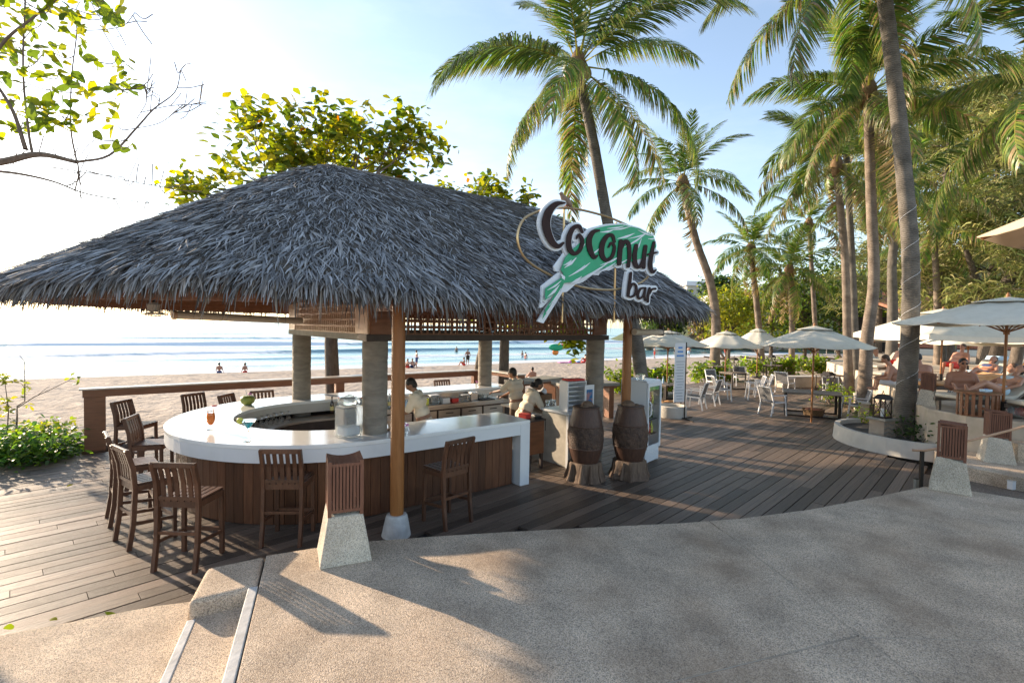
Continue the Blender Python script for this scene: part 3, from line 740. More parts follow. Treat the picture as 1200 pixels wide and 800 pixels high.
# plank skirt
RS = 2.28; pp = u_path(RS, XE - .25, 5.0, 72)
L = 0; pts = [Vector(p) for p in pp]; acc = [0]
for i in range(len(pts) - 1): acc.append(acc[-1] + (pts[i + 1] - pts[i]).length)
def along(s):
    for i in range(len(acc) - 1):
        if acc[i + 1] >= s: return pts[i] + (pts[i + 1] - pts[i]) * ((s - acc[i]) / max(acc[i + 1] - acc[i], 1e-6))
    return pts[-1]
plank = MB().box((0, 0, .44), (.132, .024, .86)).mesh('plank', M['skirt'])
s = .07
while s < acc[-1] - .07:
    a, b = along(s - .04), along(s + .04); d = b - a; c = along(s)
    o = bpy.data.objects.new('plank', plank); link(o, bar); o.location = (c.x, c.y, rng.uniform(-.002, .002)); o.rotation_euler = (0, 0, math.atan2(d.y, d.x)); s += .138
ring_solid(RS - .02, RS - .06, .01, .86, XE - .25, 5.0).build('skirt_backing', M['gap_shadow'], bar)
# inner work shelf in steel
ring_solid(RI, RI - .50, .765, .80, 2.2, 4.9).build('work_shelf', M['steel'], bar)
ring_solid(RI - .44, RI - .47, .05, .76, 2.2, 4.9).build('work_front', M['dark_beam'], bar)
for i in range(6):
    x = 1.15 + i * .62
    d = MB().box((x, CY + RI - .50, .44), (.57, .02, .58)).build('fridge_door', M['steel'], bar)
    MB().box((x, CY + RI - .515, .66), (.2, .02, .02)).build('handle', M['black'], d)
MB().box((2.9, CY + RI - .24, .83), (3.4, .44, .05)).build('back_bench', M['steel'], bar)
MB().box((2.9, CY + RI - .03, .95), (3.6, .015, .2)).build('splash_board', M['steel'], bar)

# ---- bar stools
def make_stool():
    t = thing('bar_stool', 'x', 'bar stool', group='slatted wooden bar stools around the bar')
    w = .225
    for s in (-1, 1):
        pts = [(s * w, -.27, .0), (s * w, -.225, .30), (s * w, -.205, .70), (s * w, -.225, .95), (s * w, -.285, 1.17)]
        mb = MB()
        for a, b in zip(pts[:-1], pts[1:]):
            a, b = Vector(a), Vector(b); dd = (b - a).normalized() * .006; mb.bar(a - dd, b + dd, .042, .052, (0, 1, 0))
        mb.build('leg', M['stool'], t, bevel=.004)
        MB().bar((s * w, .205, 0), (s * (w - .005), .20, .735), .044, .044, (0, 1, 0)).build('leg', M['stool'], t, bevel=.004)
        MB().bar((s * w, -.20, .71), (s * w, .21, .71), .028, .065).build('seat_rail', M['stool'], t)
        MB().bar((s * w, -.215, .30), (s * w, .205, .26), .026, .038).build('stretcher', M['stool'], t)
    for y, z in ((-.2, .71), (.205, .71)): MB().bar((-w, y, z), (w, y, z), .028, .065).build('seat_rail', M['stool'], t)
    MB().bar((-w, .205, .28), (w, .205, .28), .03, .045).build('foot_rail', M['stool'], t)
    MB().bar((-w, -.22, .40), (w, -.22, .40), .024, .035).build('stretcher', M['stool'], t)
    for i in range(6):
        x = -.185 + i * .074
        MB().box((x, .015, .752), (.058, .46, .018)).build('seat_slat', M['stool'], t)
    for i in range(5):
        x = -.15 + i * .075; mb = MB()
        P_ = [(x, -.213, .775), (x, -.228, .95), (x, -.278, 1.145)]
        for a, b in zip(P_[:-1], P_[1:]): mb.bar(a, b, .046, .014, (0, 1, 0))
        mb.build('back_slat', M['stool'], t)
    MB().bar((-w, -.215, .78), (w, -.215, .78), .026, .04).build('back_rail', M['stool'], t)
    MB().bar((-w - .02, -.283, 1.155), (w + .02, -.283, 1.155), .034, .055).build('top_rail', M['stool'], t, bevel=.005)
    return t
stool = make_stool()
ST = [(-2.45, -.60, .63, .775, 'slatted wooden bar stool with sunlit seat beside the pebble cheek block'),
      (-1.40, -.61, .56, .83, 'slatted wooden bar stool between the blue cocktail and the pebble lantern bollard'),
      (.65, -1.30, -.16, .98, 'slatted wooden bar stool in deep shade right of the round front post'),
      (-3.05, 1.45, 1, .1, 'slatted wooden bar stool at the rounded bar end, seen edge on, farther of a pair'),
      (-2.90, .50, .95, .3, 'slatted wooden bar stool at the rounded bar end, seen edge on, nearer the terrace steps'),
      (-2.80, 2.80, .93, -.35, 'slatted wooden bar stool turned to the bar behind the orange cocktail'),
      (-2.95, 4.75, .8, -.6, 'slatted wooden bar stool standing by the end post of the beach rail'),
      (-1.80, 5.20, .5, -.87, 'slatted wooden bar stool on the sea side, between the rail and the bar curve'),
      (-1.25, 4.75, .75, -.66, 'slatted wooden bar stool turned sideways against the sea side of the bar'),
      (-.55, 5.00, .1, -1, 'slatted wooden bar stool behind the green coconut drink'),
      (3.95, 5.0, 0, -1, 'slatted wooden bar stool on the sea side behind the bartenders')]
for i, (x, y, fx, fy, lab) in enumerate(ST):
    f = Vector((fx, fy)).normalized(); c = K(x + f.x * .25, y + f.y * .25)
    place(stool, i == 0, c, KA + math.atan2(-f.x, f.y), lab)

# ---- beach rail
rail = thing('beach_rail', 'heavy wooden handrail with paler flat top along the beach edge', 'railing', KN, KA)
MB().box((1.22, 6.24, 1.175), (9.66, .16, .15)).build('rail_beam', M['rail'], rail, bevel=.006)
MB().box((1.22, 6.24, 1.268), (9.76, .30, .03)).build('rail_top', M['rail_top'], rail, bevel=.006)  # flat top in a paler wood than the beam
for x, w in ((-3.42, .34), (1.55, .22), (5.9, .3)):
    MB().box((x, 6.25, .55), (w, .17, 1.10)).build('rail_post', M['rail'], rail, bevel=.006)
MB().box((6.18, 5.25, 1.21), (.26, 1.9, .10)).build('return_beam', M['rail'], rail, bevel=.006)
MB().box((6.18, 5.25, 1.277), (.34, 1.96, .03)).build('return_top', M['rail_top'], rail, bevel=.006)
MB().box((6.18, 4.4, .55), (.22, .17, 1.13)).build('rail_post', M['rail'], rail, bevel=.006)
def slab_table(loc, rz, L_, label):
    t = thing('slab_table', label, 'table', loc, rz)
    MB().box((0, 0, 1.02), (L_, .75, .09)).build('table_top', M['beam'], t, bevel=.01)
    for sx in (-1, 1): MB().box((sx * (L_ / 2 - .2), 0, .49), (.16, .5, .97)).build('leg', M['rail'], t, bevel=.005)
    MB().box((0, 0, .94), (L_ - .1, .6, .06)).build('apron', M['rail'], t)
slab_table(K(7.2, 4.9), KA + .15, 2.0, 'long grey topped high table behind the seated bartender')
slab_table(K(7.9, 3.4), KA - .35, 1.9, 'long grey topped high table near the right hand stone column')

# ================================================================== PEOPLE
M['skin'] = mat('skin_tan', (.25, .125, .075), (.31, .165, .10), rough=.5, scale=6)
M['skin_pale'] = mat('skin_sunned', (.42, .215, .14), (.50, .27, .185), rough=.5, scale=6)
M['skin_red'] = mat('skin_tanned', (.36, .165, .10), (.43, .21, .135), rough=.45, scale=6)
M['hair'] = mat('black_hair', (.012, .010, .009), (.03, .024, .02), rough=.45, scale=30, bump=.5)
M['hair_brown'] = mat('brown_hair', (.05, .03, .018), (.10, .06, .035), rough=.5, scale=30, bump=.5)
M['shirt'] = mat('cream_shirt', (.60, .52, .40), (.68, .60, .48), rough=.85, scale=7, bump=.3, bscale=9)
M['apron'] = mat('beige_skirt', (.46, .33, .19), (.54, .40, .25), rough=.85, scale=6, bump=.2)
M['trousers'] = mat('brown_trousers', (.10, .065, .04), (.15, .10, .065), rough=.85, scale=6)
def cloth(name, c): 
    m = mat(name, c, tuple(min(1, v * 1.18) for v in c), rough=.85, scale=8, bump=.2); return m
M['blue_shorts'] = cloth('blue_shorts', (.03, .06, .17)); M['pale_blue'] = cloth('pale_blue_cloth', (.45, .60, .72)); M['red_cloth'] = cloth('red_cloth', (.55, .05, .04))
M['patterned'] = mat('patterned_shorts', (.05, .05, .06), (.7, .7, .68), rough=.85, scale=22, contrast=(.45, .55))
M['orange_towel'] = mat('orange_towel', (.52, .22, .07), (.70, .42, .22), rough=.95, scale=5, bump=.3)
def flesh(name, m, parent, caps, balls=(), voxel=.014, smooth=6):
    """one continuous body surface from tapered limbs"""
    mb = MB()
    for a, ra, b, rb in caps: mb.capsule(a, ra, b, rb)
    for bl_ in balls: mb.ball(*bl_)
    o = mb.build(name, m, parent, False)
    r = o.modifiers.new('remesh', 'REMESH'); r.mode = 'VOXEL'; r.voxel_size = voxel; r.use_smooth_shade = True
    s = o.modifiers.new('smooth', 'SMOOTH'); s.iterations = smooth; s.factor = .5
    return o
def lerp(a, b, t): return Vector(a) * (1 - t) + Vector(b) * t
def hand(wr, d, up, sc=1.0):
    """palm and five fingers, from wrist wr along d; up = back of the hand"""
    d = Vector(d).normalized(); up = Vector(up); sd_ = d.cross(up).normalized(); up = sd_.cross(d); wr = Vector(wr); C = []
    palm = wr + d * .085 * sc
    for k in (-1, 0, 1): C.append((wr + sd_ * .012 * k * sc, .017 * sc, palm + sd_ * .026 * k * sc, .015 * sc))
    for k, (off, ln) in enumerate(((-.034, .065), (-.011, .078), (.012, .074), (.034, .058))):
        a = palm + sd_ * off * sc; b = a + (d * .8 - up * .35) * ln * .55 * sc; c = b + (d * .45 - up * .8) * ln * .5 * sc
        C += [(a, .0098 * sc, b, .009 * sc), (b, .009 * sc, c, .0075 * sc)]
    th0 = wr + d * .03 * sc - sd_ * .025 * sc; th1 = th0 + (d * .6 - sd_ * .7 - up * .2) * .045 * sc
    C += [(th0, .013 * sc, th1, .0105 * sc), (th1, .0105 * sc, th1 + (d * .9 - sd_ * .15 - up * .3) * .032 * sc, .009 * sc)]
    return C
def head_parts(hc, face, up=(0, 0, 1), sc=1.0):
    """skull, jaw, nose, ears as balls; returns (balls, caps, frame)"""
    f = Vector(face).normalized(); u = Vector(up); r = f.cross(u).normalized(); u = r.cross(f); hc = Vector(hc)
    m = Matrix((r, f, u)).transposed()
    B = [(hc + u * .012 * sc, (.077 * sc, .096 * sc, .105 * sc), 14, 10, m), (hc + f * .03 * sc - u * .055 * sc, (.056 * sc, .062 * sc, .062 * sc), 12, 8, m)]
    for s in (-1, 1): B.append((hc + r * s * .078 * sc - f * .005 * sc - u * .01 * sc, (.012 * sc, .02 * sc, .032 * sc), 8, 6, m))
    Cc = [(hc + f * .092 * sc + u * .012 * sc, .011 * sc, hc + f * .112 * sc - u * .022 * sc, .015 * sc), (hc + f * .085 * sc - u * .055 * sc + r * .015 * sc, .011 * sc, hc + f * .085 * sc - u * .055 * sc - r * .015 * sc, .011 * sc)]
    return B, Cc, (f, r, u, m)
def hair_cap(parent, hc, fr, m, sc=1.0, bun=False):
    f, r, u, mt = fr; hc = Vector(hc); mb = MB()
    mb.ball(hc + u * .035 * sc - f * .018 * sc, (.086 * sc, .098 * sc, .098 * sc), 16, 10, mt)
    mb.ball(hc - f * .045 * sc - u * .01 * sc, (.078 * sc, .065 * sc, .085 * sc), 14, 8, mt)
    if bun: mb.ball(hc - f * .135 * sc - u * .03 * sc, (.05 * sc, .055 * sc, .06 * sc), 12, 8, mt)
    return mb.build('hair', m, parent, True)
def eyes(parent, hc, fr, sc=1.0):
    f, r, u, mt = fr; hc = Vector(hc)
    for s in (-1, 1):
        MB().ball(hc + f * .086 * sc + r * s * .031 * sc + u * .014 * sc, (.014 * sc, .008 * sc, .007 * sc), 8, 6, mt).build('eye', M['black'], parent, True)
        MB().bar(hc + f * .092 * sc + r * s * .016 * sc + u * .034 * sc, hc + f * .082 * sc + r * s * .05 * sc + u * .034 * sc, .008 * sc, .006 * sc).build('eyebrow', M['hair'], parent)

def bartender(name_label, loc, rz, lean, hands, headdir, sc=1.0, woman=False, sit=0.0):
    """standing person, local +y forward, trunk leaning forward by lean; hands: (left, right) wrist targets"""
    t = thing('person', name_label, 'person', loc, rz)
    hip = Vector((0, 0, .93 - sit)); c, s = math.cos(lean), math.sin(lean)
    def T(x, y, z): return hip + Vector((x, y * c + z * s, -y * s + z * c))
    chest = T(0, 0, .33); sh = [T(-.185 * (.88 if woman else 1), 0, .46), T(.185 * (.88 if woman else 1), 0, .46)]
    neck = T(0, .005, .52); hc = T(0, .05, .66)
    B, Cc, fr = head_parts(hc, headdir)
    caps = list(Cc) + [(T(0, -.01, .46), .06, T(0, .03, .60), .052)]
    caps += [(T(-.08, 0, .02), .125, T(.08, 0, .02), .125), (T(-.06, 0, .15), .115, T(.06, 0, .15), .115), (T(-.09, 0, .33), .115, T(.09, 0, .33), .115), (T(-.12, 0, .43), .075, T(.12, 0, .43), .075)]
    arms = []
    for i, sx in enumerate((-1, 1)):
        S_ = sh[i]; W_ = Vector(hands[i]); mid = (S_ + W_) / 2; dd = (W_ - S_).length
        bend = math.sqrt(max(.0025, .285 ** 2 - min(dd / 2, .284) ** 2))
        E_ = mid + Vector((sx * .45, -.35, -.85)).normalized() * bend
        caps += [(S_, .055, E_, .042), (E_, .04, W_, .027)]; arms.append((S_, E_, W_))
        caps += hand(W_, (W_ - E_), (0, 0, 1) if i == 0 else (0, 0, 1))
    for sx in (-1, 1):
        h_ = hip + Vector((sx * .09, 0, -.03)); kn = Vector((sx * .10, .03, .50 - sit * .5)); an = Vector((sx * .105, -.01, .09))
        caps += [(h_, .09, kn, .06), (kn, .057, an, .04), (an + Vector((0, -.03, -.04)), .035, an + Vector((sx * .02, .15, -.055)), .03)]
    flesh('body', M['skin'], t, caps, B)
    sk = [(T(-.085, 0, -.06), .14, T(.085, 0, -.06), .14), (T(-.07, 0, .13), .135, T(.07, 0, .13), .135), (T(-.095, 0, .33), .132, T(.095, 0, .33), .132), (T(-.125, 0, .43), .088, T(.125, 0, .43), .088), (T(0, -.01, .47), .075, T(0, 0, .50), .068)]
    for S_, E_, W_ in arms: sk.append((S_, .075, lerp(S_, E_, .85), .072))
    flesh('shirt', M['shirt'], t, sk, voxel=.014, smooth=4)
    MB().ball(T(0, .118, .47), (.05, .02, .045), 10, 6).build('collar', M['shirt'], t, True)
    pk = []
    for sx in (-1, 1):
        h_ = hip + Vector((sx * .09, 0, -.03)); kn = Vector((sx * .10, .03, .50 - sit * .5)); an = Vector((sx * .105, -.01, .10)); pk += [(h_, .115, kn, .085), (kn, .083, an, .065)]
    if woman: pk.append((hip + Vector((0, 0, -.05)), .17, hip + Vector((0, .02, -.35)), .19))
    flesh('skirt' if woman else 'trousers', M['apron'] if woman else M['trousers'], t, pk, voxel=.016)
    hair_cap(t, hc, fr, M['hair'], bun=woman); eyes(t, hc, fr)
    return t
b1 = px(497, 470, 9.0)
bartender('person in cream shirt bending over the front counter, looking down at hands', (b1.x, b1.y, .04), R(88), .30, ((-.06, .46, .98), (.16, .46, .98)), (0, .8, -.55))
b2 = px(606, 470, 11.2)
bartender('person in cream shirt turned away, reaching across the back bench', (b2.x, b2.y, .04), R(52), .16, ((-.18, .55, 1.12), (.10, .48, 1.02)), (-.25, .95, -.25))
b3 = px(614, 480, 10.2)
bartender('person with dark hair in a bun and cream blouse leaning over a low bench', (b3.x, b3.y, .04), R(-72), .42, ((-.12, .52, .88), (.14, .52, .88)), (0, .95, -.2), woman=True, sit=.07)

# ================================================================== SIGN
SG0 = K(2.1, -2.3, 3.7); sgn_root = thing('bar_sign', 'hanging coconut bar sign with green splash and brown letters on a brass ring', 'sign', SG0, KA)
e1v = Vector((math.cos(KA), math.sin(KA), 0)); e2v = Vector((-math.sin(KA), math.cos(KA), 0))
def sg(cx, cy):
    """point of the sign, read off an enlarged crop, in the sign's own plane"""
    a = px(590 + cx / 5.0, 220 + cy / 5.0, 10) - Vector((0, 0, CAM_H)); o_ = Vector((0, 0, CAM_H))
    t = (SG0 - o_).dot(e2v) / a.dot(e2v); p_ = o_ + a * t - SG0
    return Vector((p_.dot(e1v), 0, p_.z))
SGS = (sg(600, 400) - sg(500, 400)).length / 100
def catmull(P_, n=8):
    P_ = [Vector(p) for p in P_]; Q_ = [P_[0] * 2 - P_[1]] + P_ + [P_[-1] * 2 - P_[-2]]; out = []
    for i in range(1, len(Q_) - 2):
        for k in range(n):
            t = k / n; a, b, c, d = Q_[i - 1:i + 3]
            out.append(.5 * ((2 * b) + (c - a) * t + (2 * a - 5 * b + 4 * c - d) * t * t + (3 * b - a - 3 * c + d) * t ** 3))
    out.append(P_[-1]); return out
nudge = [0]
def stroke(mb, pts, widths, extra, y0, y1):
    """brush stroke in crop units with a varying width, as a solid of thickness y0..y1 in the sign plane"""
    nudge[0] += 1; yy = (y0, y1); y0 = y0 - nudge[0] * .00006
    C = catmull([(p[0], p[1], 0) for p in pts]); n = len(C)
    W = [float(np.interp(i / (n - 1), np.linspace(0, 1, len(widths)), widths)) + extra for i in range(n)]
    def disc(c, r):
        ring = [(c.x + r * math.cos(a), c.y + r * math.sin(a)) for a in np.linspace(0, 2 * math.pi, 14, False)]; solid(ring)
    def solid(poly):
        nudge[0] += 1; y0 = yy[0] - nudge[0] * .00006; y1 = yy[1]
        q = [sg(x, y) for x, y in poly]; k = len(q)
        vs = [(p.x, y0, p.z) for p in q] + [(p.x, y1, p.z) for p in q]
        mb.add(vs, [tuple(range(k)), tuple(range(2 * k - 1, k - 1, -1))] + [(i, k + i, k + (i + 1) % k, (i + 1) % k) for i in range(k)])
    Lp, Rp = [], []
    for i in range(n):
        t = (C[min(i + 1, n - 1)] - C[max(i - 1, 0)]); t = t.normalized() if t.length > 0 else Vector((1, 0, 0)); nn = Vector((-t.y, t.x, 0))
        Lp.append(C[i] + nn * W[i] / 2); Rp.append(C[i] - nn * W[i] / 2)
    q = [sg(p.x, p.y) for p in Lp] + [sg(p.x, p.y) for p in Rp]
    vs = [(p.x, y0, p.z) for p in q] + [(p.x, y1, p.z) for p in q]; N = 2 * n; fs = []
    for i in range(n - 1):
        fs += [(i, i + 1, n + i + 1, n + i), (N + i + 1, N + i, N + n + i, N + n + i + 1), (i + 1, i, N + i, N + i + 1), (n + i, n + i + 1, N + n + i + 1, N + n + i)]
    fs += [(0, n, N + n, N), (n - 1, N + n - 1, N + 2 * n - 1, 2 * n - 1)]
    mb.add(vs, fs); disc(C[0], W[0] / 2 * .98); disc(C[-1], W[-1] / 2 * .98)
    if extra: 
        for i in range(0, n, 4): disc(C[i], W[i] / 2)
LET = {'C': [([(350, 92), (300, 98), (258, 140), (240, 205), (252, 270), (280, 325), (312, 345), (340, 325)], [10, 30, 44, 48, 44, 36, 26, 14])],
       'o': [([(452, 262), (432, 228), (398, 240), (374, 295), (378, 360), (408, 388), (440, 362), (452, 310), (432, 278), (418, 300)], [16, 22, 26, 30, 30, 22, 22, 22, 16, 8])],
       'c': [([(550, 252), (515, 262), (492, 305), (498, 365), (520, 408), (540, 398)], [12, 26, 32, 32, 24, 10])],
       'o2': [([(640, 318), (628, 282), (598, 285), (570, 330), (566, 390), (590, 425), (625, 405), (640, 350), (622, 325), (606, 350)], [16, 20, 24, 30, 30, 22, 20, 18, 14, 8])],
       'n': [([(678, 315), (672, 380), (668, 445)], [24, 28, 26]), ([(676, 370), (700, 318), (722, 330), (728, 390), (722, 462)], [12, 22, 24, 22, 18])],
       'u': [([(768, 340), (758, 400), (766, 455), (790, 462), (808, 420)], [22, 26, 26, 18, 12]), ([(822, 345), (814, 400), (812, 468)], [22, 24, 20])],
       't': [([(872, 322), (858, 390), (850, 455), (864, 495), (882, 482)], [16, 22, 24, 18, 8]), ([(838, 392), (868, 384), (892, 380)], [12, 14, 8])],
       'b': [([(737, 500), (728, 570), (720, 632)], [15, 18, 16]), ([(726, 605), (748, 562), (768, 580), (762, 622), (738, 640), (720, 632)], [8, 11, 14, 14, 11, 8])],
       'a': [([(820, 585), (794, 592), (778, 625), (786, 650), (808, 632), (822, 590)], [8, 12, 15, 12, 9, 9]), ([(822, 588), (816, 630), (822, 660)], [11, 13, 10])],
       'r': [([(846, 588), (838, 630), (836, 668)], [12, 14, 12]), ([(848, 622), (860, 596), (880, 592)], [6, 11, 13])]}
M['sign_white'] = mat('sign_white', (.66, .70, .74), rough=.5); M['sign_green'] = mat('sign_green', (.012, .26, .115), (.02, .36, .17), rough=.5, scale=2)
M['sign_brown'] = mat('sign_brown', (.020, .009, .008), (.034, .015, .013), rough=.85, scale=12)
back = MB(); nudge[0] = 0
for k, ss in LET.items():
    for pts_, w_ in ss: stroke(back, pts_, w_, 27, .0, .03)
o = back.build('letter_outline', M['sign_white'], sgn_root); 
def plate(poly, y0, y1, name, m, tri=True):
    bm = bmesh.new(); f = bm.faces.new([bm.verts.new((q.x, y1, q.z)) for q in (sg(x, y) for x, y in poly)])
    r = bmesh.ops.extrude_face_region(bm, geom=[f]); bmesh.ops.translate(bm, verts=[e for e in r['geom'] if isinstance(e, bmesh.types.BMVert)], vec=(0, y0 - y1, 0))
    bmesh.ops.recalc_face_normals(bm, faces=bm.faces[:]); bmesh.ops.triangulate(bm, faces=[f_ for f_ in bm.faces if len(f_.verts) > 4])
    me = bpy.data.meshes.new(name); bm.to_mesh(me); bm.free(); me.materials.append(m); o = bpy.data.objects.new(name, me); link(o, sgn_root); return o
splash = [(203, 782), (238, 794), (350, 612), (375, 610), (425, 566), (470, 552), (525, 510), (560, 512), (580, 486), (625, 484), (660, 464), (705, 470), (760, 470), (890, 440), (902, 330), (882, 275), (800, 232), (700, 205), (600, 212), (520, 232), (450, 300), (380, 350), (330, 420), (300, 462), (308, 488), (332, 492), (228, 575), (226, 640), (212, 705), (232, 700), (290, 640)]
plate(splash, .012, .04, 'splash_board', M['sign_white'])
green = [(222, 770), (330, 600), (348, 560), (415, 548), (500, 500), (600, 465), (720, 440), (850, 400), (890, 345), (872, 285), (790, 240), (690, 217), (600, 224), (530, 240), (470, 300), (400, 360), (355, 410), (330, 480), (345, 505), (330, 530), (240, 590), (236, 660), (300, 615), (235, 720)]
plate(green, -.021, -.0165, 'splash_paint', M['sign_green'])
streak = MB(); nudge[0] = 0
for a, b, w in (((560, 262), (640, 248), 7), ((660, 300), (760, 268), 8), ((700, 350), (830, 268), 6), ((440, 540), (560, 470), 9), ((400, 505), (500, 440), 7), ((350, 470), (420, 410), 9), ((330, 505), (350, 540), 12), ((250, 640), (320, 570), 9), ((620, 250), (740, 228), 5), ((560, 455), (680, 400), 7), ((500, 395), (560, 350), 5), ((760, 380), (800, 300), 5), ((840, 300), (880, 296), 5), ((470, 520), (620, 430), 5), ((250, 600), (330, 545), 6), ((420, 380), (470, 330), 6), ((725, 300), (850, 262), 5), ((385, 560), (450, 520), 9), ((540, 500), (650, 440), 7), ((640, 455), (720, 420), 6), ((240, 735), (300, 640), 6), ((260, 690), (330, 590), 5), ((345, 455), (390, 425), 7), ((600, 240), (700, 226), 6), ((780, 250), (860, 285), 5), ((375, 520), (470, 455), 6)):
    stroke(streak, [a, ((a[0] + b[0]) / 2 + 4, (a[1] + b[1]) / 2 + 3), b], [2, w * 1.7, 2], 0, -.0235, -.0215)
x = streak.build('brush_streak', M['sign_white'], sgn_root); tag(x, kind='stuff')
for k, ss in LET.items():
    mb = MB(); nudge[0] = 0
    for pts_, w_ in ss: stroke(mb, pts_, w_, 0, -.036, -.0265)
    mb.build('letter', M['sign_brown'], sgn_root)
mb = MB()
for k, ss in LET.items():
    for pts_, w_ in ss:
        q = sg(*pts_[len(pts_) // 2]); mb.tube([(q.x, -.03, q.z), (q.x, .005, q.z)], .008, 6)
x = mb.build('letter_spacer', M['iron'], sgn_root); tag(x, kind='stuff')
rp = [(300, 112), (220, 135), (140, 180), (105, 270), (120, 360), (170, 430), (280, 500), (450, 572), (600, 596), (720, 588), (830, 552), (880, 500), (893, 420), (870, 330), (800, 245), (700, 192), (600, 155), (470, 122), (385, 113), (300, 112)]
ringp = [sg(x, y) + Vector((0, .075, 0)) for x, y in [(c.x, c.y) for c in catmull([(a, b, 0) for a, b in rp], 4)]]
MB().tube(ringp, .016, 8).build('brass_ring', M['brass'], sgn_root, True)
for (a, b) in (((388, 113), (357, 790)), ((693, 195), (690, 790))):
    A_, B_ = sg(*a), sg(*b); MB().tube([(A_.x, .10, A_.z), (A_.x, .10, B_.z)], .016, 8).build('sign_pole', M['brass'], sgn_root, True)
# bird
bq = sg(385, 112); bird = thing('bird', 'small brown dove perched on top of the sign ring', 'bird', SG0 + e1v * bq.x + Vector((0, 0, bq.z + .02)) + e2v * .075, KA)
M['feathers'] = mat('brown_feathers', (.16, .11, .085), (.26, .19, .15), rough=.8, scale=40)
mt = Matrix.Rotation(R(35), 3, 'Y')
mb = MB(); mb.ball((0, 0, .075), (.085, .043, .046), 14, 10, mt); mb.ball((-.07, 0, .145), (.03, .026, .028), 12, 8); mb.capsule((-.045, 0, .11), .034, (-.068, 0, .14), .024)
mb.capsule((.06, 0, .04), .026, (.17, 0, -.05), .012)
o = mb.build('body', M['feathers'], bird, True); r = o.modifiers.new('remesh', 'REMESH'); r.mode = 'VOXEL'; r.voxel_size = .006; r.use_smooth_shade = True
MB().tube([(-.095, 0, .145), (-.125, 0, .14)], [.006, .001], 6).build('beak', M['black'], bird)
for s in (-1, 1):
    MB().tube([(0, s * .015, .04), (.0, s * .015, -.002)], .004, 5).build('leg', M['red_cloth'], bird)
    MB().ball((.025, s * .036, .065), (.085, .012, .034), 12, 6, Matrix.Rotation(R(35), 3, 'Y')).build('wing', M['feathers'], bird, True)
# ================================================================== THINGS IN AND ON THE BAR
def kthing(name, label, cat, e1, e2, z=0, rz=0, group=None): return thing(name, label, cat, K(e1, e2, z), KA + rz, group)
M['orange_drink'] = mat('orange_drink', (.90, .22, .01), rough=.1, coat=.5); M['blue_drink'] = mat('blue_drink', (.02, .48, .62), rough=.1, coat=.5)
M['red_flower'] = mat('red_flower', (.55, .03, .06), rough=.6); M['pink_flower'] = mat('pink_flower', (.55, .12, .40), (.75, .35, .6), rough=.6, scale=30); M['lime'] = mat('lime', (.75, .72, .12), rough=.4)
M['green_nut'] = mat('green_coconut', (.16, .20, .03), (.30, .32, .07), rough=.45, scale=8); M['label'] = mat('bottle_label', (.75, .62, .25), rough=.6)
M['bottle_dark'] = mat('bottle_dark', (.03, .012, .006), rough=.1, coat=.6); M['bottle_green'] = mat('bottle_green', (.03, .07, .02), rough=.1, coat=.6); M['bottle_clear'] = mat('bottle_clear', (.7, .74, .74), rough=.1, transm=.6, ior=1.3); M['bottle_red'] = mat('bottle_red', (.35, .02, .02), rough=.12, coat=.6)
t = kthing('cocktail_glass', 'tall glass of orange cocktail with a red flower on the white bar top', 'cocktail', -1.9, 1.47, 1.101); t.scale = (1.6,) * 3
MB().lathe([(.038, 0), (.036, .005), (.006, .01), (.006, .04), (.02, .05), (.032, .075), (.036, .11), (.030, .16), (.033, .175)], 18).build('glass', M['glass'], t, True)
MB().lathe([(.004, .046), (.018, .053), (.030, .077), (.034, .11), (.0285, .155), (.004, .156)], 18).build('drink', M['orange_drink'], t, True)
mb = MB()
for a in range(5): mb.ball((.03 + .014 * math.cos(a * 1.26), .014 * math.sin(a * 1.26), .215), (.013, .013, .006), 8, 5)
mb.build('flower', M['red_flower'], t, True); MB().tube([(.01, 0, .12), (.028, 0, .21)], .003, 5).build('straw', M['orange_drink'], t)
t = kthing('martini_glass', 'blue cocktail in a martini glass with a lime slice on the bar top', 'cocktail', -1.59, .37, 1.101); t.scale = (1.65,) * 3
MB().lathe([(.038, 0), (.036, .004), (.005, .009), (.005, .10), (.012, .11), (.058, .172), (.060, .174)], 18).build('glass', M['glass'], t, True)
MB().lathe([(.003, .106), (.010, .112), (.046, .158), (.003, .159)], 18).build('drink', M['blue_drink'], t, True)
MB().lathe([(.026, -.003), (.026, .003)], 14).build('lime_slice', M['lime'], t, True); o = t.children[-1]; o.location = (-.06, 0, .172); o.rotation_euler = (R(80), 0, R(20))
t = kthing('coconut_drink', 'green coconut drink with pink flower and straw on the bar top', 'coconut', -1.06, 3.63, 1.101); t.scale = (1.25,) * 3
MB().lathe([(.05, 0), (.09, .03), (.105, .07), (.098, .11), (.07, .135), (.03, .137)], 18).build('coconut', M['green_nut'], t, True)
MB().tube([(0, 0, .12), (-.03, 0, .23)], .005, 6).build('straw', M['white_paint'], t); MB().ball((.03, 0, .16), (.03, .03, .018), 10, 6).build('flower', M['pink_flower'], t, True)
t = kthing('ice_bin', 'frosted clear plastic ice bin with domed lid beside the stone column', 'ice bin', -.40, -.06, 1.101, .25)
MB().box((0, 0, .22), (.30, .26, .44)).build('bin_body', M['frost'], t, bevel=.03); MB().box((0, 0, .50), (.26, .22, .12)).build('bin_lid', M['frost'], t, bevel=.05)
MB().box((0, 0, .09), (.25, .21, .14)).build('ice', M['white_paint'], t, bevel=.04); MB().tube([(-.07, 0, .56), (0, 0, .585), (.07, 0, .56)], .012, 8).build('handle', M['frost'], t, True)
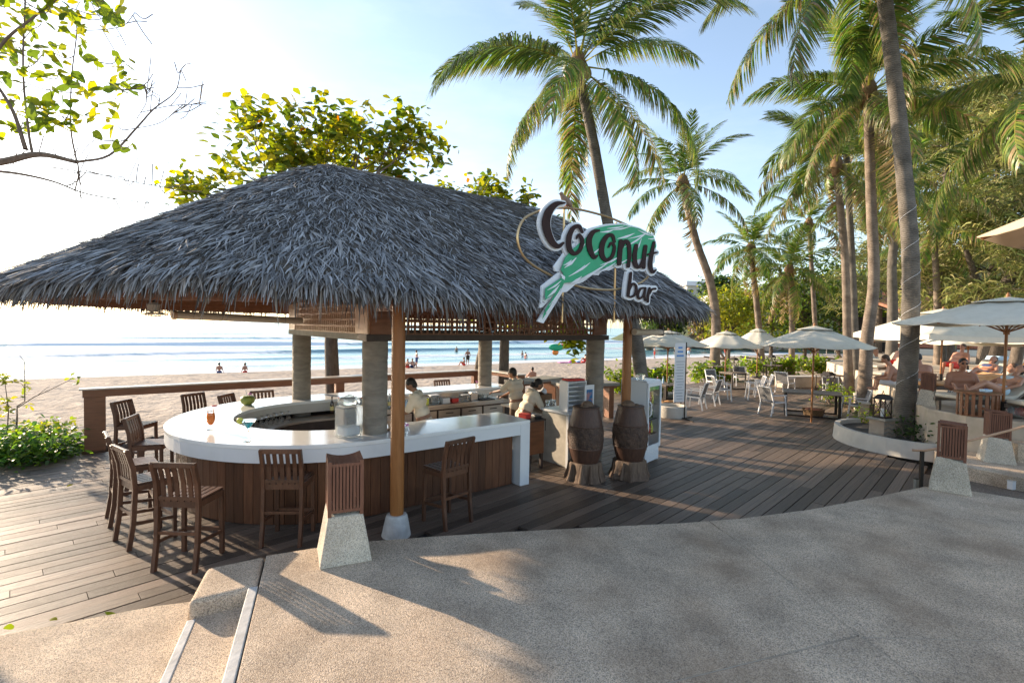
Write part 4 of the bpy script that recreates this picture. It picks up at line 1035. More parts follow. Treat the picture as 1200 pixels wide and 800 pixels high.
def bottle(e1, e2, z, m, h, label, group, cap='black', sticker=True):
    t = kthing('bottle', label, 'bottle', e1, e2, z, rng.uniform(0, 6), group)
    r = .036
    MB().lathe([(r * .9, 0), (r, .01), (r, h * .55), (r * .8, h * .66), (.013, h * .76), (.012, h * .95), (.014, h)], 14).build('glass', M[m], t, True)
    if sticker: MB().lathe([(r + .0015, h * .16), (r + .0015, h * .42)], 14).build('sticker', M['label'], t)
    MB().lathe([(.0155, h * .93), (.0155, h * 1.02)], 10).build('cap', M[cap], t)
bm_ = ['bottle_dark', 'bottle_clear', 'bottle_green', 'bottle_red', 'bottle_clear', 'bottle_dark', 'bottle_red', 'bottle_green', 'bottle_clear', 'bottle_clear']
for i in range(10):
    kind = {'bottle_dark': 'dark brown', 'bottle_clear': 'clear', 'bottle_green': 'green', 'bottle_red': 'red'}[bm_[i]]
    bottle(.42 + .155 * i, 3.28 + .05 * (i % 2), .856, bm_[i], (.33, .30, .29, .31, .27)[i % 5], kind + ' glass bottle standing on the steel back bench near the rear stone column', kind + ' bottles on the back bench', cap=('black', 'red_cloth', 'white_paint')[i % 3])
# hanging glasses on the inner shelf
def stem_glass(e1, e2):
    t = kthing('stem_glass', 'clear stem glass standing upside down on the inner steel shelf', 'glass', e1, e2, .801, 0, 'stem glasses on the inner steel shelf')
    MB().lathe([(.036, 0), (.040, .05), (.030, .085), (.006, .10), (.006, .165), (.034, .175), (.034, .178)], 12).build('bowl', M['glass'], t, True)
for i in range(12):
    a = math.pi * (.60 + .018 * i); stem_glass(1.36 * math.cos(a) * (1 - .10 * (i % 2)), CY + 1.36 * math.sin(a) * (1 - .10 * (i % 2)))
for i in range(5):
    t = kthing('shaker_tin', 'steel mixing tin on the near inner shelf of the bar', 'shaker', -.75 + i * .17, .62 + .05 * (i % 2), .80, 0, 'mixing tins inside the bar')
    MB().lathe([(.035, 0), (.045, .16), (.046, .165)], 14).build('tin', M['steel'], t, True); MB().lathe([(.046, .165), (.03, .21), (.02, .22), (.02, .235)], 14).build('tin_lid', M['white_paint' if i % 2 else 'steel'], t, True)
def vase(e1, e2, lab):
    t = kthing('flower_vase', lab, 'vase', e1, e2, 1.101)
    MB().lathe([(.03, 0), (.035, .03), (.02, .07), (.025, .09)], 12).build('vase', M['frost'], t, True); mb = MB()
    for k in range(7): a = k * .9; mb.ball((.025 * math.cos(a), .025 * math.sin(a), .11 + .012 * (k % 4)), (.016, .016, .010), 8, 5)
    mb.build('blossom', M['pink_flower'], t, True); MB().tube([(0, 0, .05), (.01, 0, .13)], .003, 5).build('stem', M['green_nut'], t)
vase(.36, -.30, 'small orchid vase on the front counter by the round post'); vase(1.95, 3.75, 'small orchid vase on the rear counter behind the nearest bartender'); vase(4.3, 3.8, 'small vase on the rear counter near its far end')
t = kthing('menu_holder', 'small wooden menu holder beside the orchid vase', 'menu holder', .30, .02, 1.101, .3); MB().box((0, 0, .012), (.2, .12, .024)).build('base', M['pale_wood'], t); MB().box((0, .02, .08), (.16, .012, .12), Matrix.Rotation(-.2, 3, 'X')).build('card', M['pale_wood'], t)
# garnish tubs along the rear bench
tubs = [('pale_blue', .26), ('label', .2), ('lime', .17), ('frost', .24), ('white_paint', .2), ('red_cloth', .18), ('frost', .22), ('steel', .2)]
for i, (m_, w) in enumerate(tubs):
    nm = {'pale_blue': 'pale blue', 'label': 'straw coloured', 'lime': 'yellow', 'frost': 'clear', 'white_paint': 'white', 'red_cloth': 'red', 'steel': 'steel'}[m_]
    t = kthing('garnish_tub', nm + ' garnish tub on the steel rear bench', 'tub', 1.95 + i * .27, 3.25 + .04 * (i % 2), .856, 0, nm + ' tubs on the rear bench')
    h = (.12, .09, .15, .19)[i % 4]; MB().box((0, 0, h / 2), (w, .18, h)).build('tub', M[m_], t, bevel=.012); MB().box((0, 0, h + .009), (w * .96, .17, .014)).build('lid', M['frost' if m_ != 'frost' else 'white_paint'], t, bevel=.004)
t = kthing('tumbler_rack', 'tray of clear tumblers on the rear bench between the bartenders', 'tray', 4.15, 3.2, .856); MB().box((0, 0, .01), (.4, .3, .02)).build('tray', M['black'], t)
for i in range(6): MB().lathe([(.03, .02), (.037, .14), (.035, .14), (.028, .03)], 12, (-.13 + .13 * (i % 3), -.07 + .14 * (i // 3), 0)).build('tumbler', M['glass'], t, True)

# cabinets at the open end
t = kthing('half_cabinet', 'reddish wooden half height cabinet at the bar entrance', 'cabinet', 3.22, .32); MB().box((0, 0, .60), (.36, .42, .62)).build('carcass', M['rail'], t, bevel=.006); MB().box((-.19, 0, .6), (.02, .38, .56)).build('door', M['rail'], t)
for sx in (-1, 1):
    for sy in (-1, 1): MB().box((sx * .15, sy * .17, .145), (.05, .05, .29)).build('leg', M['dark_beam'], t)
MB().box((0, 0, .925), (.40, .46, .03)).build('top', M['dark_beam'], t)
t = kthing('red_box', 'small red plastic box on the half height cabinet', 'box', 3.12, .36, .941, .2); MB().box((0, 0, .04), (.14, .2, .08)).build('box', M['red_cloth'], t, bevel=.012); MB().box((0, 0, .086), (.145, .205, .012)).build('lid', M['red_cloth'], t, bevel=.004)
t = kthing('card_terminal', 'black card terminal with cables on the half height cabinet', 'terminal', 3.32, .25, .941, -.2); MB().box((0, 0, .03), (.13, .2, .05)).build('body', M['black'], t, bevel=.01); MB().box((0, .05, .058), (.09, .06, .008)).build('screen', M['steel'], t); MB().tube([(0, -.1, .02), (.06, -.14, .02), (.08, -.22, .02), (.06, -.24, -.2)], .006, 6).build('cable', M['black'], t)
t = kthing('cement_cabinet', 'pale rendered service counter with light stone top beside the barrels', 'counter', 4.12, .20); MB().box((0, 0, .505), (.72, .78, 1.01)).build('body', M['cement'], t, bevel=.01); MB().box((0, 0, 1.032), (.78, .84, .04)).build('top', M['cement_top'], t, bevel=.008); MB().box((-.366, -.36, .5), (.02, .06, 1.0)).build('corner_trim', M['white_fascia'], t)
t = kthing('letter_tray', 'white tiered paper tray unit with a blue poster on its side', 'tray unit', 4.15, .12, 1.053, -.12)
MB().box((0, .13, .29), (.44, .02, .58)).build('back', M['white_paint'], t); MB().box((.22, 0, .29), (.02, .28, .58)).build('side', M['white_paint'], t); MB().box((-.22, .0, .29), (.02, .28, .58)).build('side', M['white_paint'], t)
for i in range(7): MB().box((0, -.005, .02 + i * .09), (.42, .26, .014)).build('shelf', M['white_paint'], t)
MB().box((0, -.01, .60), (.4, .22, .03)).build('folder', M['red_cloth'], t)
M['poster'] = mat('sea_poster', (.02, .13, .30), (.55, .20, .10), rough=.5, scale=4, contrast=(.45, .6)); MB().box((.2325, 0, .30), (.004, .2, .34)).build('poster', M['poster'], t)
t2 = kthing('notice_board', 'small white notice panel with blue seaside picture facing the deck', 'notice', 4.02, -.165, 1.053, .0); MB().box((.30, 0, .26), (.26, .014, .5)).build('panel', M['white_paint'], t2); MB().box((.30, -.009, .24), (.17, .004, .36)).build('picture', M['poster'], t2)
t = kthing('carton', 'brown cardboard carton with white bags on the service bench', 'carton', 4.6, 1.6, .86, .2); M['card'] = mat('cardboard', (.14, .075, .04), (.20, .11, .06), rough=.85, scale=5); MB().box((0, 0, .15), (.42, .32, .3)).build('carton', M['card'], t, bevel=.006); MB().box((-.1, 0, .33), (.16, .3, .01), Matrix.Rotation(.5, 3, 'Y')).build('flap', M['card'], t)
mb = MB(); mb.ball((.05, 0, .32), (.12, .1, .07), 10, 6); mb.ball((.14, .04, .33), (.08, .08, .09), 10, 6); mb.build('plastic_bag', M['white_paint'], t, True)
t = kthing('prep_bench', 'steel preparation bench on the service side of the bar', 'bench', 4.5, 1.65); MB().box((0, 0, .84), (.9, 1.5, .035)).build('top', M['steel'], t); MB().box((0, 0, .3), (.8, 1.4, .03)).build('shelf', M['steel'], t)
for sx in (-1, 1):
    for sy in (-1, 1): MB().tube([(sx * .4, sy * .7, 0), (sx * .4, sy * .7, .83)], .02, 8).build('leg', M['steel'], t)
t = kthing('container_stack', 'stack of clear takeaway containers on the service bench', 'containers', 4.5, 1.15, .86)
for i in range(7): MB().box((0, 0, .02 + i * .032), (.2 - .004 * (i % 2), .15, .028)).build('container', M['frost'], t, bevel=.006)

# barrels on stumps
def barrel(e1, e2, rz, lab):
    t = kthing('barrel', lab, 'barrel', e1, e2, 0, rz); t.scale = (.88, .88, .97)
    MB().lathe([(.40, 0), (.37, .04), (.33, .16), (.325, .30), (.30, .33)], 40, (0, 0, 0), lambda a, z: 1 + (.10 * math.sin(7 * a + 1) + .05 * math.sin(13 * a + 2)) * (1.0 - z * 1.5)).build('stump_base', M['stump'], t, True)
    for k in range(9):
        a = k * .7 + rng.uniform(-.2, .2); MB().tube([(.40 * math.cos(a), .40 * math.sin(a), .0), (.35 * math.cos(a), .35 * math.sin(a), .12), (.325 * math.cos(a + .05), .325 * math.sin(a + .05), .31)], [.045, .035, .022], 8).build('root', M['stump'], t, True)
    def w(z): return .255 + .10 * math.sin(math.pi * min(max((z - .30) / 1.03, 0), 1) ** .9)
    zz = np.linspace(.32, .60, 6); MB().lathe([(w(z), z) for z in zz], 28).build('lower_staves', M['barrel'], t, True)
    zz = np.linspace(.60, .98, 14); MB().lathe([(w(z) + .004, z) for z in zz], 60, (0, 0, 0), lambda a, z: 1 + .022 * math.sin(9 * a + 14 * z) * math.sin(23 * z + 3 * a) + .012 * math.sin(25 * a + 30 * z)).build('carved_band', M['barrel_carved'], t, True)
    zz = np.linspace(.98, 1.33, 7); MB().lathe([(w(z), z) for z in zz] + [(.23, 1.335), (.225, 1.30)], 28).build('upper_staves', M['barrel'], t, True)
    for z in (.59, .99, 1.32): MB().lathe([(w(z) + .012, z - .012), (w(z) + .016, z), (w(z) + .012, z + .012)], 28).build('hoop', M['barrel'], t, True)
    mb = MB(); mb.ball((.05, .02, 1.33), (.15, .12, .10), 12, 8); mb.ball((-.1, -.05, 1.31), (.09, .09, .06), 10, 6); mb.build('lid_knot', M['stump'], t, True)
barrel(3.58, -.80, 0, 'carved dark wooden barrel on a stump with sunlit roots, next to the service counter')
barrel(4.36, -1.16, 2.0, 'carved dark wooden barrel on a stump in front of the post, by the fridge')
# fridge
t = thing('display_fridge', 'tall white drinks fridge with glass door and green header', 'fridge', (2.66, 10.12, 0), R(48.6))
MB().box((0, .27, .86), (.60, .03, 1.58)).build('back_wall', M['fridge'], t); 
for s in (-1, 1): MB().box((s * .29, 0, .86), (.03, .54, 1.58)).build('side_wall', M['fridge'], t)
MB().box((0, 0, 1.63), (.61, .57, .05)).build('top_panel', M['fridge'], t, bevel=.01); MB().box((0, 0, .15), (.60, .56, .27)).build('compressor_box', M['fridge'], t, bevel=.01)
for i in range(6): MB().box((0, -.287, .06 + i * .035), (.48, .012, .014)).build('grille_slat', M['white_paint'], t)
d = MB().box((0, -.295, 1.575), (.60, .035, .08)).build('door', M['fridge'], t); MB().box((0, -.295, .325), (.60, .035, .07)).build('door_rail', M['fridge'], d)
for s in (-1, 1): MB().box((s * .272, -.295, .95), (.056, .036, 1.2)).build('door_stile', M['fridge'], d)
MB().box((0, -.296, .95), (.49, .008, 1.19)).build('pane', M['glass'], d); MB().tube([(-.25, -.32, 1.25), (-.25, -.36, 1.2), (-.25, -.36, 1.0), (-.25, -.32, .95)], .014, 8).build('handle', M['white_paint'], d, True)
M['fridge_header'] = mat('fridge_header', (.03, .38, .10), (.3, .6, .2), rough=.5, scale=6); MB().box((0, -.27, 1.50), (.5, .01, .1)).build('header', M['fridge_header'], t)
for z in (.55, .85, 1.15): MB().box((0, 0, z), (.54, .48, .012)).build('shelf', M['fridge_dark'], t)
fc = ['bottle_green', 'bottle_dark', 'bottle_red', 'lime', 'pale_blue', 'bottle_green']
for z in (.556, .856, 1.156):
    for i in range(5):
        MB().lathe([(.035, 0), (.035, .13), (.013, .19), (.013, .23)], 10, (-.2 + i * .1, -.15, z)).build('drink_bottle', M[fc[(i + int(z * 10)) % 6]], t, True)
t = thing('green_box', 'small clear green box lying on top of the fridge', 'box', (2.62, 10.05, 1.656), .5); MB().box((0, 0, .05), (.16, .12, .1)).build('box', M['frost'], t, bevel=.008); MB().box((0, 0, .106), (.17, .13, .012)).build('lid', M['green_nut'], t)
t = thing('service_table', 'white service table with leaning pan behind the barrels', 'table', K(5.0, .75), KA); MB().box((0, 0, .85), (.7, .6, .05)).build('top', M['white_paint'], t, bevel=.01); MB().box((0, .0, .42), (.66, .56, .8)).build('body', M['fridge'], t); MB().tube([(-.2, -.2, .88), (-.26, -.1, 1.2)], .01, 6).build('handle', M['black'], t)

# ================================================================== BOLLARDS
def bollard(loc, rz, lab, sc=1.0, tip=.13):
    t = thing('lantern_bollard', lab, 'bollard', loc, rz); t.scale = (sc,) * 3
    b, c = .245, .165
    mb = MB(); mb.add([(-b, -b, 0), (b, -b, 0), (b, b, 0), (-b, b, 0), (-c, -c, .46), (c, -c, .46), (c, c, .52), (-c, c, .52)], [(3, 2, 1, 0), (4, 5, 6, 7), (0, 1, 5, 4), (1, 2, 6, 5), (2, 3, 7, 6), (3, 0, 4, 7)])
    mb.build('pebble_base', M['bollard'], t, bevel=.012)
    for sx in (-1, 1):
        for sy in (-1, 1): MB().box((sx * .15, sy * .15, .73), (.035, .035, .54)).build('corner_post', M['lantern_wood'], t)
    for k in range(4):
        r = Matrix.Rotation(k * math.pi / 2, 3, 'Z')
        for i in range(8):
            p = r @ Vector((-.112 + i * .032, -.155, 0)); 
            MB().box((p.x, p.y, .735), (.023, .016, .46), r).build('slat', M['lantern_wood'], t)
        for z in (.51, .965): p = r @ Vector((0, -.155, z)); MB().box(p, (.27, .02, .03), r).build('rail', M['lantern_wood'], t)
    mb = MB(); n = 6
    vs = []; 
    for i in range(n + 1):
        x = -.165 + .33 * i / n; z = .965 + .035 * (2 * i / n - 1) ** 2 + .0
        vs += [(x, -.145, z), (x, .145, z + .02), (x, -.145, z - .022), (x, .145, z - .002)]
    fs = []
    for i in range(n):
        a = i * 4; fs += [(a, a + 4, a + 5, a + 1), (a + 2, a + 3, a + 7, a + 6), (a, a + 2, a + 6, a + 4), (a + 1, a + 5, a + 7, a + 3)]
    fs += [(0, 1, 3, 2), (n * 4, n * 4 + 2, n * 4 + 3, n * 4 + 1)]
    mb.add(vs, fs); mb.build('curved_top', M['lantern_wood'], t)
    MB().box((0, 0, .73), (.2, .2, .42)).build('lamp_box', M['dark_beam'], t); MB().lathe([(.05, .95), (.06, .955)], 14).build('lamp', M['frost'], t, True)
    return t
bollard((-1.67, 4.96, TZ), R(24), 'pebble bollard with slatted wooden lantern by the front post and terrace steps')
bollard((6.66, 7.42, TZ), R(49), 'pebble bollard with slatted wooden lantern at the lower end of the metal handrail', 1.0)
bollard((8.95, 9.05, .36), R(60), 'pebble bollard with slatted wooden lantern half way up beside the sunbed terrace', .92)
bollard((9.55, 11.3, SZ), R(40), 'short slatted lantern bollard on the sunbed terrace behind the palm planter', .72)
t = thing('handrail', 'round metal handrail with wooden grip rising to the sunbed terrace', 'handrail', (6.38, 7.8, 0), 0)
MB().tube([(.16, .2, .79), (.28, .12, .80), (.55, .10, .86), (3.4, .15, 1.62), (5.2, .1, 2.1)], .019, 10).build('grip', M['pale_wood'], t, True)
for x, y, z0, z1 in ((.26, .12, 0, .79), (2.0, .12, .13, 1.24)): MB().box((x, y, (z0 + z1) / 2), (.05, .035, z1 - z0)).build('upright', M['iron'], t)
t = thing('stub_post', 'short grey metal stub post at the deck corner', 'post', (6.40, 7.72, 0), .2); MB().box((0, 0, .2), (.06, .04, .4)).build('stub', M['beam'], t); MB().box((0, 0, .405), (.07, .05, .01)).build('cap', M['iron'], t)
t = thing('step_marker', 'small pale step marker on the lower pebble path', 'marker', gp(1186, 573, .14), .3); MB().box((0, 0, .07), (.12, .08, .14)).build('block', M['white_paint'], t, bevel=.006); MB().box((0, 0, .145), (.13, .09, .01)).build('cap', M['nosing'], t)
# ================================================================== RIGHT HAND DECK: planters, umbrellas, tables, chairs
t = thing('palm_planter', 'low curved cream planter wall around the big palm', 'planter', (9.55, 11.75, 0))
n = 22; vs = []; fs = []
for i in range(n + 1):
    a = R(95 + 215 * i / n); c, s = math.cos(a), math.sin(a)
    for r, z in ((1.50, 0), (1.47, .36), (1.36, .36), (1.34, .1)): vs.append((c * r * 1.0, s * r * 1.12, z))
for i in range(n):
    for k in range(3): a = i * 4 + k; fs.append((a, a + 4, a + 5, a + 1))
MB().add(vs, fs).build('planter_wall', M['pale_plaster'], t, False)
MB().prism([(math.cos(R(95 + 215 * i / n)) * 1.36, math.sin(R(95 + 215 * i / n)) * 1.5) for i in range(n + 1)] + [(1.0, -.3), (.6, .8)], -.1, .26).build('soil', M['dark_rock'], t)
def lantern(loc, lab, sc=1.0):
    t = thing('candle_lantern', lab, 'lantern', loc, .4); t.scale = (sc,) * 3; mb = MB()
    MB().box((0, 0, .015), (.25, .25, .03)).build('base', M['iron'], t); MB().add([(-.14, -.14, .40), (.14, -.14, .40), (.14, .14, .40), (-.14, .14, .40), (-.07, -.07, .50), (.07, -.07, .50), (.07, .07, .50), (-.07, .07, .50), ], [(3, 2, 1, 0), (4, 5, 6, 7), (0, 1, 5, 4), (1, 2, 6, 5), (2, 3, 7, 6), (3, 0, 4, 7)]).build('roof', M['iron'], t)
    for sx in (-1, 1):
        for sy in (-1, 1): mb.box((sx * .11, sy * .11, .215), (.018, .018, .37))
    for k in range(4):
        r = Matrix.Rotation(k * math.pi / 2, 3, 'Z'); 
        mb.bar(r @ Vector((-.11, -.11, .04)), r @ Vector((.11, -.11, .39)), .008, .008); mb.bar(r @ Vector((.11, -.11, .04)), r @ Vector((-.11, -.11, .39)), .008, .008)
    mb.build('cage', M['iron'], t); MB().lathe([(.035, .03), (.035, .2), (.01, .205)], 12).build('candle', M['white'], t, True); MB().tube([(-.04, 0, .5), (0, 0, .58), (.04, 0, .5)], .008, 6).build('handle', M['iron'], t)
t = thing('lantern_pedestal', 'small stone pedestal with wavy carving inside the palm planter', 'pedestal', (8.75, 11.6, .2), .3); MB().box((0, 0, .22), (.36, .36, .44)).build('shaft', M['rock'], t, bevel=.01); MB().box((0, 0, .465), (.46, .46, .05)).build('cap', M['beam'], t, bevel=.008)
for k in range(4): MB().tube([(-.18, -.19, .06 + k * .1), (-.06, -.19, .1 + k * .1), (.06, -.19, .04 + k * .1), (.18, -.19, .08 + k * .1)], .012, 6).build('carved_wave', M['beam'], t, True)
lantern((8.75, 11.6, .69), 'black iron candle lantern on the pedestal by the big palm trunk', 1.1)
t = thing('round_planter', 'low round cream planter beside the drinks fridge', 'planter', gp(787, 488), 0); MB().lathe([(.42, 0), (.44, .05), (.44, .34), (.40, .36), (.37, .34), (.36, .24)], 24).build('bowl', M['pale_plaster'], t, True); MB().lathe([(.36, .2), (.30, .25), (.02, .28)], 16).build('soil', M['dark_rock'], t)
t = thing('menu_banner', 'tall white printed menu banner on a black stand', 'banner', gp(802, 491), R(20)); MB().tube([(0, 0, .04), (0, 0, 2.3)], .016, 8).build('pole', M['iron'], t); 
for a in (.4, 2.5, 4.6): MB().bar((0, 0, .03), (.45 * math.cos(a), .45 * math.sin(a), .015), .04, .02).build('foot', M['iron'], t)
MB().box((-.22, 0, 1.40), (.38, .012, 1.75)).build('panel', M['white_paint'], t)
M['print_blue'] = mat('blue_print', (.10, .28, .62), rough=.6); M['print_grey'] = mat('grey_print', (.35, .37, .40), rough=.6)
for i in range(14): MB().box((-.22 + rng.uniform(-.03, .03), -.0085, .62 + i * .085), (rng.uniform(.2, .32), .003, .02)).build('text_line', M['print_grey'], t)
for i in range(3): MB().box((-.22, -.0085, 1.90 + i * .12), (.25 - .05 * i, .003, .05)).build('text_line', M['print_blue'], t)

def umbrella(loc, r, ze, za, lab, n=8, rot=0, m='canvas', pole_to=0.0, group=None, valance=.0, vent=True, base=True):
    """loc ground point; canopy eave at height ze, apex at za above loc"""
    t = thing('parasol', lab, 'parasol', loc, rot, group)
    def rad(k): return r * (1.0)
    rows = [(1.0, 0.0), (.72, .30), (.45, .60), (.22, .86)]
    mb = MB(); vs = []; sub = 4
    N = n * sub
    for fr, h in rows:
        for i in range(N):
            k, f = divmod(i, sub); f /= sub
            a0, a1 = 2 * math.pi * k / n, 2 * math.pi * (k + 1) / n
            x = (math.cos(a0) * (1 - f) + math.cos(a1) * f) * fr * r; y = (math.sin(a0) * (1 - f) + math.sin(a1) * f) * fr * r
            sagv = -.05 * r * math.sin(math.pi * f) * fr * .6
            vs.append((x, y, ze + (za - ze) * h + sagv))
    fs = [(i * N + k, i * N + (k + 1) % N, (i + 1) * N + (k + 1) % N, (i + 1) * N + k) for i in range(len(rows) - 1) for k in range(N)]
    mb.add(vs, fs)
    o = mb.build('canopy', M[m], t, True); so = o.modifiers.new('thick', 'SOLIDIFY'); so.thickness = .012
    if valance:
        vv = [(v[0], v[1], v[2]) for v in vs[:N]] + [(v[0] * 1.004, v[1] * 1.004, v[2] - valance) for v in vs[:N]]
        MB().add(vv, [(k, (k + 1) % N, N + (k + 1) % N, N + k) for k in range(N)]).build('valance', M[m], t)
    cap = []; 
    for fr, h in ((.30, .84), (.02, 1.02)):
        for i in range(n): a = 2 * math.pi * i / n; cap.append((math.cos(a) * fr * r, math.sin(a) * fr * r, ze + (za - ze) * h))
    c = MB().add(cap, [(k, (k + 1) % n, n + (k + 1) % n, n + k) for k in range(n)] + [tuple(range(n, 2 * n))]).build('vent_cap', M[m], t); so = c.modifiers.new('thick', 'SOLIDIFY'); so.thickness = .01
    for i in range(n):
        a = 2 * math.pi * i / n; MB().bar((0, 0, ze + (za - ze) * .93), (math.cos(a) * r * .985, math.sin(a) * r * .985, ze - .022), .022, .03).build('rib', M['post'], t)
        MB().bar((0, 0, ze - .18), (math.cos(a) * r * .5, math.sin(a) * r * .5, ze + (za - ze) * .46), .016, .022).build('strut', M['post'], t)
    MB().tube([(0, 0, pole_to), (0, 0, za + .03)], .026, 10).build('pole', M['post'], t, True); MB().lathe([(.03, za), (.04, za + .04), (.01, za + .1)], 10).build('finial', M['post'], t, True)
    MB().lathe([(.05, ze - .22), (.05, ze - .14)], 10).build('hub', M['post'], t)
    if base: MB().lathe([(.28, pole_to), (.28, pole_to + .06), (.06, pole_to + .1), (.05, pole_to + .3)], 16).build('base', M['iron'], t, True)
    return t
def ground_at(x, Y, z): p_ = px(x, 400, Y); return (p_.x, p_.y, z)
umbrella(ground_at(783, 19, 0), 1.5, 2.08, 2.62, 'cream parasol closest to the right hand corner of the thatched roof', rot=.3)
umbrella(ground_at(851, 23, 0), 1.6, 1.92, 2.62, 'cream parasol over tables beside the slim leaning palm trunk', rot=.1)
umbrella(ground_at(888, 30, -.2), 1.55, 2.05, 3.0, 'cream parasol in front of the beach hedge, beneath the short palm', rot=.5)
umbrella(ground_at(954, 14.6, 0), 1.52, 2.26, 2.84, 'cream parasol standing through the square deck table', rot=.2, base=False)
umbrella(ground_at(1104, 16.5, SZ), 2.5, 1.62, 2.45, 'large square white parasol with valance over the sunbeds', n=4, rot=.75, valance=.16)
umbrella(ground_at(1179, 9.9, SZ), 1.85, 1.86, 2.38, 'cream parasol with wooden pole above the lying sunbather', rot=.25)
umbrella(ground_at(1135, 21, SZ), 1.7, 1.22, 1.9, 'low white parasol behind the seated men', rot=.6)
umbrella(ground_at(1205, 19, SZ), 1.8, 1.35, 2.0, 'white parasol in front of the restaurant posts', rot=.1)
umbrella(ground_at(1022, 30, .2), 1.5, 2.0, 2.8, 'tan parasol between the palm trunks', rot=.2, m='canvas_tan')
umbrella((5.64, 3.0, TZ), 2.1, 3.24, 4.1, 'tan parasol over the pebble terrace, its underside in view', rot=R(132), m='canvas_tan')

def make_table():
    t = thing('deck_table', 'x', 'table', group='square deck tables'); 
    for i in range(7): MB().box((0, -.36 + i * .12, .735), (.84, .112, .03)).build('top_plank', M['table'], t)
    for sx in (-1, 1):
        for sy in (-1, 1): MB().box((sx * .38, sy * .38, .36), (.04, .04, .72)).build('leg', M['iron'], t)
    for s in (-1, 1): MB().box((0, s * .38, .025), (.76, .04, .04)).build('foot_bar', M['iron'], t); MB().box((s * .38, 0, .69), (.04, .76, .05)).build('apron', M['iron'], t)
    return t
tb = make_table()
TBL = [(gp(950, 486), R(-28), 'square dark deck table with iron legs around the parasol pole', 1.35), (gp(779, 474), R(30), 'square deck table with glasses beside the menu banner', 1.0), (gp(858, 455), R(20), 'square deck table under the parasol by the leaning palm', 1.0), (gp(905, 443), R(50), 'square deck table near the white lantern by the hedge', 1.0), (gp(838, 445), R(10), 'square deck table at the sand edge beside the slim palm', 1.0), (gp(972, 458), R(10), 'square deck table behind the parasol table, by the palm planter', 1.0)]
for i, (l, r, lab, sc) in enumerate(TBL):
    o = place(tb, i == 0, l, r, lab)
    o.scale = (1.9, 1.35, 1.0) if i == 0 else (sc, sc, 1.0)
t = thing('wicker_basket', 'brown wicker basket under the parasol table', 'basket', gp(953, 487), R(-28)); MB().lathe([(.26, 0), (.32, .2), (.33, .22), (.30, .22), (.28, .05)], 20, wob=lambda a, z: 1 + .02 * math.sin(24 * a + 60 * z)).build('basket', M['fibre'], t, True); MB().lathe([(.30, .17), (.2, .23), (.02, .25)], 14).build('towels', M['terracotta'], t, True)
t = thing('wicker_basket', 'brown wicker basket under the table beside the menu banner', 'basket', gp(783, 477), 0); MB().lathe([(.2, 0), (.25, .22), (.22, .22), (.2, .05)], 18, wob=lambda a, z: 1 + .02 * math.sin(24 * a + 60 * z)).build('basket', M['fibre'], t, True); MB().lathe([(.21, .18), (.02, .25)], 12).build('towels', M['orange_towel'], t, True)
for i, (x, y, c_) in enumerate(((770, 446, 'bottle_red'), (775, 447, 'pale_blue'), (781, 447, 'bottle_green'))):
    g_ = gp(779, 474); t = thing('sauce_bottle', ('red', 'pale blue', 'green')[i] + ' sauce bottle on the table beside the banner', 'bottle', (g_.x - .25 + i * .2, g_.y + .1, .752), 0); MB().lathe([(.035, 0), (.035, .14), (.014, .18), (.014, .22)], 10).build('bottle', M[c_], t, True); MB().lathe([(.016, .22), (.016, .24)], 8).build('cap', M['white_paint'], t)
def make_chair():
    t = thing('deck_chair', 'x', 'chair', group='white framed deck chairs with grey sling'); w = .27
    for s in (-1, 1):
        MB().bar((s * w, -.30, 0), (s * w, -.20, .46), .028, .04, (0, 1, 0)).build('leg', M['white_paint'], t); MB().bar((s * w, .28, 0), (s * w, .22, .64), .028, .04, (0, 1, 0)).build('leg', M['white_paint'], t)
        MB().bar((s * w, -.20, .40), (s * w, -.36, .92), .028, .04, (0, 1, 0)).build('back_upright', M['white_paint'], t); MB().bar((s * w, -.26, .655), (s * w, .27, .655), .045, .024).build('armrest', M['white_paint'], t); MB().bar((s * w, -.22, .42), (s * w, .25, .44), .026, .04).build('seat_rail', M['white_paint'], t)
    MB().bar((-w, -.36, .91), (w, -.36, .91), .03, .03).build('top_rail', M['white_paint'], t)
    MB().box((0, .01, .435), (.50, .46, .02)).build('seat', M['mesh_grey'], t); MB().bar((0, -.23, .50), (0, -.35, .89), .50, .016, (0, 1, 0)).build('backrest', M['mesh_grey'], t)
    return t
ch = make_chair()
CH = [((1001, 490), 75, 'white deck chair with arms pulled up to the parasol table, beside the palm planter'), ((905, 486), -75, 'white deck chair on the kiosk side of the parasol table'), ((975, 470), 160, 'white deck chair on the far side of the parasol table'),
      ((815, 479), 55, 'white deck chair with dark sling back closest to the menu banner'), ((831, 474), 50, 'white deck chair with dark sling back, second along from the menu banner'), ((846, 469), -100, 'deck chair facing the table under the leaning palm parasol'),
      ((884, 468), 75, 'white deck chair drawn out from the parasol by the leaning palm'), ((893, 465), 70, 'white deck chair overlapping the one drawn out on the open deck'), ((920, 460), -60, 'white deck chair turned towards the hedge table'), ((868, 452), 170, 'deck chair beyond the table under the leaning palm'), ((838, 458), 200, 'deck chair on the sand side of the table by the slim palm'), ((985, 452), 30, 'white deck chair near the low planter wall under the tall palms')]
for i, (p_, r_, lab) in enumerate(CH): place(ch, i == 0, gp(*p_), R(r_), lab)
t = thing('low_wall', 'cream garden wall with planting below the tall palm trunks', 'wall', (11.0, 15.4, 0), R(58)); MB().box((1.0, 0, .26), (3.2, .25, .52)).build('wall', M['plaster'], t, bevel=.015); MB().box((1.0, 0, .535), (3.26, .31, .035)).build('coping', M['pale_plaster'], t, bevel=.01)
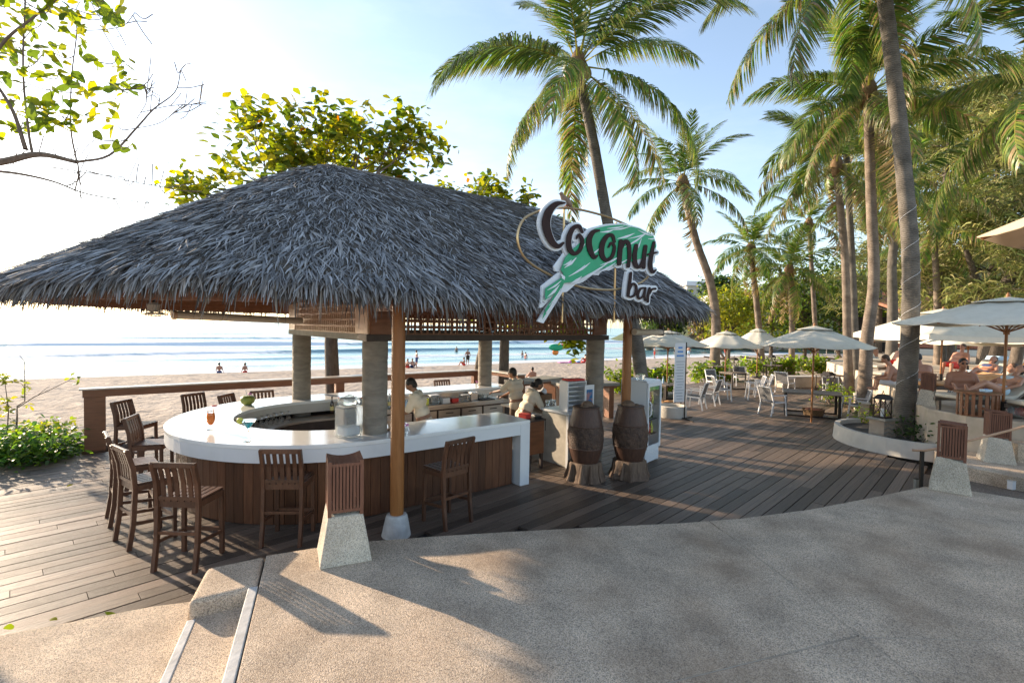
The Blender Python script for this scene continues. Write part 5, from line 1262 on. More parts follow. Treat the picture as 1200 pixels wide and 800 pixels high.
t = thing('low_wall', 'cream bench wall at the back of the deck beneath the parasols', 'wall', ground_at(960, 24, 0), R(12)); MB().box((0, 0, .25), (4.4, .5, .5)).build('wall', M['plaster'], t, bevel=.02); MB().box((0, 0, .515), (4.5, .6, .04)).build('coping', M['pale_plaster'], t, bevel=.01)
lantern((*gp(969, 466)[:2], .0), 'black candle lantern on the wall behind the parasol table', 1.6); lantern((*ground_at(972, 19, .0)[:2], .45), 'black candle lantern beyond the parasol table by the slender palms', 1.4)
lantern((*ground_at(861, 24, .75)[:2], .75), 'pale candle lantern on the table near the leaning palm', 1.2); lantern((*ground_at(905, 27, .75)[:2], .75), 'pale candle lantern on the hedge table', 1.2)
for lx, ly, lab in ((969, 466, 'stone plinth under the black lantern behind the parasol table'),):
    pass
t = thing('barbecue_grill', 'dark covered grill standing in the hedge beneath the near parasol', 'grill', gp(768, 458), .3); MB().box((0, 0, .75), (.8, .5, .25)).build('grill_box', M['iron'], t, bevel=.04); MB().box((.1, 0, .93), (.6, .45, .12)).build('cover', M['black'], t, bevel=.05)
for sx in (-1, 1):
    for sy in (-1, 1): MB().box((sx * .35, sy * .2, .31), (.03, .03, .62)).build('leg', M['iron'], t)

# ================================================================== SUNBEDS AND SUNBATHERS
def sunbed(loc, rz, lab, back=38, towel=None):
    t = thing('sunbed', lab, 'sunbed', loc, rz, 'cushioned wooden sunbeds')
    for s in (-1, 1):
        MB().bar((s * .32, -1.0, .24), (s * .32, .95, .24), .05, .07).build('side_rail', M['table'], t)
        for y in (-.9, .85): MB().box((s * .30, y, .105), (.06, .06, .21)).build('leg', M['table'], t)
    c, s_ = math.cos(R(back)), math.sin(R(back))
    for i in range(6): MB().box((0, -.92 + i * .2, .285), (.62, .09, .018)).build('slat', M['table'], t)
    mb = MB(); n = 10; vs = []; prof = [(-1.0, .30), (-.5, .30), (.12, .30), (.25, .32), (.25 + .75 * c, .32 + .75 * s_)]
    for y, z in prof:
        for x in (-.31, .31): vs += [(x, y, z), (x, y - s_ * .0, z + .075)]
    fs = []
    for i in range(len(prof) - 1):
        a = i * 4; fs += [(a + 1, a + 3, a + 7, a + 5), (a, a + 4, a + 6, a + 2), (a, a + 1, a + 5, a + 4), (a + 2, a + 6, a + 7, a + 3)]
    e = (len(prof) - 1) * 4; fs += [(0, 2, 3, 1), (e, e + 1, e + 3, e + 2)]
    mb.add(vs, fs).build('cushion', M[towel or 'cushion'], t, bevel=.02)
    MB().bar((0, .25, .285), (0, .25 + .72 * c, .285 + .72 * s_), .6, .025).build('back_frame', M['table'], t); MB().bar((0, .28 + .5 * c, .24), (0, .25 + .5 * c, .28 + .5 * s_), .5, .02, (0, 1, 0)).build('back_strut', M['table'], t)
    return t
SB = [((10.15, 10.45), -82, 'sunbed carrying the sunbather in pale blue bikini', 34, None), ((10.75, 9.35), -95, 'empty sunbed with cream cushion next to the wooden parasol pole', 10, None),
      ((11.55, 12.9), -95, 'sunbed with an orange towel behind the slatted drum table', 20, 'orange_towel'), ((12.3, 12.4), -75, 'sunbed with raised back behind the seated man with sunglasses', 40, None),
      ((13.6, 14.4), -70, 'sunbed with raised back in the second row', 42, None), ((15.5, 13.8), -80, 'sunbed with raised back at the edge of the parasol shade', 42, None), ((12.5, 16.2), -70, 'sunbed with raised back behind the man seen from behind', 40, None),
      ((16.8, 17.5), -65, 'sunbed near the restaurant with folded towel colours', 40, 'pale_blue'), ((14.8, 19.5), -70, 'sunbed near the restaurant under the low white parasol', 38, None), ((19.6, 18.8), -70, 'sunbed by the thick dark tree trunk', 40, 'orange_towel'), ((17.4, 24.0), -20, 'sunbed under the tan parasol between the palm trunks', 30, None), ((18.2, 15.6), -75, 'sunbed behind the wooden parasol pole, second row', 40, None)]
for (l, r_, lab, b_, tw) in SB: sunbed((*l, SZ), R(r_), lab, b_, tw)
t = thing('drum_table', 'curved slatted reddish wood side table on the terrace edge', 'side table', (9.45, 10.0, SZ), 0)
for i in range(13):
    a = R(165 + i * 17.5); MB().box((.33 * math.cos(a), .33 * math.sin(a), .22), (.018, .055, .44), Matrix.Rotation(a, 3, 'Z')).build('slat', M['rail'], t)
MB().lathe([(.35, .44), (.37, .45), (.37, .475), (.34, .48)], 24).build('top', M['rail'], t, True); MB().lathe([(.31, .0), (.31, .03)], 20).build('ring', M['rail'], t)
t = thing('snorkel_case', 'bright blue plastic case on the slatted drum table', 'case', (9.62, 10.0, SZ + .481), .3); MB().box((0, 0, .025), (.2, .12, .05)).build('case', M['pale_blue'], t, bevel=.01); MB().box((0, 0, .055), (.08, .02, .012)).build('handle', M['print_blue'], t)
t = thing('beach_bag', 'white plastic bag with red cloth beside the drum table', 'bag', (9.95, 9.72, SZ), 0); mb = MB(); mb.ball((0, 0, .12), (.17, .14, .13), 12, 8); mb.ball((.02, 0, .24), (.06, .05, .06), 8, 6); mb.build('bag', M['frost'], t, True); MB().ball((.2, .06, .14), (.13, .12, .12), 10, 8).build('red_cloth', M['red_cloth'], t, True)
for x, y, lab in ((10.55, 9.9, 'dark wooden foot stool beside the wooden parasol pole'), (12.0, 10.3, 'dark wooden foot stool behind the sunbather bed')):
    t = thing('foot_stool', lab, 'stool', (x, y, SZ), .4); MB().box((0, 0, .3), (.4, .4, .04)).build('top', M['table'], t)
    for sx in (-1, 1):
        for sy in (-1, 1): MB().box((sx * .16, sy * .16, .14), (.04, .04, .28)).build('leg', M['table'], t)

def seated(label, loc, rz, m='skin_pale', hairm='hair', shorts='patterned', slump=.12, look=(0, 1, 0), sc=1.0, glasses=False, seat=.40, arms='knees'):
    t = thing('person', label, 'person', loc, rz); t.scale = (sc,) * 3
    hip = Vector((0, 0, seat + .09)); c, s = math.cos(slump), math.sin(slump)
    def T(x, y, z): return hip + Vector((x, y * c + z * s, -y * s + z * c))
    hc = T(0, .05, .70); B, Cc, fr = head_parts(hc, look)
    caps = list(Cc) + [(T(0, 0, .48), .066, T(0, .03, .62), .058), (T(-.10, 0, .0), .14, T(.10, 0, .0), .14), (T(-.10, .01, .14), .14, T(.10, .01, .14), .14), (T(-.12, 0, .32), .135, T(.12, 0, .32), .135), (T(-.16, 0, .43), .085, T(.16, 0, .43), .085)]
    for sx in (-1, 1):
        S_ = T(sx * .215, 0, .43); E_ = S_ + Vector((sx * .09, .08, -.27)); W_ = E_ + Vector((-sx * .10, .22, -.02 if arms == 'knees' else -.16)); caps += [(S_, .07, E_, .052), (E_, .05, W_, .033)] + hand(W_, (W_ - E_), (0, 0, 1))
        k_ = hip + Vector((sx * .14, .42, .03)); a_ = Vector((sx * .15, .46, .10)); caps += [(hip + Vector((sx * .1, .03, 0)), .105, k_, .07), (k_, .062, a_, .042), (a_ + Vector((0, -.02, -.05)), .036, a_ + Vector((sx * .02, .16, -.06)), .03)]
    flesh('body', M[m], t, caps, B)
    pk = [(hip + Vector((-.09, 0, 0)), .155, hip + Vector((.09, 0, 0)), .155)]
    for sx in (-1, 1): pk.append((hip + Vector((sx * .1, .03, 0)), .12, hip + Vector((sx * .14, .34, .02)), .095))
    flesh('shorts', M[shorts], t, pk, voxel=.016); hair_cap(t, hc, fr, M[hairm])
    if glasses:
        f, r, u, mt = fr
        for s2 in (-1, 1): MB().ball(hc + f * .092 + r * s2 * .034 + u * .012, (.031, .012, .021), 10, 6, mt).build('sunglasses', M['black'], t, True)
    else: eyes(t, hc, fr)
    return t
seated('bare chested person in sunglasses sitting upright facing the deck', (10.25, 11.25, SZ), R(160), 'skin_red', shorts='patterned', look=(.1, 1, -.05), glasses=True, slump=.02, sc=.98, seat=.20)
seated('bare backed person with bowed head sitting turned away on a sunbed', (11.05, 13.3, SZ), R(-20), 'skin_red', slump=.32, look=(0, .8, -.6), seat=.22)
seated('pale person sitting beside the bare backed one, leaning forward', (10.75, 13.8, SZ), R(60), 'skin_pale', 'hair_brown', 'white_paint', slump=.3, look=(0, .9, -.4), seat=.15)
seated('person in dark blue shorts sitting behind the sunbather bed', (11.55, 11.5, SZ), R(80), 'skin_pale', 'hair_brown', 'blue_shorts', slump=-.2, look=(0, .9, .3), seat=.08)
seated('small bare backed person sitting far off under the tan parasol', (18.6, 25.4, SZ), R(10), 'skin_red', slump=.1, seat=.2)
seated('person resting on a sunbed near the restaurant, red cap of hair', (16.4, 18.2, SZ), R(100), 'skin_red', 'hair_brown', 'red_cloth', slump=-.4)
seated('person leaning back on a sunbed by the restaurant posts', (14.9, 19.0, SZ), R(110), 'skin_pale', 'hair', 'red_cloth', slump=-.5)
def lying(label, loc, rz, m, hairm, suit, back=34):
    """on a sunbed: feet to -y, head to +y"""
    t = thing('person', label, 'person', loc, rz); c, s = math.cos(R(back)), math.sin(R(back)); z0 = .47
    hip = Vector((0, .18, z0))
    def T(x, d, n_): return hip + Vector((x, d * c - n_ * s, d * s + n_ * c))
    hc = T(0, .68, .06); B, Cc, fr = head_parts(hc, (.1, -s * .9 - .2, c), (0, c, s))
    caps = list(Cc) + [(T(0, .46, .01), .055, T(0, .60, .04), .05), (T(-.08, 0, 0), .12, T(.08, 0, 0), .12), (T(-.06, .16, .0), .10, T(.06, .16, 0), .10), (T(-.09, .33, .01), .11, T(.09, .33, .01), .11), (T(-.12, .43, 0), .07, T(.12, .43, 0), .07)]
    for sx in (-1, 1):
        S_ = T(sx * .18, .42, 0); E_ = T(sx * .27, .2, .02); W_ = T(sx * .2, -.02, .08); caps += [(S_, .05, E_, .04), (E_, .038, W_, .027)] + hand(W_, (W_ - E_), (0, 0, 1))
        kz = .16 if sx > 0 else .0; k_ = Vector((sx * .09, -.27, z0 + kz)); a_ = Vector((sx * .10, -.72, z0 - .02)); caps += [(hip + Vector((sx * .085, -.04, 0)), .10, k_, .065), (k_, .06, a_, .038), (a_ + Vector((0, .03, 0)), .034, a_ + Vector((sx * .03, -.06, .14)), .026)]
    flesh('body', M[m], t, caps, B); hair_cap(t, hc, fr, M[hairm])
    flesh('bikini_top', M[suit], t, [(T(-.075, .33, .06), .072, T(.075, .33, .06), .072), (T(-.12, .33, 0), .07, T(.12, .33, 0), .07)], voxel=.012); flesh('bikini_bottom', M[suit], t, [(T(-.085, 0, 0), .126, T(.085, 0, 0), .126)], voxel=.012)
    return t
lying('sunbather in a pale blue bikini lying on her back on a sunbed', (10.15, 10.45, SZ), R(-82), 'skin_pale', 'hair', 'pale_blue')
lying('sunbather resting on a sunbed in the second row', (13.6, 14.4, SZ), R(-70), 'skin_red', 'hair_brown', 'blue_shorts')
lying('sunbather lying on the far sunbed at the edge of the parasol shade', (15.5, 13.8, SZ), R(-80), 'skin_red', 'hair', 'red_cloth')
# ================================================================== VEGETATION
PALM_COL = np.array([(.090, .175, .030), (.118, .208, .035), (.165, .235, .042), (.072, .145, .030), (.23, .26, .055)])
def frond_mesh(name, L_, droop, n_leaf, leaf_len, leaf_w, hang, seed, dry=0.0, ragged=.0):
    """a coconut frond along +x from the origin; droop bends it down, hang is how far the leaflets fall"""
    r = np.random.default_rng(seed)
    k = 18; s = np.linspace(0, 1, k); ang = -droop * s ** 1.35 * 1.25
    dx = np.cos(ang); dz = np.sin(ang); st = L_ / (k - 1)
    X = np.concatenate([[0], np.cumsum(dx[:-1] * st)]); Z = np.concatenate([[0], np.cumsum(dz[:-1] * st)]); Yc = .04 * L_ * np.sin(s * 2.2 + seed) * s
    mb_v, mb_q, mb_c = [], [], []; off = 0
    # rachis as two crossed ribbons
    P_ = np.stack([X, Yc, Z], 1)[None]; w = (np.interp(s, [0, .1, .5, 1], [.10, .06, .035, .008]))[None]
    for sd_ in (np.array([[0, 1., 0]]), np.array([[0, 0, 1.]])):
        V_, Q_ = ribbons(P_, w * (1 if sd_[0, 1] else .6), sd_); mb_v.append(V_); mb_q.append(Q_ + off); off += len(V_); mb_c.append(np.tile([(.32, .30, .07)], (len(Q_), 1)))
    for side in (-1, 1):
        u = np.sort(r.uniform(.13, 1.0, n_leaf)); keep = r.uniform(0, 1, n_leaf) > ragged; u = u[keep]; n = len(u)
        px_ = np.interp(u, s, X); py_ = np.interp(u, s, Yc); pz_ = np.interp(u, s, Z); a = np.interp(u, s, ang)
        fwd = np.stack([np.cos(a), np.zeros(n), np.sin(a)], 1); upv = np.stack([-np.sin(a), np.zeros(n), np.cos(a)], 1)
        ln = leaf_len * np.interp(u, [.1, .3, .6, .85, 1], [.55, .95, 1.0, .7, .35]) * r.uniform(.8, 1.1, n)
        sw = np.interp(u, [.1, .5, 1], [.35, .75, 1.6])[:, None] * r.uniform(.8, 1.2, n)[:, None]
        d0 = unit(np.array([0, side * 1., 0])[None] + fwd * sw + upv * (r.uniform(.05, .45, n) - hang * .25)[:, None])
        kk = 5; pts = np.zeros((n, kk, 3)); pts[:, 0] = np.stack([px_, py_, pz_], 1); cur = d0
        for j in range(1, kk):
            pts[:, j] = pts[:, j - 1] + cur * (ln / (kk - 1))[:, None]
            cur = unit(cur + np.array([0, 0, -1.]) * (hang * (.25 + .16 * j) * r.uniform(.75, 1.25, n))[:, None])
        wd = leaf_w * np.array([.55, 1.0, .9, .6, .12])[None] * r.uniform(.8, 1.2, n)[:, None]
        sdv = unit(np.cross(d0, np.cross(fwd, np.array([0, side * 1., 0])) + upv * .6)); sdv = unit(fwd * .8 + sdv * .4)
        V_, Q_ = ribbons(pts, wd, sdv); mb_v.append(V_); mb_q.append(Q_ + off); off += len(V_)
        c = PALM_COL[r.integers(0, len(PALM_COL), n)] * r.uniform(.75, 1.2, n)[:, None]
        dr = (r.uniform(0, 1, n) < dry)[:, None]; c = np.where(dr, np.array([(.26, .19, .09)]) * r.uniform(.7, 1.2, n)[:, None], c)
        c4 = np.repeat(c[:, None], kk - 1, 1); tipc = np.array([.30, .25, .09]); c4[:, -1] = c4[:, -1] * .45 + tipc * .55 * r.uniform(.5, 1, n)[:, None]; mb_c.append(c4.reshape(-1, 3))
    return np_mesh(name, np.concatenate(mb_v), np.concatenate(mb_q), np.concatenate(mb_c), M['palm_leaf'])
FR = {'young': [frond_mesh('frond', 4.3, .55, 160, 1.0, .042, .28, 1), frond_mesh('frond', 4.2, .75, 160, 1.0, .042, .4, 2)],
      'mid': [frond_mesh('frond', 4.6, 1.0, 185, 1.15, .043, .7, 3), frond_mesh('frond', 4.7, 1.15, 185, 1.1, .043, .85, 4, .06), frond_mesh('frond', 4.5, .9, 180, 1.15, .043, 1.0, 8, .04, .08)],
      'old': [frond_mesh('frond', 4.4, .9, 150, 1.0, .042, 1.2, 5, .2, .1), frond_mesh('frond', 4.2, .7, 130, .95, .040, 1.4, 6, .4, .2)],
      'dead': [frond_mesh('frond', 3.8, .35, 60, .8, .045, 1.8, 7, 1.0, .35)]}
FRF = {'young': [frond_mesh('far_frond', 4.3, .6, 92, .95, .060, .35, 11)], 'mid': [frond_mesh('far_frond', 4.6, 1.05, 100, 1.1, .060, .75, 12), frond_mesh('far_frond', 4.5, .85, 100, 1.1, .060, .95, 15)], 'old': [frond_mesh('far_frond', 4.3, .8, 84, .95, .058, 1.25, 13, .3, .1)], 'dead': [frond_mesh('far_frond', 3.8, .3, 30, .8, .08, 1.8, 14, 1.0, .3)]}
def palm(path, r0, r1, label, n_frond=24, scale=1.0, seed=0, far=False, dead=1, bark='palm_bark', nuts=6, up=1.0, trunk=True):
    """path: world points from base to crown"""
    rr = random.Random(seed); base = Vector(path[0]); t = thing('palm_tree', label, 'palm tree', base)
    C = catmull([Vector(p) - base for p in path], 10) if len(path) > 2 else [Vector(p) - base for p in path]
    n = len(C); rad = [r0 + (r1 - r0) * (i / (n - 1)) for i in range(n)]
    rad = [r * (1 + .45 * math.exp(-i / (n - 1) * 14)) * (1 + .025 * math.sin(i * 2.3)) for i, r in enumerate(rad)]
    if trunk: MB().tube(C, rad, 14 if not far else 9).build('trunk', M[bark], t, True)
    top = C[-1]; ax = (C[-1] - C[-2]).normalized(); S_ = FRF if far else FR
    mb = MB(); mb.lathe([(r1 * .9, -.35), (r1 * 1.6, -.1), (r1 * 1.9, .12), (r1 * 1.2, .4), (r1 * .4, .6)], 12, top, lambda a, z: 1 + .18 * math.sin(5 * a + 9 * z)); mb.build('crown_fibre', M['fibre'], t, True)
    for i in range(n_frond + dead):
        f = i / max(n_frond - 1, 1); az = i * 2.39996 + rr.uniform(-.25, .25)
        if i >= n_frond: kind, el = 'dead', R(rr.uniform(-80, -62))
        elif f < .25: kind, el = 'young', R(rr.uniform(52, 80))
        elif f < .72: kind, el = 'mid', R(60 - 72 * (f - .25) / .47 + rr.uniform(-10, 10)) * up
        else: kind, el = 'old', R(-4 - 38 * (f - .72) / .28 + rr.uniform(-8, 8))
        o = bpy.data.objects.new('frond', rr.choice(S_[kind])); link(o, t)
        rot = Matrix.Rotation(az, 4, 'Z') @ Matrix.Rotation(-el, 4, 'Y') @ Matrix.Rotation(rr.uniform(-.35, .35), 4, 'X')
        s_ = scale * rr.uniform(.85, 1.1)
        o.matrix_local = Matrix.Translation(top + Vector((math.cos(az), math.sin(az), 0)) * r1 * .6 + Vector((0, 0, .25 * (1 - f)))) @ rot @ Matrix.Diagonal((s_, s_, s_, 1))
    for i in range(nuts):
        a = rr.uniform(0, 6.28); MB().ball(top + Vector((math.cos(a) * r1 * 2.1, math.sin(a) * r1 * 2.1, -.12 + rr.uniform(-.15, .12))), (.12, .12, .15), 10, 8).build('coconut', M['coconut'], t, True)
    return t
def path(*q): return [px(*a) for a in q]
def based(P_, z): P_[0].z = z; return P_
palm(based(path((757, 500, 14.0), (747, 405, 14.0), (728, 330, 14.0), (712, 260, 14.0), (695, 165, 14.0), (677, 82, 14.0)), -.4), .19, .13, 'tall coconut palm leaning over the thatched roof behind the sign', 20, .97, 3, bark='palm_bark_grey', nuts=8, dead=0)
palm(based(path((836, 442, 28), (839, 380, 28), (832, 330, 28), (815, 280, 28), (800, 216, 28)), -.4), .27, .18, 'coconut palm with curved slim trunk beyond the parasols', 18, .95, 5, True)
palm(based(path((893, 440, 36), (889, 380, 36), (880, 292, 36)), -.4), .26, .18, 'short straight coconut palm behind the hedge and parasol', 22, .85, 6, True, dead=3)
palm(based(path((927, 440, 33), (928, 380, 33), (925, 318, 33)), -.4), .20, .15, 'pale trunked palm with hanging dead fronds', 16, .85, 7, True, dead=9)
P5 = based(path((1058, 507, 11.9), (1066, 400, 11.8), (1067, 300, 11.7), (1059, 200, 11.7), (1050, 110, 11.7), (1037, 0, 11.7), (1029, -70, 11.7)), .2)
p5 = palm(P5, .185, .14, 'big coconut palm with white cord wound round its trunk, in the curved planter', 19, 1.0, 12, bark='palm_bark_grey', nuts=7, dead=0)
mbw = MB(); Cp = catmull([Vector(p) - P5[0] for p in P5], 40); m_ = len(Cp)
pts_ = []
for i in range(8, int(m_ * .45)):
    a = i * .42; rr_ = .185 - .047 * i / m_ + .05 * math.exp(-i / m_ * 14) + .008; pts_.append(Cp[i] + Vector((math.cos(a), math.sin(a), 0)) * rr_)
mbw.tube(pts_, .0042, 5); mbw.build('cord', M['white_paint'], p5)
palm(based(path((1012, 495, 15.5), (1016, 400, 15.5), (1024, 330, 15.5), (1021, 240, 15.5), (1017, 112, 15.5)), 0), .185, .125, 'coconut palm with warm lit trunk growing from the low wall', 18, .95, 21, nuts=9)
palm(based(path((995, 470, 20), (993, 400, 20), (990, 300, 20), (980, 197, 20)), 0), .17, .12, 'coconut palm with slender trunk among the deck parasols', 16, .88, 33, nuts=5)
palm(based(path((1004, 465, 21.5), (1001, 380, 21.5), (998, 300, 21.5), (990, 150, 21.5)), 0), .17, .12, 'coconut palm with dark trunk close behind the slender one', 13, .85, 41, far=True, bark='palm_bark_grey')
palm(based(path((1044, 440, 22), (1046, 360, 22), (1046, 300, 22), (1058, 215, 22)), .9), .22, .15, 'dark trunked palm between the big palm and the warm lit one', 14, .85, 55, far=True, bark='palm_bark_grey')
palm(based(path((1275, 480, 13.5), (1265, 300, 13.5), (1250, 90, 13.5)), 1.0), .2, .14, 'palm whose fronds reach in over the sunbeds from beyond the parasols', 16, 1.0, 61, nuts=0)
palm(based(path((1100, 420, 26), (1098, 340, 26), (1094, 272, 26)), .8), .18, .13, 'low palm crown behind the big palm trunk and square parasol', 14, .85, 71, far=True)
palm(based(path((958, 425, 40), (955, 380, 40), (948, 262, 40)), -.3), .2, .15, 'far palm rising over the beach hedge', 18, .8, 83, far=True)

# ---- broadleaf trees
LEAFC = [(.15, .19, .02), (.22, .24, .025), (.11, .155, .02), (.29, .28, .03), (.085, .13, .02)]
YEL0 = [(.34, .30, .03), (.27, .27, .03)]
def leaf_cloud(centers, normals_up, n_per, L_, W_, cols, spread, r, seg=4, flat=.5, autumn=.0):
    """leaves gathered in rosettes round the given twig tips"""
    n = len(centers) * n_per; C_ = np.repeat(np.asarray(centers), n_per, 0) + r.normal(0, spread, (n, 3))
    d = r.normal(0, 1, (n, 3)); d[:, 2] = d[:, 2] * flat + .15; d = unit(d); ln = L_ * r.uniform(.65, 1.25, n)
    pts = np.zeros((n, seg, 3)); cur = d
    for j in range(seg):
        pts[:, j] = C_ + d * (ln * j / (seg - 1))[:, None] + np.array([0, 0, -1.]) * (ln * .25 * (j / (seg - 1)) ** 2)[:, None]
    prof = np.interp(np.linspace(0, 1, seg), [0, .3, .7, .92, 1], [.15, .7, 1.0, .7, .15])
    side = unit(np.cross(d, r.normal(0, .55, (n, 3)) + np.array([0, 0, 1.])))
    V_, Q_ = ribbons(pts, W_ * prof[None] * r.uniform(.8, 1.2, n)[:, None], side)
    c = np.array(cols)[r.integers(0, len(cols), n)] * r.uniform(.7, 1.3, n)[:, None]
    au = (r.uniform(0, 1, n) < autumn)[:, None]; c = np.where(au, np.array([(.42, .14, .02)]), c)
    return V_, Q_, np.repeat(c, seg - 1, 0)
def branching(start, d, L_, r0, depth, rr, spread=.6, out=None, tips=None, gravity=0.0, kids=3):
    """recursive limbs; returns list of (points, radii) and tip points"""
    if out is None: out, tips = [], []
    P_ = [Vector(start)]; d = Vector(d).normalized(); n = 5
    for i in range(n):
        d = (d + Vector((rr.gauss(0, .12), rr.gauss(0, .12), rr.gauss(0, .10) - gravity))).normalized(); P_.append(P_[-1] + d * L_ / n)
    out.append((P_, [r0 * (1 - .55 * i / n) for i in range(n + 1)]))
    if depth == 0: tips.append(P_[-1]); tips.append(P_[-2] * .5 + P_[-3] * .5); return out, tips
    for k in range(kids):
        i = rr.choice((2, 3, 4, 5)) if k else 5
        dd = (d + Vector((rr.gauss(0, spread), rr.gauss(0, spread), rr.gauss(.05, spread * .6)))).normalized()
        branching(P_[i], dd, L_ * rr.uniform(.55, .8), r0 * .5, depth - 1, rr, spread, out, tips, gravity, kids)
    return out, tips
def limbs_mesh(out, base, n=6):
    mb = MB()
    for P_, R_ in out: mb.tube([p - base for p in P_], R_, n if R_[0] > .02 else 4, False)
    return mb
def broad_tree(label, base, trunk, limbs, seed, leaf=(.20, .10), n_per=7, spread=.10, cols=LEAFC, depth=3, bark='twig', autumn=.012, name='almond_tree', min_z=None, kids=3):
    """trunk: list of (point, radius); limbs: list of (start, direction, length, radius)"""
    rr = random.Random(seed); r = np.random.default_rng(seed); base = Vector(base); t = thing(name, label, 'tree', base)
    out, tips = [], []
    for s_, d_, L_, r_ in limbs: branching(s_, d_, L_ * .76, r_, depth, rr, .55, out, tips, 0, kids)
    mb = MB(); mb.tube([Vector(p) - base for p, _ in trunk], [q for _, q in trunk], 12); mb.build('trunk', M['bark'], t, True)
    x = limbs_mesh(out, base).build('branches', M[bark], t, True); tag(x, kind='stuff')
    tp = np.array([tuple(p - base) for p in tips])
    V_, Q_, c_ = leaf_cloud(tp, None, n_per, leaf[0], leaf[1], cols, spread, r, autumn=autumn)
    o = bpy.data.objects.new('crown', np_mesh('crown', V_, Q_, c_, M['leaf'])); link(o, t); tag(o, kind='stuff')
    return t
# tree behind the pavilion: limbs spread just above the roof
b_ = px(392, 470, 14.0); b_.z = -.4
top_ = px(395, 262, 14.0)
lim = [(px(370, 262, 14), px(250, 205, 13.6) - px(370, 262, 14), 2.1, .06), (px(380, 255, 14), px(300, 150, 13.6) - px(380, 255, 14), 1.9, .06), (px(395, 250, 14), px(370, 130, 14) - px(395, 250, 14), 2.0, .06), (px(405, 250, 14), px(450, 150, 14.2) - px(405, 250, 14), 1.9, .06), (px(410, 258, 14), px(500, 178, 14.5) - px(410, 258, 14), 1.9, .06), (px(330, 262, 13.5), px(215, 210, 13.2) - px(330, 262, 13.5), 1.6, .05), (px(395, 250, 14.6), px(420, 120, 15.2) - px(395, 250, 14.6), 1.9, .05), (px(350, 255, 13.6), px(330, 150, 13.2) - px(350, 255, 13.6), 1.5, .05), (px(420, 262, 14), px(530, 200, 14) - px(420, 262, 14), 1.3, .05)]
broad_tree('sea almond tree with yellow green leaves rising behind the thatched roof', b_, [(b_, .22), (px(388, 400, 14), .18), (px(395, 320, 14), .15), (top_, .10)], lim, 101, n_per=6, depth=3, spread=.18, leaf=(.27, .165), cols=LEAFC + YEL0)
b_ = px(552, 452, 16.5); b_.z = -.4
lim = [(px(560, 290, 15.5), px(590, 210, 15.3) - px(560, 290, 15.5), 1.5, .05), (px(556, 290, 15.5), px(540, 205, 15.5) - px(556, 290, 15.5), 1.4, .05), (px(565, 300, 15.3), px(625, 225, 15) - px(565, 300, 15.3), 1.6, .05), (px(556, 300, 15.5), px(600, 240, 15.5) - px(556, 300, 15.5), 1.3, .04)]
broad_tree('slanting sea almond tree whose leaves show above the ridge beside the sign', b_, [(b_, .16), (px(563, 418, 16), .13), (px(575, 380, 15.8), .12), (px(570, 330, 15.5), .10), (px(560, 292, 15.5), .07)], lim, 131, n_per=6, depth=3, spread=.14, leaf=(.25, .14), cols=LEAFC + YEL0)

for bx, by, cx, zt, L_, sd, lab in ((-.25, 18.2, 1.3, 2.6, 1.9, 141, 'sea almond tree added for shade on the beach side, mostly hidden behind the roof and sign'), (-.27, 15.8, .7, 2.6, 1.8, 151, 'smaller sea almond tree added for shade close behind the pavilion, under the leaning palm')):  # hidden trees added to shade the right hand parasols and walls
    b_ = Vector((bx, by, -.4)); c_ = Vector((cx, by, zt))
    lim = [(c_, q, L_, .09) for q in ((1, .2, .5), (-1, .3, .6), (.2, -1, .5), (.1, 1, .6), (.6, -.7, .9), (-.4, .4, 1.0))]
    broad_tree(lab, b_, [(b_, .17), (b_ + Vector((.02, 0, 2.7)), .14), (c_ + Vector((0, 0, .1)), .10)], lim, sd, n_per=11, depth=3, spread=.15, leaf=(.26, .15))
# tree at the left edge: limbs as measured, each near leaf a part
base = Vector((-13.2, 9.0, -.4)); lt = thing('almond_tree', 'sea almond tree with bare twigs and big round leaves overhanging from the beach side', 'tree', base)
MB().tube([(0, 0, 0), (.3, -.1, 2.2), (1.0, -.2, 4.2), (1.9, -.4, 5.7)], [.24, .2, .16, .11], 12).build('trunk', M['bark'], lt, True)
rr = random.Random(5); out = []; tips = []
def limb(P_, r0, r1): 
    C_ = catmull([Vector(p) for p in P_], 5); out.append((C_, [r0 + (r1 - r0) * i / (len(C_) - 1) for i in range(len(C_))])); return C_
YL = 8.6
root = base + Vector((1.9, -.4, 5.7))
A = limb([root, px(-60, 195, YL), px(0, 190, YL), px(45, 181, YL), px(90, 190, YL)], .085, .035)
B = limb([px(90, 190, YL), px(128, 182, YL), px(160, 150, YL), px(180, 128, YL), px(205, 108, YL), px(212, 82, YL)], .022, .005)
limb([px(165, 132, YL), px(200, 124, YL), px(242, 122, YL)], .008, .003); limb([px(160, 140, YL), px(172, 118, YL), px(168, 100, YL)], .008, .003); limb([px(150, 152, YL), px(185, 145, YL), px(205, 132, YL)], .008, .003)
limb([px(-40, 200, YL), px(10, 202, YL), px(60, 212, YL), px(105, 228, YL), px(175, 238, YL)], .03, .006); limb([px(88, 222, YL), px(92, 205, YL), px(91, 190, YL)], .014, .016); limb([px(100, 200, YL), px(150, 212, YL), px(196, 220, YL)], .01, .003); limb([px(60, 196, YL), px(120, 205, YL), px(150, 208, YL)], .01, .004)
limb([px(38, 181, YL), px(33, 150, YL), px(27, 80, YL), px(30, -10, YL)], .022, .012); limb([px(90, 190, YL), px(83, 150, YL), px(84, 90, YL), px(90, 35, YL), px(84, 10, YL)], .018, .009)
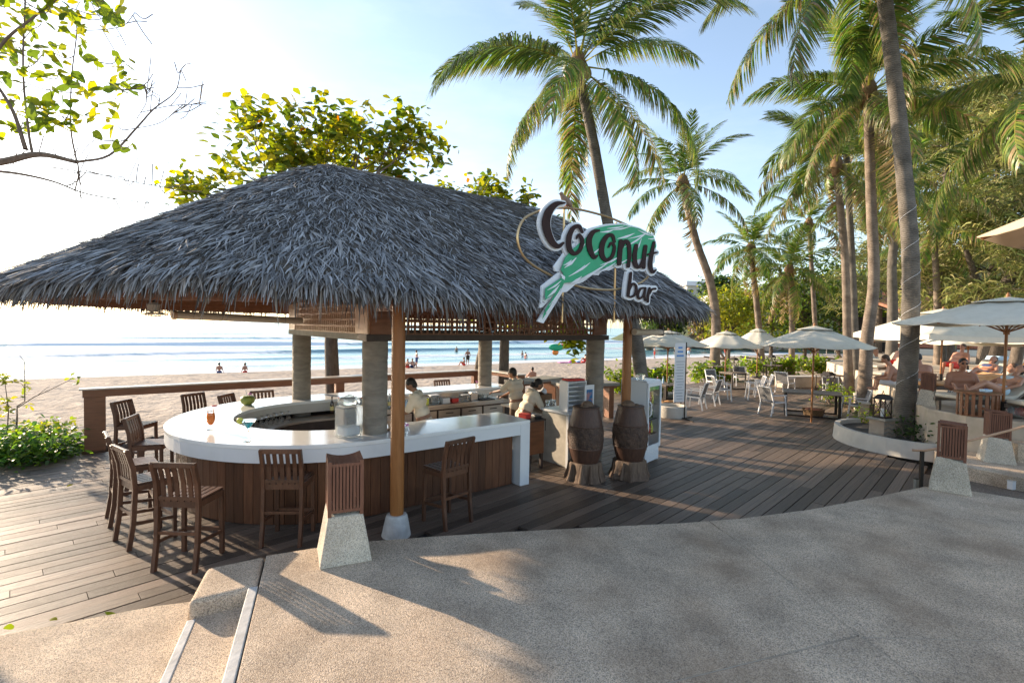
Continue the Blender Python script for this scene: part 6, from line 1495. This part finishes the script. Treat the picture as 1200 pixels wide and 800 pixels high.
limb([px(88, 36, YL), px(120, 35, YL), px(145, 30, YL), px(158, 15, YL)], .009, .003); limb([px(30, 175, YL), px(15, 130, YL), px(-10, 90, YL)], .035, .02); limb([px(-60, 190, YL), px(-30, 120, YL), px(0, 55, YL), px(40, 20, YL), px(80, -10, YL)], .04, .012)
fol = []
for (x0, y0, x1, y1, n_) in ((0, 5, 60, 45, 5), (0, 50, 70, 90, 6), (0, 85, 60, 130, 6), (5, 125, 80, 168, 6), (85, 60, 150, 105, 5), (60, 90, 120, 150, 4), (80, 0, 150, 22, 6), (-60, -30, 40, 20, 7), (130, 150, 168, 172, 2), (-80, 60, 0, 170, 8), (20, 0, 130, -60, 8), (95, 135, 140, 165, 2)):
    for k in range(n_):
        a = px(rr.uniform(x0, x1), rr.uniform(y0, y1), YL + rr.uniform(-.7, .7)); fol.append(a)
        q = min((p for P_, _ in out for p in P_), key=lambda p: (p - a).length)
        limb([q, (q + a) / 2 + Vector((rr.gauss(0, .05), rr.gauss(0, .05), -.05)), a], .009, .004)
for k in range(60):
    P_, _ = out[rr.randrange(0, 12)]; q = P_[rr.randrange(len(P_) // 2, len(P_))]; d_ = Vector((rr.uniform(-.2, 1), rr.gauss(0, .4), rr.gauss(.05, .5))).normalized(); L_ = rr.uniform(.2, .55)
    limb([q, q + d_ * L_ * .5 + Vector((0, 0, rr.gauss(0, .04))), q + d_ * L_ + Vector((0, 0, rr.gauss(.03, .06)))], .006, .002)
out = [(P_, [max(q, .008) for q in R_]) for P_, R_ in out]
x = limbs_mesh(out, base).build('branches', M['twig'], lt, True); tag(x, kind='stuff')
lms = []
for k in range(6):
    V_, Q_, c_ = leaf_cloud(np.array([[0, 0, 0.]]), None, 1, 1.0, .62, [LEAFC[k % 5]], 0, np.random.default_rng(500 + k), seg=6, flat=.25, autumn=0)
    lms.append(np_mesh('leaf', V_, Q_, c_, M['leaf'], True))
cnt = 0
for a in fol:
    m_ = rr.choice((4, 5, 6))
    for k in range(m_):
        if cnt >= 295: break
        o = bpy.data.objects.new('leaf', rr.choice(lms)); link(o, lt); cnt += 1
        o.location = a - base + Vector((rr.gauss(0, .05), rr.gauss(0, .05), rr.gauss(0, .03))); s_ = rr.uniform(.17, .26); o.scale = (s_, s_, s_); o.rotation_euler = (rr.gauss(0, .8), rr.gauss(0, .8), rr.uniform(0, 6.28))
r = np.random.default_rng(77)
extra = np.array([tuple(px(rr.uniform(-260, -40), rr.uniform(-120, 140), YL + rr.uniform(-1, 1.2)) - base) for _ in range(60)])
V_, Q_, c_ = leaf_cloud(extra, None, 6, .19, .11, LEAFC, .1, r); o = bpy.data.objects.new('crown', np_mesh('crown', V_, Q_, c_, M['leaf'])); link(o, lt); tag(o, kind='stuff')

ins = np.array([tuple(px(rr.uniform(-5, 150), rr.uniform(-5, 165) * (1 - .1 * rr.random()), YL + rr.uniform(-.6, 1.2)) - base) for _ in range(46)])
V_, Q_, c_ = leaf_cloud(ins, None, 5, .17, .10, LEAFC + YEL0, .09, r); o = bpy.data.objects.new('small_leaves', np_mesh('small_leaves', V_, Q_, c_, M['leaf'])); link(o, lt); tag(o, kind='stuff')
# ---- background broadleaf trees and hedges
def clump_tree(label, base, crown_c, crown_r, n_cl, n_leaf, leaf, cols, seed, name='broadleaf_tree', trunk_r=.2, cat='tree', flat=.6, cl_r=.28):
    r = np.random.default_rng(seed); base = Vector(base); t = thing(name, label, cat, base); cc = np.array(crown_c) - np.array(base)
    v = unit(r.normal(0, 1, (n_cl, 3))) * (r.uniform(.35, 1, n_cl) ** .6)[:, None] * np.array(crown_r) + cc
    mb = MB(); mb.tube([(0, 0, 0), tuple(cc * .5 + np.array((.1, 0, 0)) * trunk_r), tuple(cc * .9)], [trunk_r, trunk_r * .75, trunk_r * .4], 8); mb.build('trunk', M['bark'], t, True); mb = MB()
    for i in range(0, n_cl, 3): mb.tube([tuple(cc * .6), tuple((cc * .6 + v[i]) / 2 + np.array((0, 0, .1))), tuple(v[i])], [trunk_r * .4, trunk_r * .22, trunk_r * .08], 5, False)
    x = mb.build('branches', M['bark'], t, True); tag(x, kind='stuff')
    csz = np.array(crown_r).mean() * cl_r; tone = r.uniform(.7, 1.35, n_cl)
    P_ = np.repeat(v, n_leaf, 0) + r.normal(0, csz, (n_cl * n_leaf, 3)) * np.array([1, 1, .7])
    V_, Q_, c_ = leaf_cloud(P_, None, 1, leaf, leaf * .55, cols, 0, r, seg=3, flat=flat); c_ = c_ * np.repeat(tone, n_leaf * 2)[:, None]
    o = bpy.data.objects.new('crown', np_mesh('crown', V_, Q_, c_, M['leaf'])); link(o, t); tag(o, kind='stuff'); return t
GRN = [(.10, .16, .025), (.15, .20, .03), (.07, .12, .02), (.20, .22, .035)]; DGR = [(.04, .075, .02), (.06, .10, .025), (.03, .06, .018)]; YEL = [(.22, .24, .03), (.28, .26, .035), (.15, .19, .03)]
def bg(lab, x, yb, yt, Y, wpx, cols, seed, n_cl=60, n_leaf=55, leaf=.4, zb=-.4, name='broadleaf_tree'):
    c = px(x, (yb + yt) / 2, Y); h = (yb - yt) / 580 * Y / 2; w = wpx / 580 * Y / 2
    clump_tree(lab, (c.x, Y, zb), (c.x, Y, c.z), (w, w * .7, h), n_cl, n_leaf, leaf, cols, seed, name)
bg('yellow green sea almond tree behind the pale parasols', 855, 400, 330, 46, 75, YEL, 201); bg('bright green broadleaf tree behind the parasol by the hedge', 905, 405, 320, 50, 90, GRN, 202); bg('dark green broadleaf tree behind the palm with hanging fronds', 945, 405, 300, 48, 95, DGR + GRN, 203)
bg('dark dense tree standing behind the slender palm trunks', 985, 405, 290, 52, 90, DGR, 204); bg('green tree behind the tan parasol', 1030, 400, 300, 46, 90, GRN, 205); bg('rounded umbrella shaped tree on the headland skyline', 843, 352, 326, 120, 40, DGR, 206, 40, 60, 1.0, 5)
bg('green tree by the headland houses', 815, 385, 345, 110, 36, GRN, 207, 40, 50, .9, 0); bg('dark tree at the foot of the headland beside the roof corner', 780, 395, 362, 110, 45, DGR + GRN, 208, 40, 50, .9, 0); bg('scrubby reddish tree below the headland houses', 835, 398, 365, 90, 40, [(.20, .13, .06), (.14, .12, .04)], 209, 40, 50, .7, 0)
bg('leafy tree between headland and beach hedge', 870, 398, 345, 70, 60, GRN, 210, 50, 50, .6, 0)
# feathery casuarinas
FEC = [(.18, .21, .06), (.24, .26, .08), (.14, .18, .055), (.30, .28, .10), (.20, .18, .08)]
def casuarina(label, base, h, w, seed, n_br=80, n_tw=90, lean=(0, 0)):
    r = np.random.default_rng(seed); rr = random.Random(seed); base = Vector(base); t = thing('casuarina_tree', label, 'tree', base)
    C_ = catmull([(0, 0, 0), (lean[0] * .3 + rr.gauss(0, .2), lean[1] * .3, h * .35), (lean[0] * .7, lean[1] * .7, h * .7), (lean[0], lean[1], h)], 8); n = len(C_)
    MB().tube(C_, [.26 * (1 - .85 * i / (n - 1)) for i in range(n)], 9).build('trunk', M['bark'], t, True)
    mb = MB(); cen = []
    for k in range(n_br):
        f = rr.uniform(.2, 1.0); p = C_[int(f * (n - 1))]; a = rr.uniform(0, 6.28); L_ = w * rr.uniform(.35, 1) * (1.15 - f * .75)
        e = p + Vector((math.cos(a) * L_, math.sin(a) * L_, L_ * rr.uniform(-.1, .55))); mid = (p + e) / 2 + Vector((0, 0, L_ * .1)); mb.tube([p, mid, e], [.04, .025, .008], 4, False)
        for q in (.55, .75, .92, 1.0): cen.append((tuple(p.lerp(mid, q * 2) if q < .5 else mid.lerp(e, q * 2 - 1)), rr.uniform(.65, 1.35)))
    x = mb.build('branches', M['bark'], t, True); tag(x, kind='stuff')
    cp = np.array([c[0] for c in cen]); tone = np.array([c[1] for c in cen]); m_ = len(cp) * (n_tw // 4); k_ = n_tw // 4
    P0 = np.repeat(cp, k_, 0) + r.normal(0, .28, (m_, 3)); d = r.normal(0, 1, (m_, 3)); d[:, 2] = d[:, 2] * .5 + .1; d = unit(d); ln = r.uniform(.35, .85, m_)[:, None]
    pts = np.zeros((m_, 4, 3)); pts[:, 0] = P0; cur = d
    for j in range(1, 4): pts[:, j] = pts[:, j - 1] + cur * ln / 3; cur = unit(cur + np.array([0, 0, -.55]))
    V_, Q_ = ribbons(pts, np.tile([.05, .06, .045, .01], (m_, 1)) * r.uniform(.7, 1.3, m_)[:, None], unit(np.cross(d, r.normal(0, 1, (m_, 3)))))
    c = np.array(FEC)[r.integers(0, 5, m_)] * np.repeat(tone, k_)[:, None] * r.uniform(.8, 1.2, m_)[:, None]
    o = bpy.data.objects.new('crown', np_mesh('crown', V_, Q_, np.repeat(c, 3, 0), M['feather'])); link(o, t); tag(o, kind='stuff'); return t
for i, (x, Y, top, w, lab) in enumerate(((1075, 33, 95, 5.0, 'feathery casuarina tree behind the big palm crown'), (1120, 29, 60, 5.0, 'tall feathery casuarina tree behind the square parasol'), (1165, 27, 95, 4.5, 'feathery casuarina tree above the restaurant roof'), (1205, 24, 70, 4.5, 'feathery casuarina tree overhanging the cream parasols'), (1245, 20, 120, 4.0, 'feathery casuarina tree with thick dark trunk by the sunbeds'), (1040, 40, 150, 5.0, 'feathery casuarina tree far behind the warm lit palm'), (1140, 40, 110, 6.0, 'feathery casuarina tree at the back of the grove'))):
    p_ = px(x, top, Y); casuarina(lab, (p_.x, Y, .6), p_.z - .6, w, 300 + i, 75, 100, (rng.uniform(-1, 1), 0))
for x, Y, lab in ((1108, 30, 'thick dark leaning trunk rising behind the parasols'), (1164, 25, 'thick dark tree trunk beside the restaurant post')):
    p_ = px(x, 405, Y); t = thing('tree_trunk', lab, 'tree', (p_.x, Y, .9)); MB().tube([(0, 0, 0), (.1, 0, 1.5), (-.1, 0, 3), (.7, 0, 4.5), (1.6, .2, 6.5)], [.55, .45, .42, .34, .2], 12).build('trunk', M['bark'], t, True); MB().tube([(-.1, 0, 3), (-.9, .1, 4.4), (-1.6, 0, 6)], [.3, .2, .1], 10).build('limb', M['bark'], t, True)

# ---- low hedges, shrubs
def shrub(label, x0, x1, y_base, top_px, Y, cols, seed, leaf=.16, n_cl=26, n_leaf=40, zb=-.3, name='shrub'):
    a, b = px(x0, y_base, Y), px(x1, y_base, Y); c = (a + b) / 2; h = (y_base - top_px) / 580 * Y
    r = np.random.default_rng(seed); t = thing(name, label, 'shrub', (c.x, Y, zb)); w = (b.x - a.x) / 2
    v = np.stack([r.uniform(-w, w, n_cl), r.normal(0, .35, n_cl), np.abs(r.uniform(.25, 1, n_cl)) * h + max(a.z - zb, 0) * .5], 1); tone = r.uniform(.7, 1.3, n_cl); mb = MB()
    for q in v: mb.tube([(q[0] * .8, q[1] * .5, 0), tuple(q * np.array((.95, .8, .55))), tuple(q)], [.02, .014, .006], 4, False)
    x = mb.build('stems', M['twig'], t); tag(x, kind='stuff')
    P_ = np.repeat(v, n_leaf, 0) + r.normal(0, .16, (n_cl * n_leaf, 3)); V_, Q_, c_ = leaf_cloud(P_, None, 1, leaf, leaf * .5, cols, 0, r, seg=4); c_ = c_ * np.repeat(tone, n_leaf * 3)[:, None]
    o = bpy.data.objects.new('leaves', np_mesh('leaves', V_, Q_, c_, M['leaf'])); link(o, t); tag(o, kind='stuff'); return t
SHC = [(.14, .22, .025), (.20, .27, .03), (.09, .16, .02), (.28, .31, .04)]
shrub('sunlit beach shrub behind the grill and fridge', 715, 790, 450, 424, 20.5, SHC, 401, .22, 40, 45); shrub('sunlit beach shrub under the parasol by the leaning palm', 812, 862, 446, 424, 27, SHC, 402, .24, 30, 40); shrub('low sunlit hedge behind the hedge table', 868, 930, 438, 420, 33, SHC, 403, .26, 34, 40); shrub('low sunlit hedge along the sand beyond the parasol table', 935, 1000, 436, 420, 36, SHC, 404, .28, 34, 40)
shrub('small green plant at the foot of the warm lit palm', 976, 994, 462, 452, 17.8, SHC, 405, .12, 12, 30, .0); shrub('small dark plant between planter and terrace wall', 1018, 1030, 492, 478, 13.2, DGR + SHC, 406, .10, 10, 30, .0); shrub('low plant growing inside the curved palm planter', 1062, 1088, 508, 496, 11.2, DGR, 407, .10, 12, 30, .2)
# left foreground shrub with its stick plant
for i, (x0, x1, yb, tp, Y, cs, lab) in enumerate(((-40, 40, 545, 515, 9.2, [(.05, .12, .03), (.09, .17, .03)] + SHC[:2], 'dense green shrub at the deck edge, broad leaves'), (28, 88, 538, 520, 9.6, [(.06, .12, .03), (.12, .2, .03)], 'low green shrub beside the end post of the beach rail'), (0, 55, 525, 508, 10.2, YEL + SHC, 'yellow lit shrub behind the broad leaved one'))):
    shrub(lab, x0, x1, yb, tp, Y, cs, 411 + i, .13, 34, 42, -.1)
sb_ = px(18, 515, 10.0); t = thing('stick_plant', 'spindly beach plant with bare sticks and yellow leaves', 'plant', (sb_.x, 10.0, -.2)); base_ = Vector((sb_.x, 10.0, -.2)); mb = MB()
for P_, r_ in (([(18, 515), (20, 490), (20, 476)], .022), ([(20, 476), (29, 470), (29, 424), (22, 415)], .012), ([(20, 478), (40, 465), (60, 456), (80, 446), (88, 440)], .010), ([(8, 515), (10, 480), (6, 450)], .014), ([(44, 463), (58, 452)], .006), ([(29, 455), (24, 448)], .006), ([(14, 478), (4, 470)], .008)):
    q = [px(a, b, 10.0) - base_ for a, b in P_]; mb.tube(q, [r_ * (1 - .6 * i / (len(q) - 1)) for i in range(len(q))], 6)
x = mb.build('stems', M['twig'], t, True); rr = random.Random(9); r = np.random.default_rng(9)
cen = np.array([tuple(px(a + rr.gauss(0, 4), b + rr.gauss(0, 3), 10.0 + rr.gauss(0, .1)) - base_) for a, b, n_ in ((5, 442, 6), (10, 446, 5), (26, 450, 3), (4, 470, 4), (12, 482, 4), (82, 444, 2), (28, 470, 2), (2, 295, 0)) for _ in range(n_)]); V_, Q_, c_ = leaf_cloud(cen, None, 4, .12, .07, YEL, .03, r)
o = bpy.data.objects.new('leaves', np_mesh('leaves', V_, Q_, c_, M['leaf'])); link(o, t); tag(o, kind='stuff')
# stone edging below the beach rail
for i in range(34):
    f = i / 33; p_ = K(-5.4 + f * 9.5, 6.95 + rng.uniform(-.1, .1)); s_ = rng.uniform(.14, .24)
    t = tag(MB().ball((0, 0, 0), (s_ * 1.3, s_, s_), 9, 6, Matrix.Rotation(rng.uniform(0, 3), 3, 'Z')).build('edging_stone', M['dark_rock'], None), 'dark rounded stone in the edging below the beach rail', 'stone', 'edging stones below the beach rail'); t.location = (p_.x, p_.y, -.18); t.rotation_euler = (rng.uniform(0, 1), rng.uniform(0, 1), 0)
# fallen leaves on the landing
for i, (x, y) in enumerate(((4, 737), (67, 727), (123, 718), (78, 571))):
    p_ = gp(x, y, .05 if i < 3 else .005); o = bpy.data.objects.new('fallen_leaf', lms[i]); link(o); o.location = p_ + Vector((0, 0, .01)); o.scale = (.09,) * 3; o.rotation_euler = (0, .1, i * 1.3); tag(o, ('fallen leaf at the outer corner of the step landing', 'fallen leaf with pale stem on the landing edge', 'tiny fallen leaf on the landing edge nearest the cheek block', 'fallen brown leaf lying on the sunlit deck boards')[i], 'leaf')
# ================================================================== BEACH, FAR BUILDINGS, BOULDERS
def small_person(label, loc, rz, m, suit, pose='stand', group=None):
    t = thing('person', label, 'person', loc, rz, group); caps = []
    if pose == 'stand':
        hc = Vector((0, 0, 1.60)); B, Cc, fr = head_parts(hc, (0, 1, 0)); caps += [(Vector((0, 0, 1.38)), .06, Vector((0, 0, 1.5)), .055), (Vector((-.08, 0, .95)), .12, Vector((.08, 0, .95)), .12), (Vector((-.09, 0, 1.25)), .12, Vector((.09, 0, 1.25)), .12), (Vector((-.14, 0, 1.38)), .07, Vector((.14, 0, 1.38)), .07)]
        for s in (-1, 1):
            e = Vector((s * .28, .02, 1.1)); w = Vector((s * .26, .16, .88)); caps += [(Vector((s * .19, 0, 1.38)), .055, e, .042), (e, .04, w, .03), (w, .035, w + Vector((0, .05, -.08)), .02)]
            k = Vector((s * .1, .03 * s, .5)); a = Vector((s * .12, -.06 * s, .08)); caps += [(Vector((s * .09, 0, .93)), .1, k, .065), (k, .06, a, .04), (a + Vector((0, 0, -.03)), .035, a + Vector((0, .15, -.045)), .03)]
        pk = [(Vector((-.08, 0, .93)), .135, Vector((.08, 0, .93)), .135)] + [(Vector((s * .09, 0, .9)), .115, Vector((s * .1, 0, .62)), .1) for s in (-1, 1)]
    else:
        hc = Vector((0, .05, .78)); B, Cc, fr = head_parts(hc, (0, 1, 0)); caps += [(Vector((0, 0, .58)), .06, Vector((0, .03, .7)), .055), (Vector((-.08, 0, .14)), .13, Vector((.08, 0, .14)), .13), (Vector((-.09, 0, .42)), .12, Vector((.09, 0, .42)), .12), (Vector((-.14, 0, .56)), .07, Vector((.14, 0, .56)), .07)]
        for s in (-1, 1):
            k = Vector((s * .14, .38, .42)); a = Vector((s * .13, .55, .08)); caps += [(Vector((s * .1, .03, .14)), .1, k, .065), (k, .06, a, .04), (a, .035, a + Vector((0, .14, -.03)), .028)]
            e = Vector((s * .28, .12, .38)); w = Vector((s * .15, .36, .46)); caps += [(Vector((s * .19, 0, .55)), .055, e, .042), (e, .04, w, .03)]
        pk = [(Vector((-.08, 0, .14)), .15, Vector((.08, 0, .14)), .15), (Vector((-.1, .03, .14)), .12, Vector((-.12, .2, .27)), .1), (Vector((.1, .03, .14)), .12, Vector((.12, .2, .27)), .1)]
    flesh('body', M[m], t, caps, B, voxel=.03, smooth=3); flesh('swimwear', M[suit], t, pk, voxel=.03, smooth=2); hair_cap(t, hc, fr, M['hair']); return t
def beach_z(X, Y): return float(sand_z(np.array([X]), np.array([Y]))[0])
BP = [((257, 437), 'stand', 'skin_red', 'blue_shorts', 'distant bather standing in the shallow water beyond the rail', -1.9), ((287, 437), 'stand', 'skin_red', 'red_cloth', 'distant bather with arms out in the shallow water beyond the rail', -1.9),
      ((478, 431), 'sit', 'skin_red', 'red_cloth', 'distant person in red sitting at the waterline', None), ((483, 431), 'sit', 'skin_pale', 'blue_shorts', 'distant person sitting at the waterline beside the one in red', None), ((488, 430), 'stand', 'skin_pale', 'blue_shorts', 'distant person in blue standing at the waterline', None),
      ((548, 426), 'stand', 'skin', 'black', 'distant dark figure standing at the waterline', None), ((544, 428), 'sit', 'skin_pale', 'red_cloth', 'distant person lying low on the wet sand', None), ((535, 412), 'stand', 'skin', 'black', 'distant dark surfer standing out among the waves', -2.1),
      ((612, 418), 'stand', 'skin_red', 'pale_blue', 'distant bather pair, the taller one, in the water past the column', -1.9), ((616, 420), 'stand', 'skin_red', 'red_cloth', 'distant bather pair, the smaller one, in the water past the column', -1.9),
      ((624, 433), 'sit', 'skin_red', 'white_paint', 'person walking low on the sand behind the slab tables', None), ((686, 423), 'sit', 'skin_pale', 'red_cloth', 'distant sunbather sitting on the sand beside the stone column', None), ((691, 423), 'sit', 'skin_red', 'blue_shorts', 'distant sunbather sitting next to a companion near the stone column', None),
      ((767, 419), 'stand', 'skin_red', 'red_cloth', 'distant bather standing before the boulders', None), ((807, 418), 'stand', 'skin_pale', 'pale_blue', 'distant person in pale blue on the sand before the boulders', None), ((850, 415), 'stand', 'skin_red', 'red_cloth', 'distant person beside the leaning palm on the far sand', None)]
for i, ((x, y), pose, m, su, lab, wz) in enumerate(BP):
    z = -1.45 if wz is None else wz
    p_ = gp(x, y, z)
    if wz is not None: p_ = gp(x, y, -1.6); p_.z = -2.45
    if wz is None: p_.z = beach_z(p_.x, p_.y)
    if y > 430 and x > 600: p_ = gp(x, y + 12, -.4); p_.z = beach_z(p_.x, p_.y)
    small_person(lab, p_, i * 1.3, m, su, pose)
for i, (x, y, m) in enumerate(((663, 424, 'pink_flower'), (672, 424, 'print_blue'), (678, 424, 'red_cloth'))):
    p_ = gp(x, y, -1.3); p_.z = beach_z(p_.x, p_.y) + .02; t = thing('beach_towel', ('pink', 'blue', 'red')[i] + ' towel spread on the far sand left of the stone column', 'towel', p_, .3); MB().box((0, 0, .03), (1.8, .9, .06)).build('towel', M[m], t, bevel=.02); MB().ball((.6, 0, .14), (.25, .3, .12), 10, 6).build('bundle', M[m], t, True)
p_ = gp(652, 418, -1.4); t = thing('inflatable_toy', 'small green and red inflatable held at the water', 'inflatable', p_, .4); MB().ball((0, 0, 1.3), (1.2, .5, .5), 12, 8).build('green_float', M['sign_green'], t, True); MB().ball((1.3, 0, 1.5), (1.0, .35, .3), 12, 8).build('red_float', M['red_cloth'], t, True); MB().ball((-.1, .1, .6), (.5, .3, .4), 10, 6).build('orange_float', M['orange_drink'], t, True)
# boulders at the foot of the headland
for i in range(44):
    x = 742 + i * 6.2 + rng.uniform(-4, 4); Y = rng.uniform(96, 118); p_ = px(x, 408 + rng.uniform(-3, 2), Y); s_ = rng.uniform(.9, 2.1); r = random.Random(i)
    mb = MB(); mb.ball((0, 0, 0), (s_ * 1.3, s_, s_ * .9), 10, 7); mb.v = [(v[0] * (1 + .12 * math.sin(5 * v[1] + i)), v[1] * (1 + .12 * math.sin(4 * v[2] + 2 * i)), v[2] * (1 + .15 * math.sin(3 * v[0] + i))) for v in mb.v]
    o = mb.build('boulder', M['rock'], None, True); o.location = (p_.x, Y, -1.5 + s_ * .3 + r.uniform(0, 1.5)); o.rotation_euler = (r.uniform(-.4, .4), r.uniform(-.4, .4), r.uniform(0, 6)); tag(o, 'weathered brown boulder at the foot of the headland', 'boulder', 'boulders at the foot of the headland')
# houses on the headland
def house(label, x, y, Y, w, h, d, roof='terracotta', rz=0.0, name='house', wall='wall_white'):
    c = px(x, y, Y); t = thing(name, label, 'house', (c.x, Y, c.z), rz); MB().box((0, 0, h / 2), (w, d, h)).build('wall', M[wall], t)
    MB().add([(-w * .56, -d * .6, h), (w * .56, -d * .6, h), (w * .56, d * .6, h), (-w * .56, d * .6, h), (-w * .35, 0, h * 1.45), (w * .35, 0, h * 1.45)], [(3, 2, 1, 0), (0, 1, 5, 4), (1, 2, 5), (2, 3, 4, 5), (3, 0, 4)]).build('roof', M[roof], t)
    n = max(2, int(w / 2.2))
    for i in range(n):
        xx = -w / 2 + w * (i + .5) / n; f = MB().box((xx, -d / 2 - .03, h * .52), (w / n * .55, .08, h * .5)).build('window', M['white_paint'], t); MB().box((xx, -d / 2 - .08, h * .52), (w / n * .46, .04, h * .42)).build('pane', M['dark_opening'], f)
house('white house with pale roof among the trees on the headland', 812, 372, 112, 9, 3.5, 6, 'wall_white'); house('blue grey house behind the yellow green tree', 848, 372, 100, 9, 3.2, 6, 'wall_white', .2); house('small villa low on the headland behind the leaning palm', 832, 390, 105, 8, 3.0, 6, 'terracotta', -.2); house('white gabled house high on the headland slope', 818, 352, 130, 9, 3.5, 6, 'wall_white', .1)
# restaurant on the right
c = px(1130, 418, 36); rs = thing('restaurant', 'long open restaurant with white posts and terracotta tiled roof', 'building', (c.x + 11, 36, .8), R(-6))
MB().box((0, 5, 1.6), (30, .3, 3.2)).build('back_wall', M['dark_opening'], rs); MB().box((0, 0, .35), (30, .3, .7)).build('parapet', M['wall_white'], rs); MB().box((0, .0, .95), (30, .2, .3)).build('rail_band', M['terracotta'], rs)  # near-black back wall colour stands in for the shaded interior
for i in range(10): MB().box((-14.4 + i * 3.2, 0, 1.6), (.55, .4, 3.2)).build('post', M['wall_white'], rs)
MB().box((0, 0, 3.35), (30.6, .7, .35)).build('lintel', M['wall_white'], rs)
MB().add([(-15.5, -1.2, 3.4), (15.5, -1.2, 3.4), (15.5, 6, 5.3), (-15.5, 6, 5.3), (-15.5, -1.2, 3.6), (15.5, -1.2, 3.6), (15.5, 6, 5.5), (-15.5, 6, 5.5)], [(3, 2, 1, 0), (4, 5, 6, 7), (0, 1, 5, 4), (1, 2, 6, 5), (2, 3, 7, 6), (3, 0, 4, 7)]).build('roof', M['terracotta'], rs)
MB().box((1.5, 6.5, 5.9), (9, .3, .9)).build('upper_roof', M['pale_blue'], rs)
# a few bright beach umbrellas far behind the hedge
for i, (x, y, m) in enumerate(((978, 414, 'print_blue'), (990, 413, 'red_cloth'), (1000, 414, 'pale_blue'), (968, 415, 'red_cloth'))):
    p_ = gp(x, y + 12, -.4); t = thing('beach_umbrella', ('blue', 'red', 'pale blue', 'dark red')[i] + ' beach umbrella on the far bright sand', 'umbrella', p_); MB().lathe([(1.4, 1.7), (1.0, 2.0), (.4, 2.25), (.05, 2.3)], 12).build('canopy', M[m], t, True); MB().tube([(0, 0, 0), (0, 0, 2.3)], .03, 6).build('pole', M['white_paint'], t)
for i, (x0, x1) in enumerate(((862, 892), (905, 920), (1000, 1006))):
    a = gp(x0, 438, -.35); t = thing('driftwood_prop', ('long leaning timber prop beside the hedge palms', 'forked timber prop under the short palm', 'timber prop behind the slender palms')[i], 'timber', a); MB().tube([(0, 0, 0), (-.7, .2, 1.0), (-1.4, .3, 2.1)], [.11, .09, .07], 8).build('prop', M['twig'], t, True); MB().tube([(-.7, .2, 1.0), (-2.2, .1, 1.15)], [.07, .05], 8).build('cross_piece', M['twig'], t, True)
